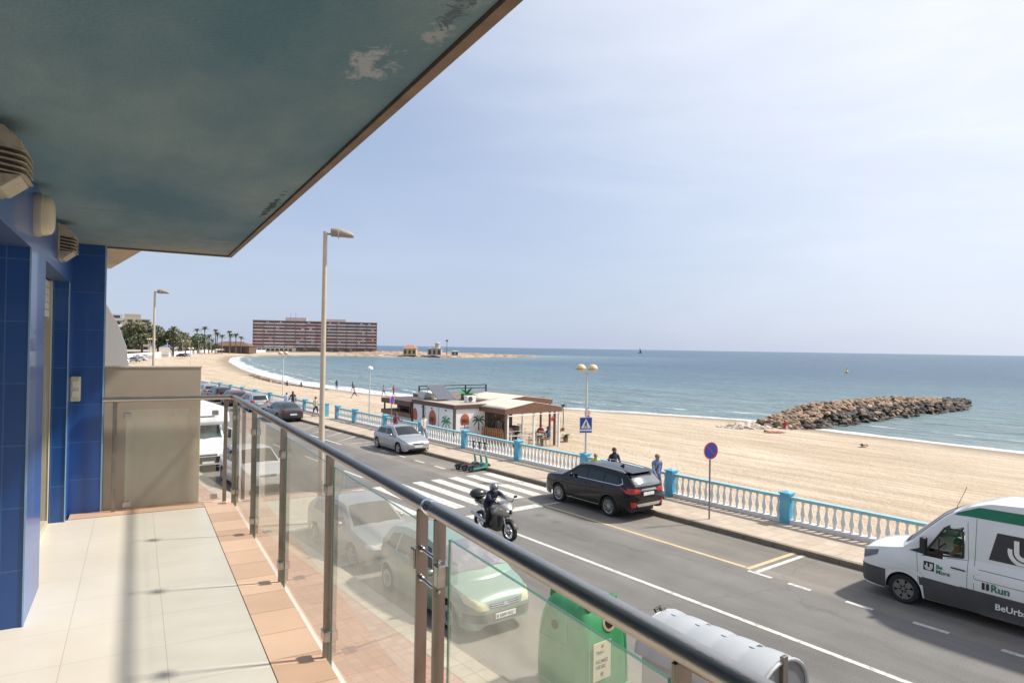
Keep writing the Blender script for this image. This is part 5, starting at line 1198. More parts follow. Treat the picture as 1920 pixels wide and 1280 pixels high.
def person(label, loc, rot, pose='walk', top=None, legs=None, hair=H_dark, H=1.72, sleeve=True, shorts=False, shoes=None, cap=None, detail=False, lying=False, group=None, bag=None, helmet=None, skirt=False, top_m2=None, spread=0, girth=1.0):
    s_ = H/1.75; top = top or C_navy; legs = legs or C_jean; shoes = shoes or C_black
    P = POSES[pose]; r_ = [radians(a) for a in P]; lean = r_[8]
    seat = pose in ('sit', 'sitground', 'ride', 'drive')
    def fwd(a): return Vector((0, sin(a), -cos(a)))
    pel = Vector((0, 0, .93*s_)); J = {}; 
    tl = Vector((0, sin(lean), cos(lean)))
    J['pel'] = pel; J['waist'] = pel+tl*.13*s_; J['chest'] = pel+tl*.36*s_; J['neck'] = pel+tl*.53*s_; J['nk2'] = pel+tl*.57*s_+Vector((0, .015, 0)); J['head'] = pel+tl*.57*s_+Vector((0, .025, .075*s_)); J['crown'] = pel+tl*.57*s_+Vector((0, .02, .18*s_))
    edges = [('pel', 'waist'), ('waist', 'chest'), ('chest', 'neck'), ('neck', 'nk2'), ('nk2', 'head'), ('head', 'crown')]
    rad = {'pel': (.15, .115), 'waist': (.14, .1), 'chest': (.165, .115), 'neck': (.07, .065), 'nk2': (.058, .058), 'head': (.078, .098), 'crown': (.055, .07)}
    reg = {}
    for S_, sg, th, kn, ar, el in (('L', -1, r_[0], r_[1], r_[4], r_[5]), ('R', 1, r_[2], r_[3], r_[6], r_[7])):
        hip = pel+Vector((sg*.095*s_, 0, -.03)); d1 = fwd(th)+Vector((sg*spread, 0, 0)); d1.normalize(); knee = hip+d1*.43*s_; d2 = fwd(th-kn); ank = knee+d2*.41*s_
        toe_d = Vector((0, 1, 0)) if not (pose in ('walk', 'walk2') and th < 0) else Vector((0, .85, -.3))
        toe = ank+toe_d*.15*s_+Vector((0, 0, -.045*s_)); heel = ank+Vector((0, -.03, -.05*s_))
        calf = knee+d2*.15*s_
        sh = J['neck']+Vector((sg*.19*s_, 0, -.045*s_)); da = fwd(ar)+Vector((sg*(.14+spread*.6), 0, 0)); da.normalize(); elb = sh+da*.30*s_; de = fwd(ar+el)+Vector((-sg*(.05+spread*.5), 0, 0)); de.normalize(); wr = elb+de*.26*s_; hd = wr+de*.075*s_
        for nm, p, rr in (('hip', hip, (.095, .1)), ('knee', knee, (.058, .062)), ('calf', calf, (.056, .06)), ('ank', ank, (.036, .042)), ('toe', toe, (.04, .028)), ('sh', sh, (.062, .065)), ('elb', elb, (.043, .043)), ('wr', wr, (.026, .03)), ('hd', hd, (.02, .04))):
            J[nm+S_] = p; rad[nm+S_] = rr
        edges += [('pel', 'hip'+S_), ('hip'+S_, 'knee'+S_), ('knee'+S_, 'calf'+S_), ('calf'+S_, 'ank'+S_), ('ank'+S_, 'toe'+S_), ('neck', 'sh'+S_), ('sh'+S_, 'elb'+S_), ('elb'+S_, 'wr'+S_), ('wr'+S_, 'hd'+S_)]
    low = min(J[k].z for k in J)-.03
    if pose == 'sitground': low = J['pel'].z-.12
    if not (pose in ('ride', 'drive', 'sit')):
        for k in J: J[k].z -= low
    else:
        dz = J['pel'].z
        for k in J: J[k].z -= dz      # origin at the hip for seated figures
    names = list(J); me = bpy.data.meshes.new('b'); me.from_pydata([J[k] for k in names], [(names.index(a), names.index(b_)) for a, b_ in edges], [])
    tmp = bpy.data.objects.new('b', me); COL.objects.link(tmp)
    sk = tmp.modifiers.new('s', 'SKIN'); sk.use_smooth_shade = True; me_sk = me.skin_vertices[0].data if me.skin_vertices else None
    if me_sk is None:
        bm = bmesh.new(); bm.from_mesh(me); bm.verts.layers.skin.verify(); bm.to_mesh(me); bm.free(); me_sk = me.skin_vertices[0].data
    for i, k in enumerate(names): gg = girth if k[:2] not in ('hd', 'wr', 'nk', 'he', 'cr', 'to') else 1; me_sk[i].radius = (rad[k][0]*s_*gg, rad[k][1]*s_*gg); me_sk[i].use_root = (k == 'pel')
    if True: tmp.modifiers.new('ss', 'SUBSURF').levels = 2 if detail else 1
    dg = bpy.context.evaluated_depsgraph_get(); bm_ = bpy.data.meshes.new_from_object(tmp.evaluated_get(dg)); COL.objects.unlink(tmp); bpy.data.objects.remove(tmp)
    regn = {('pel', 'waist'): 0, ('waist', 'chest'): 0, ('chest', 'neck'): 0, ('neck', 'nk2'): 2, ('nk2', 'head'): 2, ('head', 'crown'): 2}
    for S_ in 'LR':
        regn.update({('pel', 'hip'+S_): 1, ('hip'+S_, 'knee'+S_): 1, ('knee'+S_, 'calf'+S_): 2 if shorts else 1, ('calf'+S_, 'ank'+S_): 2 if shorts else 1, ('ank'+S_, 'toe'+S_): 3, ('neck', 'sh'+S_): 0, ('sh'+S_, 'elb'+S_): 0, ('elb'+S_, 'wr'+S_): 0 if sleeve else 2, ('wr'+S_, 'hd'+S_): 2})
    bm_.materials.clear()
    for m_ in (top, legs, skin, shoes): bm_.materials.append(m_)
    for p in bm_.polygons:
        c_ = p.center; best = (9, 0)
        for (a, b_), g_ in regn.items():
            A, B = J[a], J[b_]; ab = B-A; t_ = max(0, min(1, (c_-A).dot(ab)/max(1e-9, ab.dot(ab)))); d = (c_-A-ab*t_).length-max(rad[a][0], rad[b_][0])*s_*.7
            if d < best[0]: best = (d, g_)
        p.material_index = best[1]; p.use_smooth = True
    if detail:   # five fingers per hand, joined into the same mesh
        bm = bmesh.new(); bm.from_mesh(bm_)
        for S_, sg in (('L', -1), ('R', 1)):
            hd, wr = J['hd'+S_], J['wr'+S_]; d = (hd-wr).normalized(); side = Vector((0, 1, 0))-d*d.y; side.normalize(); nrm = d.cross(side)*sg
            for f in range(5):
                g = MB()
                if f < 4:
                    o = hd+side*(.027-.018*f)*s_-d*.012; L_ = (.055, .065, .06, .045)[f]*s_
                    curl = .5; pts = [o, o+d*L_*.55, o+(d+nrm*-curl).normalized()*L_*1.0+d*L_*.1]
                else:
                    o = wr+d*.035*s_+side*.03*s_; pts = [o, o+(d*.7+side*.7)*.028*s_, o+(d*1.2+side*.55)*.045*s_]
                g.tube(pts, [.009*s_, .0085*s_, .006*s_], 6)
                vs_ = [bm.verts.new(v) for v in g.v]
                for fc in g.f:
                    q_ = bm.faces.new([vs_[i] for i in fc]); q_.material_index = 2; q_.smooth = True
        bm.to_mesh(bm_); bm.free()
    # face: nose and ears pushed out of the head surface
    hc = J['head']
    for v in bm_.vertices:
        d = v.co-hc
        if d.length < .14*s_ and d.y > .05*s_ and abs(d.x) < .03*s_ and -.03*s_ < d.z < .04*s_: v.co.y += .016*s_
    body = bpy.data.objects.new('body', bm_); COL.objects.link(body)
    root = thing('person', label, 'person', loc, rot, group); body.parent = root
    if lying: root.rotation_euler = (radians(-86), 0, rot)
    tilt = lean
    if helmet:
        h_ = MB().ell(hc+Vector((0, -.005, .04*s_)), .135, .155, .15, 20, 12, z0=-.85).build('helmet', helmet, root, smooth=70)
        MB().grid(lambda u, v: (hc.x+.137*sin(-1.05+2.1*u), hc.y-.005+.158*cos(-1.05+2.1*u)*(1-.25*abs(v-.5)), hc.z+.04-.05+.09*v), 10, 4).build('visor', mat('visor', (.02, .02, .025), .08, coat=1), h_, smooth=60)
        MB().ell(hc+Vector((0, .075, -.055)), .085, .07, .05, 12, 6).build('chin_bar', helmet, h_, smooth=60)
    else:
        h_ = MB().ell(hc+Vector((0, -.022*s_, .055*s_)), .088*s_, .106*s_, .105*s_, 14, 8, z0=-.45).build('hair', hair, root, smooth=70)
        if cap:
            g = MB().ell(hc+Vector((0, -.01, .075*s_)), .097*s_, .115*s_, .088*s_, 16, 6, z0=-.05); g.prism([(-.075*s_, .08*s_), (-.06*s_, .17*s_), (.06*s_, .17*s_), (.075*s_, .08*s_)], 'z', hc.z+.075*s_, hc.z+.085*s_)
            for i in range(len(g.v)-8, len(g.v)): g.v[i] = (g.v[i][0]+hc.x, g.v[i][1]+hc.y-.01, g.v[i][2])
            g.build('cap', cap, root, smooth=50)
    if detail:
        e = MB()
        for sg in (-1, 1): e.ell(hc+Vector((sg*.032*s_, .087*s_, .02*s_)), .011*s_, .006*s_, .008*s_, 8, 5)
        e.build('eyes', blkpaint, root); MB().ell(hc+Vector((0, .088*s_, -.038*s_)), .022*s_, .006*s_, .005*s_, 8, 4).build('mouth', mat('lips', (.35, .12, .1), .6), root)
    if skirt: MB().lathe([(.15*s_, .0), (.2*s_, -.3*s_), (.23*s_, -.55*s_)], J['pel']+Vector((0, 0, .08)), 'z', 16).build('dress', top, root, smooth=60)
    if bag:
        g = MB(); a = J['shL']+Vector((.02, .0, .06)); g.tube([a+Vector((0, .02, 0)), J['chest']+Vector((0, .125, 0)), J['pel']+Vector((.17, .06, 0))], .012, 6); g.obox(J['pel']+Vector((.19, .0, -.02)), .07, .2, .22); g.build('shoulder_bag', bag, root)
    return root, J
PR = 'people walking on the promenade'
PZ = .15
person('man in blue checked shirt, jeans and cap walking along the balustrade by the SUV', (20.45, 17.05, PZ), radians(160), 'walk', C_bluecheck, C_jean, H_grey, 1.76, cap=mat('cap_tan', (.3, .18, .1), .8), detail=True, bag=C_black)
person('man in navy jacket standing behind the SUV roof, bald brown head', (20.0, 18.95, PZ), radians(175), 'walk2', C_navy, C_grey, H_brown, 1.8, detail=True)
person('older woman in yellow cardigan beside the twin-globe lamp column', (19.0, 19.0, PZ), radians(150), 'stand', C_yellow, C_beige, H_blond, 1.58, detail=True)
person('man in white shirt and pale jeans walking behind the silver hatchback', (19.9, 34.4, PZ), radians(185), 'walk', C_white, clothm('pale_jeans', (.2, .28, .33)), H_brown, 1.76, sleeve=False, detail=True)
person('woman in dark wine coat with pink scarf by the faded no-parking sign', (19.35, 36.9, PZ), radians(200), 'talk', C_wine, C_pink, H_brown, 1.66)
person('person in pale blue jacket walking away, left of a pair near the saloon', (19.4, 57.2, PZ), radians(10), 'walk', C_lblue, C_white, H_dark, 1.65)
person('broad man in black walking away, right of a pair near the saloon', (19.6, 56.2, PZ), radians(10), 'walk2', C_black, C_black, H_dark, 1.82)
person('person in beige top and dark shorts half hidden by the tall lamp column', (19.7, 51.2, PZ), radians(15), 'walk', C_beige, C_black, H_dark, 1.7, shorts=True, sleeve=False)
def sg_(x, y): return sandz(x, y)
BP = [('tiny figure in pink walking fast across the open sand behind the promenade', 36.5, 81.2, 'run', C_pink, C_swim, .9), ('dark tiny bather at the water edge, left of two standing together', 45.6, 109, 'stand', C_swim, C_swim, 0), ('dark tiny bather at the water edge, right of two standing together', 46.6, 104.5, 'walk', C_swim, C_swim, 1.2),
      ('tiny beach walker in grey, left of the pair in the surf beyond the white lamp', 44.4, 88.6, 'walk', C_grey, C_swim, .5), ('tiny beach walker in red, right of the pair in the surf beyond the white lamp', 45.2, 87.0, 'walk2', C_red, C_swim, .5),
      ('beach walker in pink top and dark shorts seen beside the crossing sign column', 41.7, 42.8, 'walk', C_pink, C_swim, 2.4), ('sunbather in a red shirt sitting on the pale rocks at the breakwater', 61.2, 35.0, 'sitground', C_red, C_grey, 2.2),
      ('dark-clothed figure sitting far down the beach, left of two near the waterline', 40, 117.5, 'sitground', C_navy, C_navy, 1), ('dark-clothed figure sitting far down the beach, right of two near the waterline', 41.3, 114, 'sitground', C_black, C_navy, 1)]
for l_, x, y, po, tp, lg, ro in BP:
    person(l_, (x, y, sg_(x, y)+.02), ro, po, tp, lg, H_dark, 1.72, sleeve=False, shorts=True, group='people on the beach')
for l_, x, y, m_, rr in (('sunbather lying on a reddish towel at the foot of the pale rocks', 56.2, 32.6, C_pink, 1.2), ('sunbather lying alone on the open sand right of the breakwater foot', 54.5, 24.2, C_swim, 1.8)):
    rt_, _ = person(l_, (x, y, sg_(x, y)+.16), rr, 'stand', skin, m_, H_dark, 1.7, sleeve=False, shorts=True, lying=True, group='people on the beach')
tw = MB().obox((0, 0, 0), .9, 1.9, .02); o = tw.build('beach_towel', clothm('towel', (.4, .12, .1)), None); tag(o, 'reddish towel under the sunbather by the pale rocks', 'towel'); o.location = (56.5, 33.3, sg_(56.5, 33.3)+.05); o.rotation_euler.z = 1.2

# ================================================================ motorbike and rider
r = thing('motorcycle', 'silver-grey faired motorcycle with black top box riding towards us on the near lane', 'motorcycle', (12.4, 16.85, 0), pi+radians(-3)); r.scale = (1.1, 1.12, 1.0)
Rw = .31
def tyre(y, w_, nm):
    g = MB().lathe([(Rw*.74, -w_/2), (Rw*.93, -w_/2), (Rw, 0), (Rw*.93, w_/2), (Rw*.74, w_/2)], (0, 0, 0), 'x', 28, close=True).build(nm, rubber, r, smooth=40, loc=(0, y, Rw))
    q = MB().lathe([(Rw*.74, -.03), (Rw*.68, -.03), (Rw*.68, .03), (Rw*.74, .03)], (0, 0, 0), 'x', 28, close=True)
    for k in range(5): q.obox((0, Rw*.35*cos(k*1.2566), Rw*.35*sin(k*1.2566)), .025, Rw*.7, .035, Matrix.Rotation(k*1.2566, 3, 'X'))
    q.lathe([(0, -.05), (.04, -.05), (.04, .05), (0, .05)], (0, 0, 0), 'x', 12); q.build('rim', alu, g, smooth=40)
    MB().lathe([(.06, .045), (.14, .045), (.14, .05), (.06, .05)], (0, 0, 0), 'x', 20, close=True).build('brake_disc', chrome, g)
    return g
tyre(.74, .12, 'front_wheel'); tyre(-.70, .17, 'rear_wheel')
for sx_ in (-.09, .09): MB().tube([(sx_, .74, Rw), (sx_, .62, .62), (sx_*1.1, .47, .98)], [.028, .026, .022], 10).build('fork', alu, r, smooth=50)
MB().grid(lambda u, v: (.075*cos(pi*v)*1.0, .74+.345*cos(radians(20+130*u)), Rw+.345*sin(radians(20+130*u))+.03*sin(pi*v)), 12, 6).build('front_mudguard', black, r, smooth=60)
sb_ = paint('bike_silver', (.44, .41, .38), .4, .28)
g = MB(); rings = []
for y, w_, z0, z1 in ((.78, .05, .84, .98), (.72, .14, .74, 1.06), (.60, .22, .70, 1.16), (.45, .25, .70, 1.13), (.30, .22, .66, 1.02), (.12, .18, .62, .92), (-.05, .15, .62, .86)):
    rings.append([(w_*math.copysign(abs(cos(2*pi*k/18))**.7, cos(2*pi*k/18)), y, (z0+z1)/2+(z1-z0)/2*sin(2*pi*k/18)) for k in range(18)])
loft(g, rings); g.v.append((0, .80, .91)); g.build('front_fairing', sb_, r, smooth=60)
g = MB(); rings = []
for y, w_, z0, z1 in ((.45, .12, .9, 1.12), (.3, .17, .82, 1.14), (.1, .17, .78, 1.08), (-.08, .12, .76, .94)): rings.append([(w_*cos(2*pi*k/16), y, (z0+z1)/2+(z1-z0)/2*sin(2*pi*k/16)) for k in range(16)])
loft(g, rings); g.build('fuel_tank', sb_, r, smooth=60)
MB().grid(lambda u, v: ((-1+2*u)*.17*(1-.35*v), .66-.14*v-.10*(2*u-1)**2, 1.08+.3*v), 8, 6).build('windshield', glassmat('screen_clear', (.75, .75, .78), .25, (.5, .5, .5), 1.5), r, smooth=60)
for sg in (-1, 1):
    MB().ell((sg*.085, .755, .92), .06, .04, .045, 12, 6).build('headlight', clearlens, r, smooth=60)
    g = MB(); g.tube([(sg*.2, .55, 1.12), (sg*.3, .52, 1.25)], .01, 6); g.ell((sg*.36, .5, 1.28), .07, .02, .045, 12, 6); g.build('mirror', black, r, smooth=60)
    MB().ell((sg*.23, .62, .98), .04, .03, .02, 8, 5).build('indicator', mat('amber', (.6, .25, .05), .3), r, smooth=60)
    MB().tube([(sg*.12, .1, .42), (sg*.14, -.3, .38), (sg*.17, -.6, .46), (sg*.18, -.95, .55)], [.03, .04, .055, .06], 12).build('exhaust', alu, r, smooth=50)
    MB().prism([(-.1, .72), (-.85, .84), (-.95, .92), (-.5, .88), (-.05, .86)], 'x', sg*.09-.045, sg*.09+.045).build('tail_panel', sb_, r, bevel=.02)
    MB().tube([(sg*.05, .42, 1.07), (sg*.2, .42, 1.12), (sg*.36, .34, 1.1)], [.014, .014, .018], 8).build('handlebar', black, r)
    MB().tube([(sg*.1, -.12, .42), (sg*.25, -.12, .4)], .015, 6).build('footpeg', black, r)
MB().prism([(-.02, .84), (-.1, .92), (-.45, .88), (-.55, .94), (-.85, .96), (-.85, .88), (-.5, .78), (-.05, .76)], 'x', -.13, .13).build('seat', black, r, bevel=.03)
g = MB(); g.box(-.17, .17, -.22, .36, .22, .72); g.tube([(0, -.1, .4), (0, -.7, .31)], .035, 8); g.lathe([(0, -.19), (.11, -.19), (.12, 0), (.11, .19), (0, .19)], (0, .05, .42), 'x', 14); g.build('engine', mat('engine_grey', (.12, .115, .11), .4, .7), r, bevel=.02)
tb = MB().ell((0, -.92, 1.12), .27, .22, .17, 20, 10).build('top_box', mat('case_black', (.015, .014, .015), .35, coat=.2), r, smooth=70)
MB().lathe([(.272, -.01), (.28, 0), (.272, .01)], (0, 0, 0), 'z', 20).build('case_seam', dkgrey, tb, loc=(0, -.92, 1.10)).scale = (1, .82, 1)
MB().box(-.1, .1, -1.0, -.6, .93, .97).build('rack', dkgrey, r)
person('motorcyclist in dark navy jacket and silver open-face helmet gripping the handlebars', (12.4, 16.85+.36, .9), pi+radians(-3), 'ride', clothm('rider_navy', (.018, .02, .045)), C_black, H_dark, 1.72, girth=1.35, helmet=mat('helmet_silver', (.22, .22, .23), .15, .6, coat=1), detail=True, spread=.32, shoes=C_black)
person('van driver in a red-brown top seated behind the open side window', (17.5, 4.75+2.975-1.97, .95), 0, 'drive', clothm('driver_top', (.25, .08, .05)), C_grey, H_dark, 1.7, detail=True)

# ================================================================ scooters
teal = paint('teal_paint', (.03, .33, .26), .1, .35)
def scooter(loc, rot, label, tealside=True):
    r = thing('electric_scooter', label, 'scooter', loc, rot, 'three hire scooters parked by the kerb'); r.scale = (1.35, 1.15, 1.12)
    for y, nm in ((.52, 'front_wheel'), (-.48, 'rear_wheel')):
        g = MB().lathe([(.06, -.03), (.11, -.035), (.13, 0), (.11, .035), (.06, .03)], (0, y, .13), 'x', 20, close=True).build(nm, rubber, r, smooth=40)
        MB().lathe([(0, -.025), (.065, -.03), (.065, .03), (0, .025)], (0, y, .13), 'x', 14).build('hub', dkgrey, g)
    g = MB(); g.prism([(-.42, .10), (.28, .10), (.40, .24), (.34, .26), (.24, .17), (-.42, .17)], 'x', -.1, .1); g.build('deck', teal if tealside else dkgrey, r, bevel=.015)
    MB().box(-.085, .085, -.4, .22, .171, .178).build('deck_mat', black, r)
    MB().tube([(0, .34, .22), (0, .44, .3), (0, .40, .5), (0, .37, .62)], [.05, .05, .042, .03], 12).build('neck', teal, r, smooth=50)
    MB().tube([(0, .37, .6), (0, .33, .9)], .026, 12).build('white_stem', mat('scooter_pale', (.5, .6, .5), .4), r, smooth=50)
    MB().tube([(0, .33, .88), (0, .30, 1.14)], .03, 12).build('stem', dkgrey, r, smooth=50)
    g = MB().tube([(-.27, .24, 1.17), (-.12, .30, 1.15), (.12, .30, 1.15), (.27, .24, 1.17)], .016, 8); g.obox((0, .31, 1.17), .09, .05, .06); g.tube([(.1, .3, 1.15), (.1, .4, 1.14), (.2, .36, 1.15)], .008, 5); g.build('handlebar', black, r, smooth=50)
    MB().grid(lambda u, v: (-.045+.09*v, -.48+.16*cos(radians(20+150*u)), .13+.16*sin(radians(20+150*u))), 10, 3).build('rear_mudguard', dkgrey, r)
    MB().tube([(-.08, -.05, .1), (-.16, -.08, .0)], .01, 6).build('kickstand', alu, r)
    return r
s_a = (18.15, 26.0)
scooter((s_a[0], s_a[1], 0), radians(-82), 'teal hire scooter nearest the zebra crossing, frontmost of the three')
scooter((s_a[0]-.08, s_a[1]+.38, 0), radians(-86), 'dark and teal hire scooter in the middle of the three', False)
scooter((s_a[0]-.16, s_a[1]+.8, 0), radians(-88), 'dark hire scooter at the back of the three, farthest from the crossing', False)

# ================================================================ containers
gc_ = mat('container_green', (.04, .25, .09), .4, var=.08, scale=3, coat=.15, col2=(.065, .33, .14), lo=.35, hi=.7)
r = thing('bottle_bank', 'big green glass-recycling container below the railing with round holes', 'recycling bin', (8.05, 8.3, 0), 0)
g = MB()
def sq(w_, d_, z, n=36, e=.38): return [(w_*math.copysign(abs(cos(2*pi*k/n))**e, cos(2*pi*k/n)), d_*math.copysign(abs(sin(2*pi*k/n))**e, sin(2*pi*k/n)), z) for k in range(n)]
loft(g, [sq(.58, .60, 0.02), sq(.61, .63, .1), sq(.62, .64, .5), sq(.605, .62, .9), sq(.585, .60, 1.2), sq(.55, .56, 1.4), sq(.49, .50, 1.56), sq(.40, .41, 1.68), sq(.27, .28, 1.75), sq(.1, .1, 1.78)])
g.build('shell', gc_, r, smooth=50)
dgreen = mat('container_dark_green', (.02, .18, .05), .45)
for sy in (-1, 1):
    for sx_ in (-1, 1):
        q = MB(); q.prism([(-.09, 0), (.09, 0), (.07, .17), (-.07, .17)], 'x', -.06, .06); q.build('lifting_lug', dgreen, r, loc=(sx_*.30, sy*.40, 1.57), bevel=.03)
hole_d = mat('hole_dark', (.03, .02, .02), .9); ringm = mat('rubber_ring', (.42, .36, .22), .6)
for ang_ in (0, pi):
    e_ = bpy.data.objects.new('opening', MB().lathe([(.105, -.03), (.145, -.02), (.145, .03), (.105, .03)], (0, 0, 0), 'y', 24, close=True).build('tmp', ringm).data); bpy.data.objects.remove(bpy.data.objects['tmp']); COL.objects.link(e_); e_.parent = r
    e_.location = (.05, (-.555 if ang_ == 0 else .555), 1.37); e_.rotation_euler = (radians(-14 if ang_ == 0 else 14), 0, 0)
    MB().lathe([(0, -.012 if ang_ == 0 else .012), (.107, -.012 if ang_ == 0 else .012)], (0, 0, 0), 'y', 24).build('hole', hole_d, e_)
MB().lathe([(0, -.012), (.075, -.012), (.075, 0), (0, 0)], (-.583, .08, 1.27), 'x', 20).build('hole', hole_d, r)
q = MB()
ribm = mat('container_rib', (.13, .40, .21), .4)
for pts in (((-.605, -.26, 1.0), (-.585, -.2, 1.3), (-.50, -.1, 1.55)), ((-.605, .45, 1.0), (-.585, .4, 1.3), (-.50, .3, 1.55)), ((-.607, -.26, 1.0), (-.607, .45, 1.0))): q.tube(list(pts), .011, 6)
for pts in (((-.45, -.635, .3), (-.43, -.60, 1.15)), ((.45, -.635, .3), (.43, -.60, 1.15)), ((-.5, -.642, .28), (.5, -.642, .28)), ((-.622, -.5, .28), (-.622, .5, .28))): q.tube(list(pts), .01, 6)
q.build('moulded_rib', ribm, r)
lb = MB().box(-.20, .20, -.006, .006, -.31, .31).build('label_panel', mat('label_cream', (.62, .58, .40), .5, var=.1, scale=9), r, loc=(-.17, -.638, .82), bevel=.003)
tm = mat('label_ink', (.12, .12, .10), .6)
for s__, z, sz in (('TRIA I', .12, .075), ('NOMES', -.03, .085), ('VIDRE', -.12, .085)): text('label_text', s__, sz, tm, frame_m((-.15, -.0075, z), (1, 0, 0), (0, 0, 1)), lb, .001, True)
g = MB(); g.lathe([(0, -.002), (.03, -.002), (.03, 0), (0, 0)], (0, -.007, .24), 'y', 12); g.build('label_badge', mat('badge_red', (.4, .1, .05), .5), lb)
g = MB(); 
for k in range(7): g.tube([(0, -.008, -.21), (.045*cos(k*.9), -.008, -.21+.045*sin(k*.9))], .005, 4)
g.build('label_tree_mark', tm, lb)
lg = mat('container_pale_grey', (.37, .39, .405), .4, var=.05, scale=3, coat=.2)
r = thing('waste_container', 'pale grey street waste container with ribbed barrel lid beyond the handrail', 'waste container', (8.75, 6.05, 0), 0)
g = MB(); g.box(-.62, .62, -1.0, 1.0, .12, 1.12); g.build('tank', lg, r, bevel=.05)
g = MB()
def lidp(u, v):
    y = -1.05+2.1*u; a = pi*v; bulge = 1+.05*(abs(sin(2*pi*(y+.1)*1.05))**.6)
    return (.66*cos(a)*bulge, y, 1.1+.5*sin(a)*bulge)
g.grid(lidp, 48, 20); ld = g.build('lid', lg, r, smooth=55)
for y in (-1.05, 1.05):
    q = MB(); n = 18; q.add([(0, y, 1.1)]+[(.66*cos(pi*k/n), y, 1.1+.5*sin(pi*k/n)) for k in range(n+1)], [(0, k+1, k+2) for k in range(n)]); q.build('end_plate', mat('container_end_grey', (.16, .165, .17), .5), ld)
    MB().box(-.06, .06, y-.06 if y < 0 else y, y if y < 0 else y+.06, .75, 1.68).build('hinge_arm', steelpost, r, bevel=.006)
    MB().tube([(.66*cos(pi*k/14), y*1.015, 1.1+.5*sin(pi*k/14)) for k in range(15)], .03, 6).build('lid_rim', lg, ld, smooth=50)
MB().box(-.01, .01, -1.0, 1.0, 1.602, 1.612).build('lid_seam', dkgrey, ld)
for y in (-.6, -.35, .3, .55): MB().box(.12, .2, y-.03, y+.03, 1.575, 1.6).build('clip', dkgrey, ld)
g = MB(); g.tube([(-.05, 1.1, 1.5), (-.05, 1.2, 1.6), (.1, 1.2, 1.62)], .025, 8); g.build('handle', black, r)
for x in (-.5, .5):
    for y in (-.8, .8): MB().lathe([(0, -.03), (.09, -.03), (.09, .03), (0, .03)], (x, y, .09), 'x', 12).build('castor', rubber, r)
# ================================================================ beach bar
brown = mat('brown_fascia', (.10, .06, .045), .6, var=.18, scale=5)
brown2 = mat('red_brown_beam', (.17, .085, .055), .6, var=.2, scale=3, stretch=(1, 6, 1))
canvas = mat('cream_canvas', (.60, .54, .45), .75, var=.06, scale=2)
kwhite = mat('kiosk_white', (.76, .76, .75), .5, var=.05)
kx0, kx1, ky0, ky1 = 22.9, 25.4, 35.7, 41.2; kz = -.45
r = thing('beach_bar', 'white beach bar with palm pictures, brown roof fascia and solar panel on top', 'beach bar', (0, 0, 0))
MB().box(kx0+.05, kx1-.05, ky0+.05, ky1-.05, kz, 2.0).build('wall', kwhite, r)
g = MB(); g.box(kx0-.05, kx1+.05, ky0-.05, ky1+.05, 1.92, 2.18); g.build('roof_fascia', brown, r)
MB().box(kx0, kx1, ky0, ky1, 2.18, 2.21).build('roof', mat('bar_roof', (.42, .36, .3), .8), r)
for x, y in ((kx0, ky0), (kx0, ky1), (kx1, ky0), (kx1, ky1), (kx0, (ky0+ky1)/2+1.2)): MB().box(x-.02, x+.12, y-.02, y+.12, kz, 1.92).build('corner_post', brown, r)
og = mat('sunset_orange', (.45, .12, .06), .6, var=.2, scale=3); dkp = mat('palm_dark', (.05, .02, .02), .6); pg = mat('palm_green', (.0, .22, .06), .5); pg2 = mat('palm_deep_green', (.01, .10, .05), .5)
def palm_pic(name, ox, oy, face, s_, m_, trunk=True):
    """flat painted palm: face 'x' lies on the wall towards the road, 'y' on the end wall"""
    g = MB(); 
    def add(poly, lift=0):
        n = len(poly)
        if face == 'x': g.add([(ox-lift, oy[0]-u*s_, oy[1]+v*s_) for u, v in poly], [tuple(range(n))])
        else: g.add([(oy[0]+u*s_, ox-lift, oy[1]+v*s_) for u, v in poly], [tuple(range(n))])
    if trunk: add([(-.035, -.55), (.045, -.55), (.03, 0), (-.03, 0)])
    for k in range(8):
        a = radians(-50+k*40) if k < 8 else 0
        a = radians((-35, 0, 35, 75, 110, 145, 180, 215)[k]); L_ = .42 if k not in (3, 4) else .34
        c_, s2 = cos(a), sin(a); pts = []
        prof_ = [(0, 0), (.12, .06), (.25, .07), (.36, .02), (.42, -.07), (.33, -.045), (.22, -.02), (.1, -.02)]
        for u, v in prof_:
            if c_ < 0: v = v; uu = u*c_+v*.3*s2; vv = u*s2+v-.25*u*u
            else: uu = u*c_; vv = u*s2+v-.25*u*u
            pts.append((uu*L_/.42, vv*L_/.42))
        add(pts, .001*k+.001)
    return g.build(name, m_, r, fixn=False)
def disc(face, ox, oy, rx, rz, m_):
    g = MB(); n = 24; pts = [(rx*cos(2*pi*k/n), max(-rz*.62, rz*sin(2*pi*k/n))) for k in range(n)]
    if face == 'x': g.add([(ox, oy[0]-u, oy[1]+v) for u, v in pts], [tuple(range(n))])
    else: g.add([(oy[0]+u, ox, oy[1]+v) for u, v in pts], [tuple(range(n))])
    return g.build('sunset_emblem', m_, r, fixn=False)
fx, fy = kx0+.045, ky0+.045
disc('x', fx, (38.5, 1.05), .5, .62, og); palm_pic('palm_emblem', fx-.004, (38.5, 1.0), 'x', .95, dkp)
palm_pic('palm_picture', fx-.004, (36.75, 1.05), 'x', 1.45, pg)
disc('x', fx, (40.9, 1.1), .35, .5, og)
disc('y', fy, (23.75, 1.15), .36, .46, og); palm_pic('palm_emblem', fy-.004, (23.75, 1.1), 'y', .75, dkp); palm_pic('palm_picture', fy-.004, (24.85, 1.15), 'y', 1.25, pg2)
MB().box(23.4, 24.1, fy-.004, fy, .66, .74).build('sign_strip', mat('strip_grey', (.35, .35, .35), .6), r)
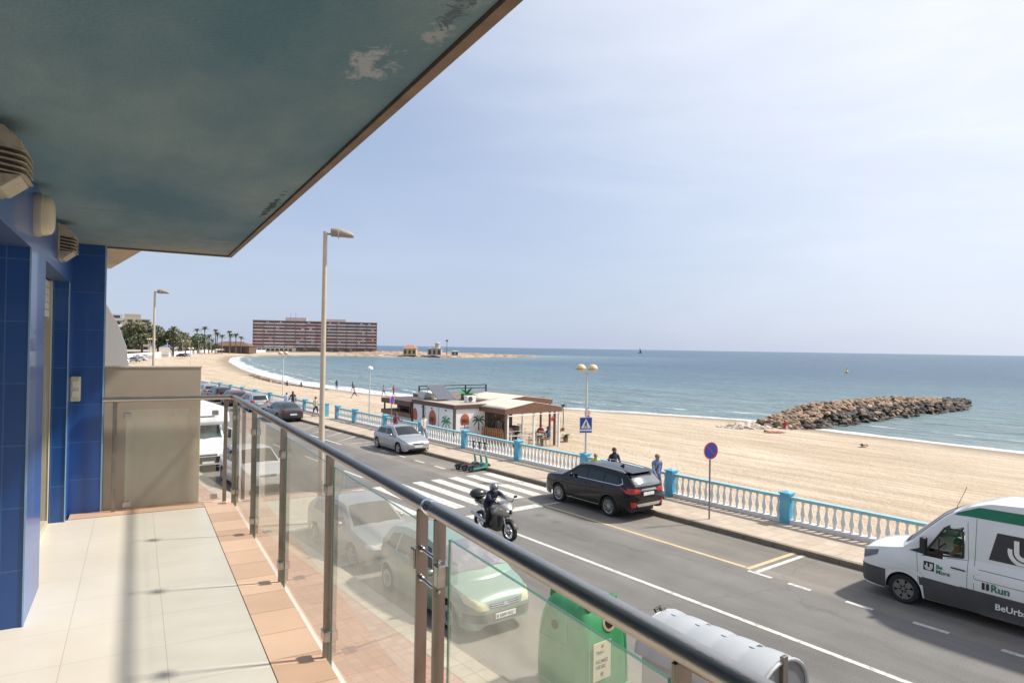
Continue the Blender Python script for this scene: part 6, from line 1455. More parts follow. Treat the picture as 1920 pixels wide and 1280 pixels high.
for y in (37.7, 39.5): MB().box(kx0+.04, kx0+.049, y-.012, y+.012, kz, 1.9).build('panel_joint', black, r)
for y in (36.8, 38.6, 39.9): MB().box(kx0+.02, kx0+.049, y-.09, y+.09, 1.72, 1.80).build('wall_light', black, r)
# roof clutter
sp_ = MB(); q = Matrix.Rotation(radians(28), 3, 'X'); sp_.obox((24.2, 39.5, 2.75), 1.4, 1.9, .05, q); so_ = sp_.build('solar_panel', mat('solar_grey', (.12, .13, .16), .25, .2, var=.2, scale=8), r)
for x in (23.6, 24.8): MB().tube([(x, 40.3, 2.2), (x, 40.3, 3.15)], .02, 6).build('panel_strut', alu, r)
MB().tube([(23.3, 40.6, 2.5), (24.4, 40.9, 2.5)], .3, 14).build('water_tank', mat('tank_grey', (.55, .55, .54), .4, .2), r, smooth=50)
o = tag(MB().ell((0, 0, .0), .36, .36, .3, 14, 7).build('satellite_dome', mat('dome_grey', (.5, .5, .5), .4), None, smooth=60), 'grey rounded tank on the beach bar roof beside the solar panel', 'tank'); o.location = (23.6, 41.0, 2.5)
# back deck / far end with brown bands
r2 = thing('bar_terrace', 'brown-railed timber terrace wing at the far end of the beach bar', 'terrace', (0, 0, 0))
MB().box(22.9, 28.5, 41.4, 45.8, kz, .85).build('base_wall', mat('terrace_base', (.5, .52, .53), .6), r2)
MB().box(22.8, 28.6, 41.3, 45.9, .85, 1.15).build('lower_band', brown2, r2)
for y in (41.6, 43.2, 45.6): MB().box(22.9, 23.0, y-.05, y+.05, 1.15, 1.7).build('post', brown, r2)
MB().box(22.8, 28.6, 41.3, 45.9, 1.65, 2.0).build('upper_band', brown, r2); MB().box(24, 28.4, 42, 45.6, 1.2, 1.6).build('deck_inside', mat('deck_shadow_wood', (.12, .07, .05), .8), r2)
# flat roofs behind and dark rails towards the sea
r3 = thing('bar_roof_wing', 'low dark flat roof wing of the beach bar on its sea side', 'roof', (0, 0, 0))
MB().box(25.6, 33, 38.6, 46, 1.95, 2.2).build('roof', mat('dark_flat_roof', (.20, .14, .12), .8), r3); 
for x, y in ((25.8, 45.8), (32.8, 45.8), (32.8, 38.8), (29, 45.8)): MB().box(x-.06, x+.06, y-.06, y+.06, -.9, 1.95).build('post', brown, r3)
for z in (2.5, 2.75): MB().box(26.0, 32.5, 45.7, 45.78, z, z+.06).build('rail', black, r3)
for x in (26, 28.2, 30.4, 32.5): MB().box(x-.04, x+.04, 45.68, 45.8, 2.2, 2.8).build('rail_post', black, r3)
# decorative palm on the roof
r4 = thing('ornamental_palm', 'bright green artificial palm in a brown box on the bar roof', 'palm', (26.0, 38.9, 2.2))
MB().prism([(-.35, 0), (.35, 0), (.3, .45), (-.3, .45)], 'x', -.3, .3).build('planter_box', brown2, r4)
def fronds(n, L_, droop, w_, z0, seg=5, rnd=random, up_=.5):
    g = MB()
    for k in range(n):
        a = 2*pi*k/n+rnd.uniform(-.2, .2); e = rnd.uniform(.0, 1.0)*up_; pts = []
        for i in range(seg+1):
            t_ = i/seg; rr = L_*t_*cos(e*.8); z = z0+L_*(t_*sin(e*1.3)-droop*t_*t_); pts.append(Vector((rr*cos(a), rr*sin(a), z)))
        side = Vector((-sin(a), cos(a), 0))
        for i in range(seg):
            w0_ = w_*sin(pi*min(.97, (i+.25)/seg*.9+.08)); w1_ = w_*sin(pi*min(.97, (i+1.25)/seg*.9+.08)) if i < seg-1 else .005
            p, q_ = pts[i], pts[i+1]; dz = Vector((0, 0, -.35))
            for sg in (-1, 1):
                g.add([p, q_, q_+side*sg*w1_+dz*w1_, p+side*sg*w0_+dz*w0_], [(0, 1, 2, 3)])
    return g
fronds(11, .95, .45, .13, .45, up_=.9).build('fronds', mat('plastic_green', (.0, .26, .06), .4), r4, fixn=False); MB().tube([(0, 0, .4), (0, 0, .55)], .06, 8).build('trunk', brown, r4)
# pergola in front (cream pitched canvas, white posts)
def pergola(name, label, x0, x1, y0, y1, ze, rise, posts, fasc=.3, wp_=kwhite):
    p = thing(name, label, 'awning', (0, 0, 0))
    xm = (x0+x1)/2
    g = MB(); g.grid(lambda u, v: (x0+(x1-x0)*u, y0+(y1-y0)*v, ze+rise*(1-abs(2*u-1))+.03), 8, 6); o = g.build('canvas_roof', canvas, p, smooth=20)
    sd = o.modifiers.new('s', 'SOLIDIFY'); sd.thickness = .03
    for a in ((x0-.04, x1+.04, y0-.04, y0), (x0-.04, x1+.04, y1, y1+.04), (x0-.04, x0, y0, y1), (x1, x1+.04, y0, y1)): MB().box(*a, ze-fasc, ze).build('beam', brown2, p)
    for yy_ in (y0+.002,): 
        g = MB(); g.add([(x0, yy_, ze), (x1, yy_, ze), (xm, yy_, ze+rise)], [(0, 1, 2)]); g.build('gable', brown2, p)
    for x, y, m_ in posts: MB().box(x-.06, x+.06, y-.06, y+.06, -.75, ze-.02).build('post', m_, p)
    return p
pergola('beach_awning', 'cream pitched canvas awning with white posts at the near end of the beach bar', 24.9, 29.6, 32.9, 37.0, 2.05, .38, [(24.95, 32.95, brown), (25.15, 32.98, kwhite), (27.3, 32.98, kwhite), (29.5, 33.0, kwhite), (29.55, 33.5, brown), (24.95, 36.9, brown), (29.5, 36.9, kwhite)])
pergola('beach_awning', 'second larger cream awning behind, with a brown front beam, on the sea side', 27.3, 32.6, 37.3, 42.3, 2.12, .3, [(32.5, 37.4, brown), (32.5, 42.2, brown), (27.4, 42.2, brown), (27.4, 37.4, kwhite)])
MB_ = MB()
r5 = thing('awning_side_frame', 'white tubular side frame with clear curtain rails under the cream awning', 'frame', (0, 0, 0))
MB().tube([(25.15, 32.9, 1.62), (29.5, 32.9, 1.66)], .03, 6).build('curtain_rail', kwhite, r5)
for k in range(3): MB().tube([(25.2, 32.9, .05+.3*k), (27.2, 32.9, .05+.3*k)], .01, 5).build('wire', kwhite, r5)
# slatted wooden screen by the bar
r6 = thing('slatted_screen', 'orange-brown slatted wooden screen beside the palm-painted end wall', 'screen', (0, 0, 0))
for k in range(12): MB().box(24.98, 25.02, 33.3+.2*k, 33.38+.2*k, kz, .75).build('slat', mat('orange_wood', (.42, .2, .09), .6, var=.2, scale=4), r6)
for z in (-.1, .5): MB().box(25.02, 25.05, 33.25, 35.65, z, z+.07).build('batten', MATS['orange_wood'], r6)
# clutter on and beside the bar
for x, y, s_, l_ in ((24.9, 36.9, .35, 'white air-conditioning unit on the bar roof near its corner'), ):
    o = thing('roof_unit', l_, 'ventilation unit', (x, y, 2.21)); MB().box(-s_, s_, -s_*.6, s_*.6, .04, s_*1.3).build('casing', kwhite, o, bevel=.02); MB().lathe([(0, 0), (s_*.5, 0), (s_*.5, .02), (0, .02)], (-s_*.3, -s_*.6-.021, s_*.7), 'y', 16).build('fan_grille', dkgrey, o)
for k, (x, y, l_) in enumerate(((25.3, 34.6, 'green leafy plant behind the slatted screen'), (27.9, 35.6, 'green leafy plant at the end of the bar counter'), (30.4, 36.2, 'green leafy plant by the rear awning post'))):
    o = thing('potted_plant', l_, 'plant', (x, y, -.5), k, 'plants under the awning'); MB().lathe([(0, 0), (.18, 0), (.22, .4), (0, .38)], (0, 0, 0), 'z', 12).build('pot', mat('dark_pot', (.05, .04, .04), .6), o); fronds(18, .7, .5, .09, .4, up_=1.2).build('foliage', mat('bar_plant_green', (.05, .16, .04), .5), o, fixn=False)
# bar counter, tables, chairs, people inside
r7 = thing('bar_counter', 'dark bar counter under the cream awning', 'counter', (26.8, 36.2, -.6)); MB().box(-1.2, 1.6, -.3, .3, 0, 1.05).build('front', mat('counter_stone', (.16, .14, .11), .7, var=.4, scale=6), r7); MB().box(-1.3, 1.7, -.38, .38, 1.05, 1.1).build('counter_top', brown, r7); MB().box(-1.2, 1.6, .5, .6, 0, 2.3).build('back_board', mat('bar_back', (.10, .08, .065), .7, var=.5, scale=5, col2=(.3, .25, .2), lo=.55, hi=.62), r7)
def table(loc, label, white_=True, rot=0):
    t_ = thing('cafe_table', label, 'table', loc, rot, 'tables under the beach bar awning'); m_ = kwhite if white_ else brown
    MB().box(-.38, .38, -.38, .38, .70, .74).build('table_top', m_, t_, bevel=.005)
    for a, b_ in ((-.32, -.32), (.32, -.32), (.32, .32), (-.32, .32)): MB().cyl((a, b_, 0), (a, b_, .7), .02, n=6).build('leg', m_, t_)
    return t_
def chair(loc, label, rot, m_):
    c_ = thing('cafe_chair', label, 'chair', loc, rot, 'chairs under the beach bar awning')
    MB().box(-.22, .22, -.22, .22, .43, .46).build('seat', m_, c_); g = MB()
    for k in range(3): g.box(-.22, .22, -.235, -.215, .55+.13*k, .62+.13*k)
    g.build('backrest', m_, c_)
    for a, b_ in ((-.2, -.2), (.2, -.2), (.2, .2), (-.2, .2)): MB().cyl((a, b_, 0), (a, b_, .9 if b_ < 0 else .6), .016, n=6).build('leg', m_, c_)
    return c_
fz = lambda x, y: sandz(x, y)+.02
tb_ = [(26.1, 33.9, 'white table behind the first awning bay'), (28.2, 33.8, 'white table beside the man in blue under the awning'), (26.6, 35.1, 'white table in front of the bar counter'), (30.0, 38.6, 'white table under the rear awning')]
for x, y, l_ in tb_: table((x, y, fz(x, y)), l_)
cwh = kwhite; cbr = mat('chair_tan', (.35, .24, .13), .6)
for x, y, a, m_, l_ in ((25.6, 33.5, .8, cwh, 'white chair left of the first awning table'), (26.6, 33.4, -.7, cwh, 'white chair right of the first awning table'), (28.8, 33.5, -1.4, cbr, 'tan chair behind the man in blue under the awning'), (27.7, 33.6, 1.2, cbr, 'tan chair facing the man in blue'), (29.3, 34.4, -1, cwh, 'white chair at the seaward white post'), (27.2, 35.3, -1.2, cwh, 'white chair near the bar counter'), (30.6, 38.4, -1.5, cwh, 'white chair under the rear awning')):
    chair((x, y, fz(x, y)), l_, a, m_)
for l_, x, y, po, tp, lg, ro, hr, dz in (('man in blue shirt sitting at the open side of the awning', 28.85, 33.3, 'sit', clothm('mid_blue', (.05, .12, .3)), C_grey, 1.2, H_brown, .5), ('customer in red sitting under the awning by the starfish curtain', 29.2, 34.5, 'sit', C_red, C_grey, 2.2, H_dark, .5), ('customer in black leaning at the bar under the awning', 27.0, 35.5, 'talk', C_black, C_black, .2, H_dark, 0),
        ('customer in pink shirt seated deep under the awning', 26.6, 34.6, 'sit', C_pink, C_beige, 2.8, H_dark, .5), ('customer in beige sitting by the first awning table', 25.65, 33.5, 'sit', C_beige, C_grey, -.8, H_grey, .5), ('waiter in dark shirt standing behind the slatted screen', 26.1, 35.2, 'stand', C_grey, C_black, 2, H_dark, 0)):
    person(l_, (x, y, fz(x, y)+dz), ro, po, tp, lg, hr, 1.72, sleeve=False, group='people at the beach bar')
o = MB()
for k in range(5):
    a = 2*pi*k/5+.3; o.add([(0, 0, 0), (.3*cos(a), 0, .3*sin(a)), (.1*cos(a+.63), -.02, .1*sin(a+.63)), (.1*cos(a-.63), -.02, .1*sin(a-.63))], [(0, 2, 1), (0, 1, 3)])
o = o.build('starfish_ornament', mat('starfish_red', (.5, .05, .08), .5), None, fixn=False); tag(o, 'red starfish hanging at the open side of the cream awning', 'ornament'); o.location = (28.9, 33.02, 1.25)
# potted plants on the sand
leafm = mat('plant_green', (.06, .12, .035), .6, var=.3, scale=10); pot = mat('clay_pot', (.3, .16, .09), .7)
def shrub(loc, label, s_=1, stem=0):
    p = thing('potted_plant', label, 'plant', loc, 0, 'plants on the sand beside the awning')
    MB().lathe([(0, 0), (.16*s_, 0), (.2*s_, .3*s_), (.17*s_, .3*s_), (0, .27*s_)], (0, 0, 0), 'z', 12).build('pot', pot, p, smooth=40)
    if stem: MB().tube([(0, 0, .2*s_), (.03, 0, stem*.5), (0, .03, stem)], .04, 6).build('stem', brown2, p)
    fronds(22, .55*s_, .5, .06*s_, max(.3*s_, stem), up_=1.1).build('foliage', leafm, p, fixn=False)
shrub((31.6, 34.6, fz(31.6, 34.6)), 'bushy potted plant on the sand by the corner post of the awning', 1.0)
shrub((35.5, 39.6, fz(35.5, 39.6)), 'thin tall potted palm, left of two standing on the sand', .8, 1.7); shrub((36.3, 40.1, fz(36.3, 40.1)), 'thin tall potted palm, right of two standing on the sand', .8, 2.0)

# ================================================================ rock breakwater
rocks = [mat('rock_tan', (.36, .25, .165), .9, var=.3, scale=1.2, bump=.8, bscale=5), mat('rock_brown', (.25, .18, .125), .9, var=.35, scale=1.2, bump=.8, bscale=5), mat('rock_dark', (.07, .058, .048), .8, var=.35, scale=1.2, bump=.8, bscale=5), mat('rock_pale', (.55, .46, .37), .9, var=.15, scale=1.2, bump=.6, bscale=5)]
rmeshes = []
rnd = random.Random(3)
for k in range(9):
    bm = bmesh.new(); bmesh.ops.create_icosphere(bm, subdivisions=2, radius=1)
    off = Vector((k*7.3, k*3.1, 0))
    pl = [(Vector((rnd.gauss(0, 1), rnd.gauss(0, 1), rnd.gauss(0, 1))).normalized(), rnd.uniform(.48, .78)) for _ in range(14)]
    for v in bm.verts:
        for n_, d_ in pl:
            e_ = v.co.dot(n_)-d_
            if e_ > 0: v.co -= n_*e_
        v.co *= 1+.12*noise.noise(v.co*2+off)
    me = bpy.data.meshes.new('rock'); bm.to_mesh(me); bm.free(); me.materials.append(rocks[0]); rmeshes.append(me)
def groyne_h(x): return -1.1+1.2*ramp(59.5, 74, x)*(1-.9*ramp(92, 118, x))
def gw(x): return 2.3+1.6*ramp(58, 74, x)
GY = lambda x: 38.0-1.2*(1-ramp(60, 76, x))
# rubble core
mb = MB(); mb.grid(lambda u, v: (57+61*u, GY(57+61*u)+(v-.5)*2*gw(57+61*u)*(1 if u < .84 else max(.25, (1-u)/.16)), -2.6+(groyne_h(57+61*u)+2.6-.45)*max(0, 1-abs(2*v-1)**1.8)*.93+.25*noise.noise(Vector((u*40, v*9, 0)))), 90, 16)
core = mb.build('breakwater_rubble', rocks[2], None); tag(core, 'rubble core filling the gaps between the boulders of the breakwater', 'rubble', kind='stuff')
def rock_at(f=None):
    x = rnd.uniform(61.5, 118.5); f = rnd.uniform(-1.02, .7); w_ = gw(x)*(1 if x < 108 else max(.25, (119-x)/11))
    y = GY(x)+f*w_; z = -2.1+(groyne_h(x)+2.1)*(1-abs(f)**1.8); flank = -.50-.25*(1-ramp(60, 80, x))
    dark = f < flank or x > 106 or rnd.random() < .05
    mi_ = 2 if dark and rnd.random() < .85 else (0 if rnd.random() < .55 else 1)
    return x, y, z, mi_
for i in range(290):
    x, y, z, mi_ = rock_at(); s_ = rnd.uniform(.28, .6)*(1.15 if mi_ == 2 else .95)*rnd.choice((1, 1, 1, 1.25))
    o = bpy.data.objects.new('boulder', rmeshes[rnd.randrange(9)]); COL.objects.link(o)
    o.location = (x, y, z+.02); o.scale = (s_*rnd.uniform(.9, 1.5), s_*rnd.uniform(.8, 1.1), s_*rnd.uniform(.4, .65)); o.rotation_euler = (rnd.uniform(-.4, .4), rnd.uniform(-.4, .4), rnd.uniform(0, 6.28))
    o.material_slots[0].link = 'OBJECT'; o.material_slots[0].material = rocks[mi_]
    tag(o, 'dark wet boulder on the waterline flank of the rock breakwater' if mi_ == 2 else ('tan weathered boulder on the crown of the rock breakwater' if mi_ == 0 else 'brown weathered boulder in the rock breakwater'), 'boulder', ['tan crown boulders of the breakwater', 'brown boulders of the breakwater', 'dark waterline boulders of the breakwater'][mi_])
g = MB()
for i in range(1300):
    x, y, z, mi_ = rock_at(); s_ = rnd.uniform(.2, .5); me = rmeshes[rnd.randrange(9)]
    q_ = Matrix.Rotation(rnd.uniform(0, 6.28), 3, 'Z') @ Matrix.Rotation(rnd.uniform(-.4, .4), 3, 'X')
    g.add([Vector((x, y, z))+q_ @ Vector((v.co.x*s_*1.4, v.co.y*s_, v.co.z*s_*.75)) for v in me.vertices], [tuple(p.vertices) for p in me.polygons], mi_)
tag(g.build('small_rocks', rocks[:3], None, fixn=False), 'countless smaller rocks filling the breakwater between its boulders', 'rocks', kind='stuff')
# pale stones at the root
for k in range(110):
    x = rnd.uniform(54.5, 64.5); t_ = (x-54.5)/10; y = rnd.uniform(34.2+2.5*(1-t_), 38.5+1*t_)
    o = bpy.data.objects.new('pale_stone', rmeshes[rnd.randrange(9)]); COL.objects.link(o); s_ = rnd.uniform(.12, .5)*(.6+t_)
    o.location = (x, y, sandz(x, y)+s_*.2); o.scale = (s_*1.3, s_, s_*.6); o.rotation_euler = (0, 0, rnd.uniform(0, 6))
    o.material_slots[0].link = 'OBJECT'; o.material_slots[0].material = rocks[3]
    tag(o, 'pale bleached stone scattered on the sand at the root of the breakwater', 'stone', 'pale stones at the root of the breakwater')
# dark seaweed line down the beach
g = MB()
for k in range(150):
    y = rnd.uniform(105, 165); x = interp([(100, 42.5), (130, 41.5), (165, 47)], y)+rnd.gauss(0, .5); z = sandz(x, y)+.05; s_ = rnd.uniform(.1, .5)
    g.ell((x, y, z), s_, s_*1.8, .09, 7, 3, z0=0)
tag(g.build('seaweed', mat('seaweed', (.12, .07, .04), .9), None), 'brown line of washed-up seaweed along the far beach', 'seaweed', kind='stuff')

# ================================================================ far shore: big apartment block
A_, B_ = Vector((157.5, 547.7, 0)), Vector((246.5, 506.9, 0)); dv_ = (B_-A_); LL = dv_.length; ang = atan2(dv_.y, dv_.x)
bb_ = thing('apartment_block', 'long nine-storey brown and pink apartment block on the far side of the bay', 'building', A_, ang)
wallb = mat('block_brown', (.36, .27, .26), .8, var=.15, scale=.3); parap = mat('block_parapet', (.62, .53, .51), .8, var=.12, scale=.3); parap2 = mat('block_parapet_grey', (.50, .50, .52), .8, var=.12); parap3 = mat('block_parapet_red', (.50, .33, .30), .8, var=.15); fin = mat('block_fin', (.25, .205, .21), .8)  # wall and parapet colours lightened to stand in for distance haze
LL_ = LL; D_ = 14
MB().box(0, LL_, 1.6, D_, 0, 24.6).build('wall', wallb, bb_)
NB, NF = 12, 8; fh = 2.65; z0 = 3.6; bw_ = LL_/NB
rb = random.Random(5)
for i in range(NB):
    for j in range(NF):
        z = z0+j*fh; m_ = parap if rb.random() < .6 else (parap2 if rb.random() < .6 else parap3)
        g = MB(); g.box(i*bw_+.25, (i+1)*bw_-.25, -.1, .05, z, z+1.15); g.box(i*bw_+.2, (i+1)*bw_-.2, 0, 1.6, z-.15, z); g.build('balcony', m_, bb_)
        if rb.random() < .55:
            x = i*bw_+rb.uniform(.4, bw_*.55); MB().box(x, x+rb.uniform(1.2, 2.8), .3, .4, z+1.2, z+fh-.3).build('awning', rb.choice([parap2, parap3, fin, parap]), bb_) if i*j % 3 else None
for i in range(NB+1): MB().box(i*bw_-.22, i*bw_+.22, -.25, 1.6, 3.2, 24.9).build('fin', fin, bb_)
for j in range(3): MB().box(0, LL_, -.3+.0*j, -.26, z0+fh*(2*j+2)-.2, z0+fh*(2*j+2)-.02).build('floor_band', fin, bb_)
MB().box(-.3, LL_+.3, -.3, D_, 24.6, 25.2).build('roof', mat('block_roof', (.3, .25, .23), .8), bb_)
for a in ((LL_*.25, LL_*.42, 28), (LL_*.58, LL_*.74, 27.3)): MB().box(a[0], a[1], 3, 9, 25.2, a[2]).build('penthouse', parap, bb_)
for x in (LL_*.29, LL_*.33): MB().tube([(x, 5, 28), (x, 5, 32.5)], .12, 5).build('mast', fin, bb_)
g = MB(); g.box(-1, LL_*.34, -4, 1.5, 0, 3.0); g.build('arcade', mat('arcade_white', (.6, .58, .52), .7), bb_)
for k in range(9): MB().box(1+k*3.4, 3.4+k*3.4, -4.1, -4.0, .4, 2.3).build('window', mat('arcade_glass', (.05, .08, .08), .2), bb_)
MB().box(LL_*.34, LL_, -3, 1.5, 0, 3.0).build('ground_floor', mat('ground_dark', (.12, .09, .08), .8, col2=(.3, .26, .22), lo=.5, hi=.6, scale=.3), bb_)
for k in range(6): MB().box(LL_*.36+k*9.2, LL_*.36+k*9.2+4, -3.1, -3, .2, 2.4).build('window', MATS['arcade_glass'], bb_)
g = MB(); g.box(-8, LL_+6, -14, -4.2, -2.2, .3); tag(g.build('sea_terrace', mat('terrace_brown', (.28, .2, .15), .8, var=.2), None), 'brown sea terrace wall at the foot of the big apartment block', 'wall'); o = bpy.data.objects['sea_terrace']; o.matrix_world = bb_.matrix_basis
# white buildings on the left
def white_block(name, label, p, w_, d_, h_, floors, ang_, m_, bays=3, set_=True):
    b_ = thing(name, label, 'building', (p[0], p[1], 0), ang_, 'white apartment buildings far left')
    MB().box(0, w_, 0, d_, 0, h_).build('wall', m_, b_)
    fh_ = (h_-1)/floors
    for j in range(floors):
        z = 1+j*fh_
        MB().box(-.3, w_+.3, -1.8, 0, z-.1, z+.15).build('balcony_slab', m_, b_); MB().box(-.3, w_+.3, -1.8, -1.65, z+.15, z+1.05).build('parapet', m_ if j % 2 else white, b_)
        for k in range(bays): x = (k+.2)*w_/bays; MB().box(x, x+w_/bays*.6, -.08, 0, z+.2, z+2.3).build('window', mat('far_window', (.06, .05, .05), .4), b_)
    MB().box(w_*.2, w_*.7, 1, d_-1, h_, h_+2.4).build('roof_house', m_, b_)
    return b_
wcream = mat('far_cream', (.5, .45, .37), .8); wwh = mat('far_white', (.50, .49, .47), .8); wtan = mat('far_tan', (.46, .40, .32), .8)
white_block('white_building', 'tall white balconied building at the far left beside the blue pilaster', (21.5, 349), 20.5, 12, 18.5, 6, radians(-4), wwh, 4)
white_block('white_building', 'beige white-balconied building behind the far ficus trees', (43.5, 379), 14.5, 9, 17.5, 6, radians(-8), wtan, 4)
# low houses
def house(label, px, py, w_, d_, h_, roofm, wallm, ang_, rh=1.6, wins=3):
    h = thing('house', label, 'house', (px, py, 0), ang_)
    MB().box(0, w_, 0, d_, -.5, h_).build('wall', wallm, h)
    g = MB(); g.add([(-.5, -.5, h_), (w_+.5, -.5, h_), (w_+.5, d_+.5, h_), (-.5, d_+.5, h_), (w_*.25, d_/2, h_+rh), (w_*.75, d_/2, h_+rh)], [(0, 1, 5, 4), (1, 2, 5), (2, 3, 4, 5), (3, 0, 4), (3, 2, 1, 0)]); g.build('roof', roofm, h)
    for k in range(wins): x = (k+.25)*w_/wins; MB().box(x, x+w_/wins*.5, -.06, 0, .3, h_*.75).build('window', MATS['far_window'], h)
    return h
tileo = mat('orange_roof_tile', (.42, .20, .13), .8, var=.15); tileb = mat('brown_roof', (.16, .09, .06), .8, var=.2)
house('cream low house with a pinkish roof behind the far trees', 83, 441, 11, 8, 6.2, mat('pink_roof', (.45, .3, .22), .8), wcream, radians(-35), 1.8)
house('dark brown roofed restaurant on the far shore left of the big block', 105, 462, 26, 14, 4.2, tileb, mat('dark_wall', (.12, .08, .06), .8), radians(-35), 3)
house('small orange-roofed house on the far rocky point', 231, 431, 9.5, 7, 4.2, tileo, mat('house_yellow', (.5, .42, .25), .8), radians(-38), 2.6, 3)
h = house('pale house with a round tower on the far rocky point', 245.5, 420.5, 10, 7, 4.6, wcream, mat('pale_stone_wall', (.48, .4, .33), .8), radians(-38), .5, 3)
MB().tube([(7, 3, 4), (7, 3, 8.2)], 1.9, 14).build('tower', wwh, h); MB().ell((7, 3, 8.2), 2.1, 2.1, 1.0, 14, 5, z0=0).build('dome', wcream, h)
house('tiny low shed on the far rocky point beside the palm', 259, 409, 5, 4, 2.6, wwh, wcream, radians(-38), .4, 2)
# white sea wall
g = MB()
pts = [(31.2, 250), (45, 290), (50, 304)]; 
def wallrun(pts, label, h0=-.6, h1=1.9, m_=white):
    g = MB()
    for (a, b_), (c_, d_) in zip(pts, pts[1:]):
        v = Vector((c_-a, d_-b_, 0)); n_ = Vector((-v.y, v.x, 0)).normalized()*.2; g.add([(a, b_, h0), (c_, d_, h0), (c_+n_.x, d_+n_.y, h0), (a+n_.x, b_+n_.y, h0), (a, b_, h1), (c_, d_, h1), (c_+n_.x, d_+n_.y, h1), (a+n_.x, b_+n_.y, h1)], [(0, 1, 5, 4), (1, 2, 6, 5), (2, 3, 7, 6), (3, 0, 4, 7), (4, 5, 6, 7)])
    tag(g.build('sea_wall', m_, None), label, 'wall')
wallrun([(28, 240), (31.2, 250), (45, 290), (52, 311)], 'white sea wall of the far promenade, left of the gap with the dark car')
wallrun([(57.5, 326), (65, 349), (94, 440), (120, 470), (150, 490)], 'white sea wall of the far promenade, right of the gap curving to the big block', -.6, 1.5)

# ================================================================ trees and palms
def leafcloud(n, fn, size, rnd):
    g = MB()
    for k in range(n):
        c_ = fn(rnd); a = Vector((rnd.gauss(0, 1), rnd.gauss(0, 1), rnd.gauss(0, 1))).normalized(); b_ = a.orthogonal().normalized(); d_ = a.cross(b_); s_ = size*rnd.uniform(.5, 1.3)
        g.add([c_+b_*s_, c_+d_*s_*.7, c_-b_*s_, c_-d_*s_*.7], [(0, 1, 2, 3)], rnd.choice((0, 0, 1, 2)))
    return g
tl = [mat('leaf_a', (.085, .13, .055), .7), mat('leaf_b', (.115, .16, .075), .7), mat('leaf_c', (.07, .085, .05), .7)]
bark = mat('bark', (.14, .10, .07), .9)
tlb = [mat('leaf_d', (.16, .165, .08), .7), mat('leaf_e', (.12, .14, .07), .7), mat('leaf_f', (.09, .10, .055), .7)]
def tree(label, x, y, w_, h_, mats, seed, n=1500, squash=1.0):
    t_ = thing('broadleaf_tree', label, 'tree', (x, y, 0), 0, 'broadleaf trees on the far left shore'); rn = random.Random(seed)
    g = MB(); g.tube([(0, 0, 0), (.1, 0, h_*.25), (0, .2, h_*.5)], [.5, .4, .22], 8); lobes = []
    for k in range(9):
        a = k*2*pi/9+rn.uniform(-.3, .3); rr = w_*.5*rn.uniform(.3, .72); z = h_*rn.uniform(.38, .78); lobes.append((Vector((rr*cos(a), rr*sin(a), z)), rn.uniform(.2, .34)*w_*.8)); g.tube([(0, 0, h_*.3), (rr*.5*cos(a), rr*.5*sin(a), z*.8), (rr*cos(a), rr*sin(a), z)], [.2, .12, .05], 5)
    lobes.append((Vector((0, 0, h_*.78)), .26*w_)); g.build('trunk', bark, t_)
    def fn(r_):
        c_, R_0 = r_.choice(lobes); v = Vector((r_.gauss(0, 1), r_.gauss(0, 1), r_.gauss(0, 1))).normalized()*R_0*r_.uniform(.55, 1.0)**.5; v.z *= .8; p = c_+v; p.z = max(h_*.18, min(h_, p.z)); return p
    leafcloud(n, fn, .42*w_/12, rn).build('crown', mats, t_, fixn=False)
tree('large olive-brown ficus tree in front of the beige building', 47, 327, 17, 15.5, tlb, 1, 2200)
tree('dark green ficus tree left of the large olive-brown one', 39, 330, 13, 11.5, tl, 2)
tree('broad ficus tree right of the tall grey lamp post', 61, 336, 15, 12.5, tlb, 3, 1800)
tree('dark ficus tree just behind the tall grey lamp post', 55, 338, 12, 11.5, tl, 4)
tree('round dark green tree left of the palm clump', 88.5, 414, 15, 11, tl, 5, 1600)
tree('low dark shrub-like tree at the foot of the palm clump', 99, 428, 10, 6, tl, 6, 900)
palmleaf = mat('palm_frond', (.12, .14, .075), .7, var=.2); palmdead = mat('palm_skirt', (.17, .12, .07), .9)
def palm_proto(h_, seed, L_=2.6, n=26):
    rn = random.Random(seed); t_ = thing('palm_tree', '', 'palm', (0, 0, 0), 0, 'palms along the far shore')
    MB().tube([(0, 0, -.3), (.1, 0, h_*.5), (0, 0, h_-.3)], [.33, .22, .2], 8).build('trunk', bark, t_, smooth=50)
    fronds(n, L_, .55, .34, h_-.4, 6, rn, 1.15).build('crown', palmleaf, t_, fixn=False)
    MB().tube([(0, 0, h_-1.7), (0, 0, h_-.5)], [.25, .5], 8).build('skirt', palmdead, t_); return t_
pr1 = palm_proto(13.0, 11); pr2 = palm_proto(9.5, 12); pr3 = palm_proto(12.2, 13, 2.0, 34)
PL = [(53.6, 337, pr1, 1.0, 'palm behind the tall grey lamp post, left of two crowns'), (60.4, 332, pr1, .98, 'palm rising over the broad ficus tree'), (68, 345, pr2, 1.05, 'lower palm at the right edge of the ficus group'), (91.8, 434, pr1, 1.08, 'leftmost slim palm of the clump before the big block'), (95.5, 431, pr1, 1.17, 'tallest palm of the clump before the big block'), (97.8, 430, pr2, 1.1, 'bushy palm right of the tallest one in the clump'), (101, 428.4, pr3, 1.15, 'thin high palm in the middle of the far clump'), (104.5, 427, pr2, 1.1, 'shorter palm right of centre in the far clump'), (103, 432, pr2, 1.25, 'second shorter palm right of centre in the far clump'),
      (108.5, 426, pr3, 1.08, 'high single palm at the right of the far clump'), (113.5, 442.7, pr2, 1.2, 'left one of two palms close together before the block'), (116.5, 441.5, pr2, 1.22, 'right one of two palms close together before the block'), (121.7, 449, pr2, 1.05, 'small lone palm nearest the left end of the big block'), (255.2, 409.3, pr3, .84, 'lone palm standing on the far rocky point')]
used = set()
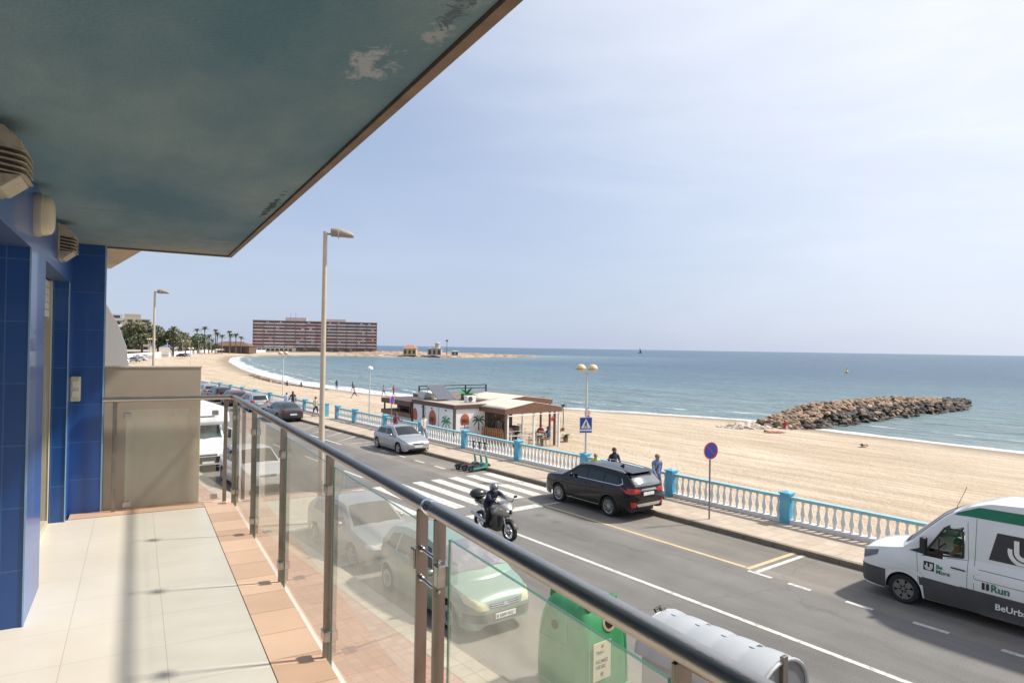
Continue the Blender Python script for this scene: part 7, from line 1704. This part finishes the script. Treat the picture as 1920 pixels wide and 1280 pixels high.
for x, y, p_, s_, l_ in PL:
    if id(p_) in used: o = copy_tree(p_)
    else: o = p_; used.add(id(p_))
    o.location = (x, y, 0.4 if x > 200 else 0); o.scale = (s_, s_, s_); o.rotation_euler.z = x; o['label'] = l_
# umbrellas and boats by the far sea wall
for k, (x, y) in enumerate([(97, 430), (99.5, 434), (102, 438)]):
    u_ = thing('beach_umbrella', 'cream open parasol on the far sand by the sea wall, '+['left one', 'middle one', 'right one'][k]+' of the three', 'parasol', (x+3, y-10, -.4), 0, 'cream parasols far down the beach'); MB().cyl((0, 0, 0), (0, 0, 2.6), .05, n=5).build('pole', white, u_); MB().lathe([(0, 2.9), (1.7, 2.3), (1.6, 2.28)], (0, 0, 0), 'z', 8).build('canopy', canvas, u_)
def boat(x, y, rot, label):
    b_ = thing('beached_boat', label, 'boat', (x, y, .1), rot, 'boats by the far sea wall'); g = MB()
    g.grid(lambda u, v: ((2*v-1)*1.1*(sin(pi*min(1, .12+u*.75))**.6 if u < .99 else .02), -3+6*u, .1+abs(2*v-1)**2*1.2+.3*u), 10, 8); g.build('hull', white, b_); MB().box(-.7, .7, -1.2, .8, .8, 1.8).build('cabin', wwh, b_, bevel=.1)
boat(33.5, 238, .4, 'white boat at the left end of the far sea wall'); boat(37, 250, .8, 'second white boat resting on the sand beside the sea wall')
# ---- out at sea
dirp = Vector((sin(HEAD+math.atan(240/1230.)), cos(HEAD+math.atan(240/1230.)), 0))
sbp = dirp*1500
s_ = thing('sailboat', 'tiny dark sailing boat on the horizon', 'sailboat', (sbp.x, sbp.y, -1.9), .6)
g = MB(); g.grid(lambda u, v: ((2*v-1)*1.6*sin(pi*min(1, .15+u*.8)), -5+10*u, .2+abs(2*v-1)**2*1.1), 8, 6); g.build('hull', dkgrey, s_); MB().cyl((0, .5, .3), (0, .5, 13), .1, n=6).build('mast', dkgrey, s_)
g = MB(); g.add([(0, .4, 1.6), (0, -4, 1.6), (0, .4, 12.5), (.25, -1.2, 5)], [(0, 1, 3), (1, 2, 3), (2, 0, 3)]); g.build('mainsail', mat('sail_dark', (.12, .13, .15), .8), s_)
b_ = thing('buoy', 'small yellowish marker buoy floating off the breakwater', 'buoy', (263, 124.5, -2.0)); MB().lathe([(0, 0), (.6, .1), (.6, .7), (.2, 1.1), (.12, 2.0), (0, 2.1)], (0, 0, 0), 'z', 10).build('float', mat('buoy_yellow', (.6, .5, .1), .5), b_); MB().ell((0, 0, 2.2), .25, .25, .25, 8, 5).build('topmark', MATS['buoy_yellow'], b_)
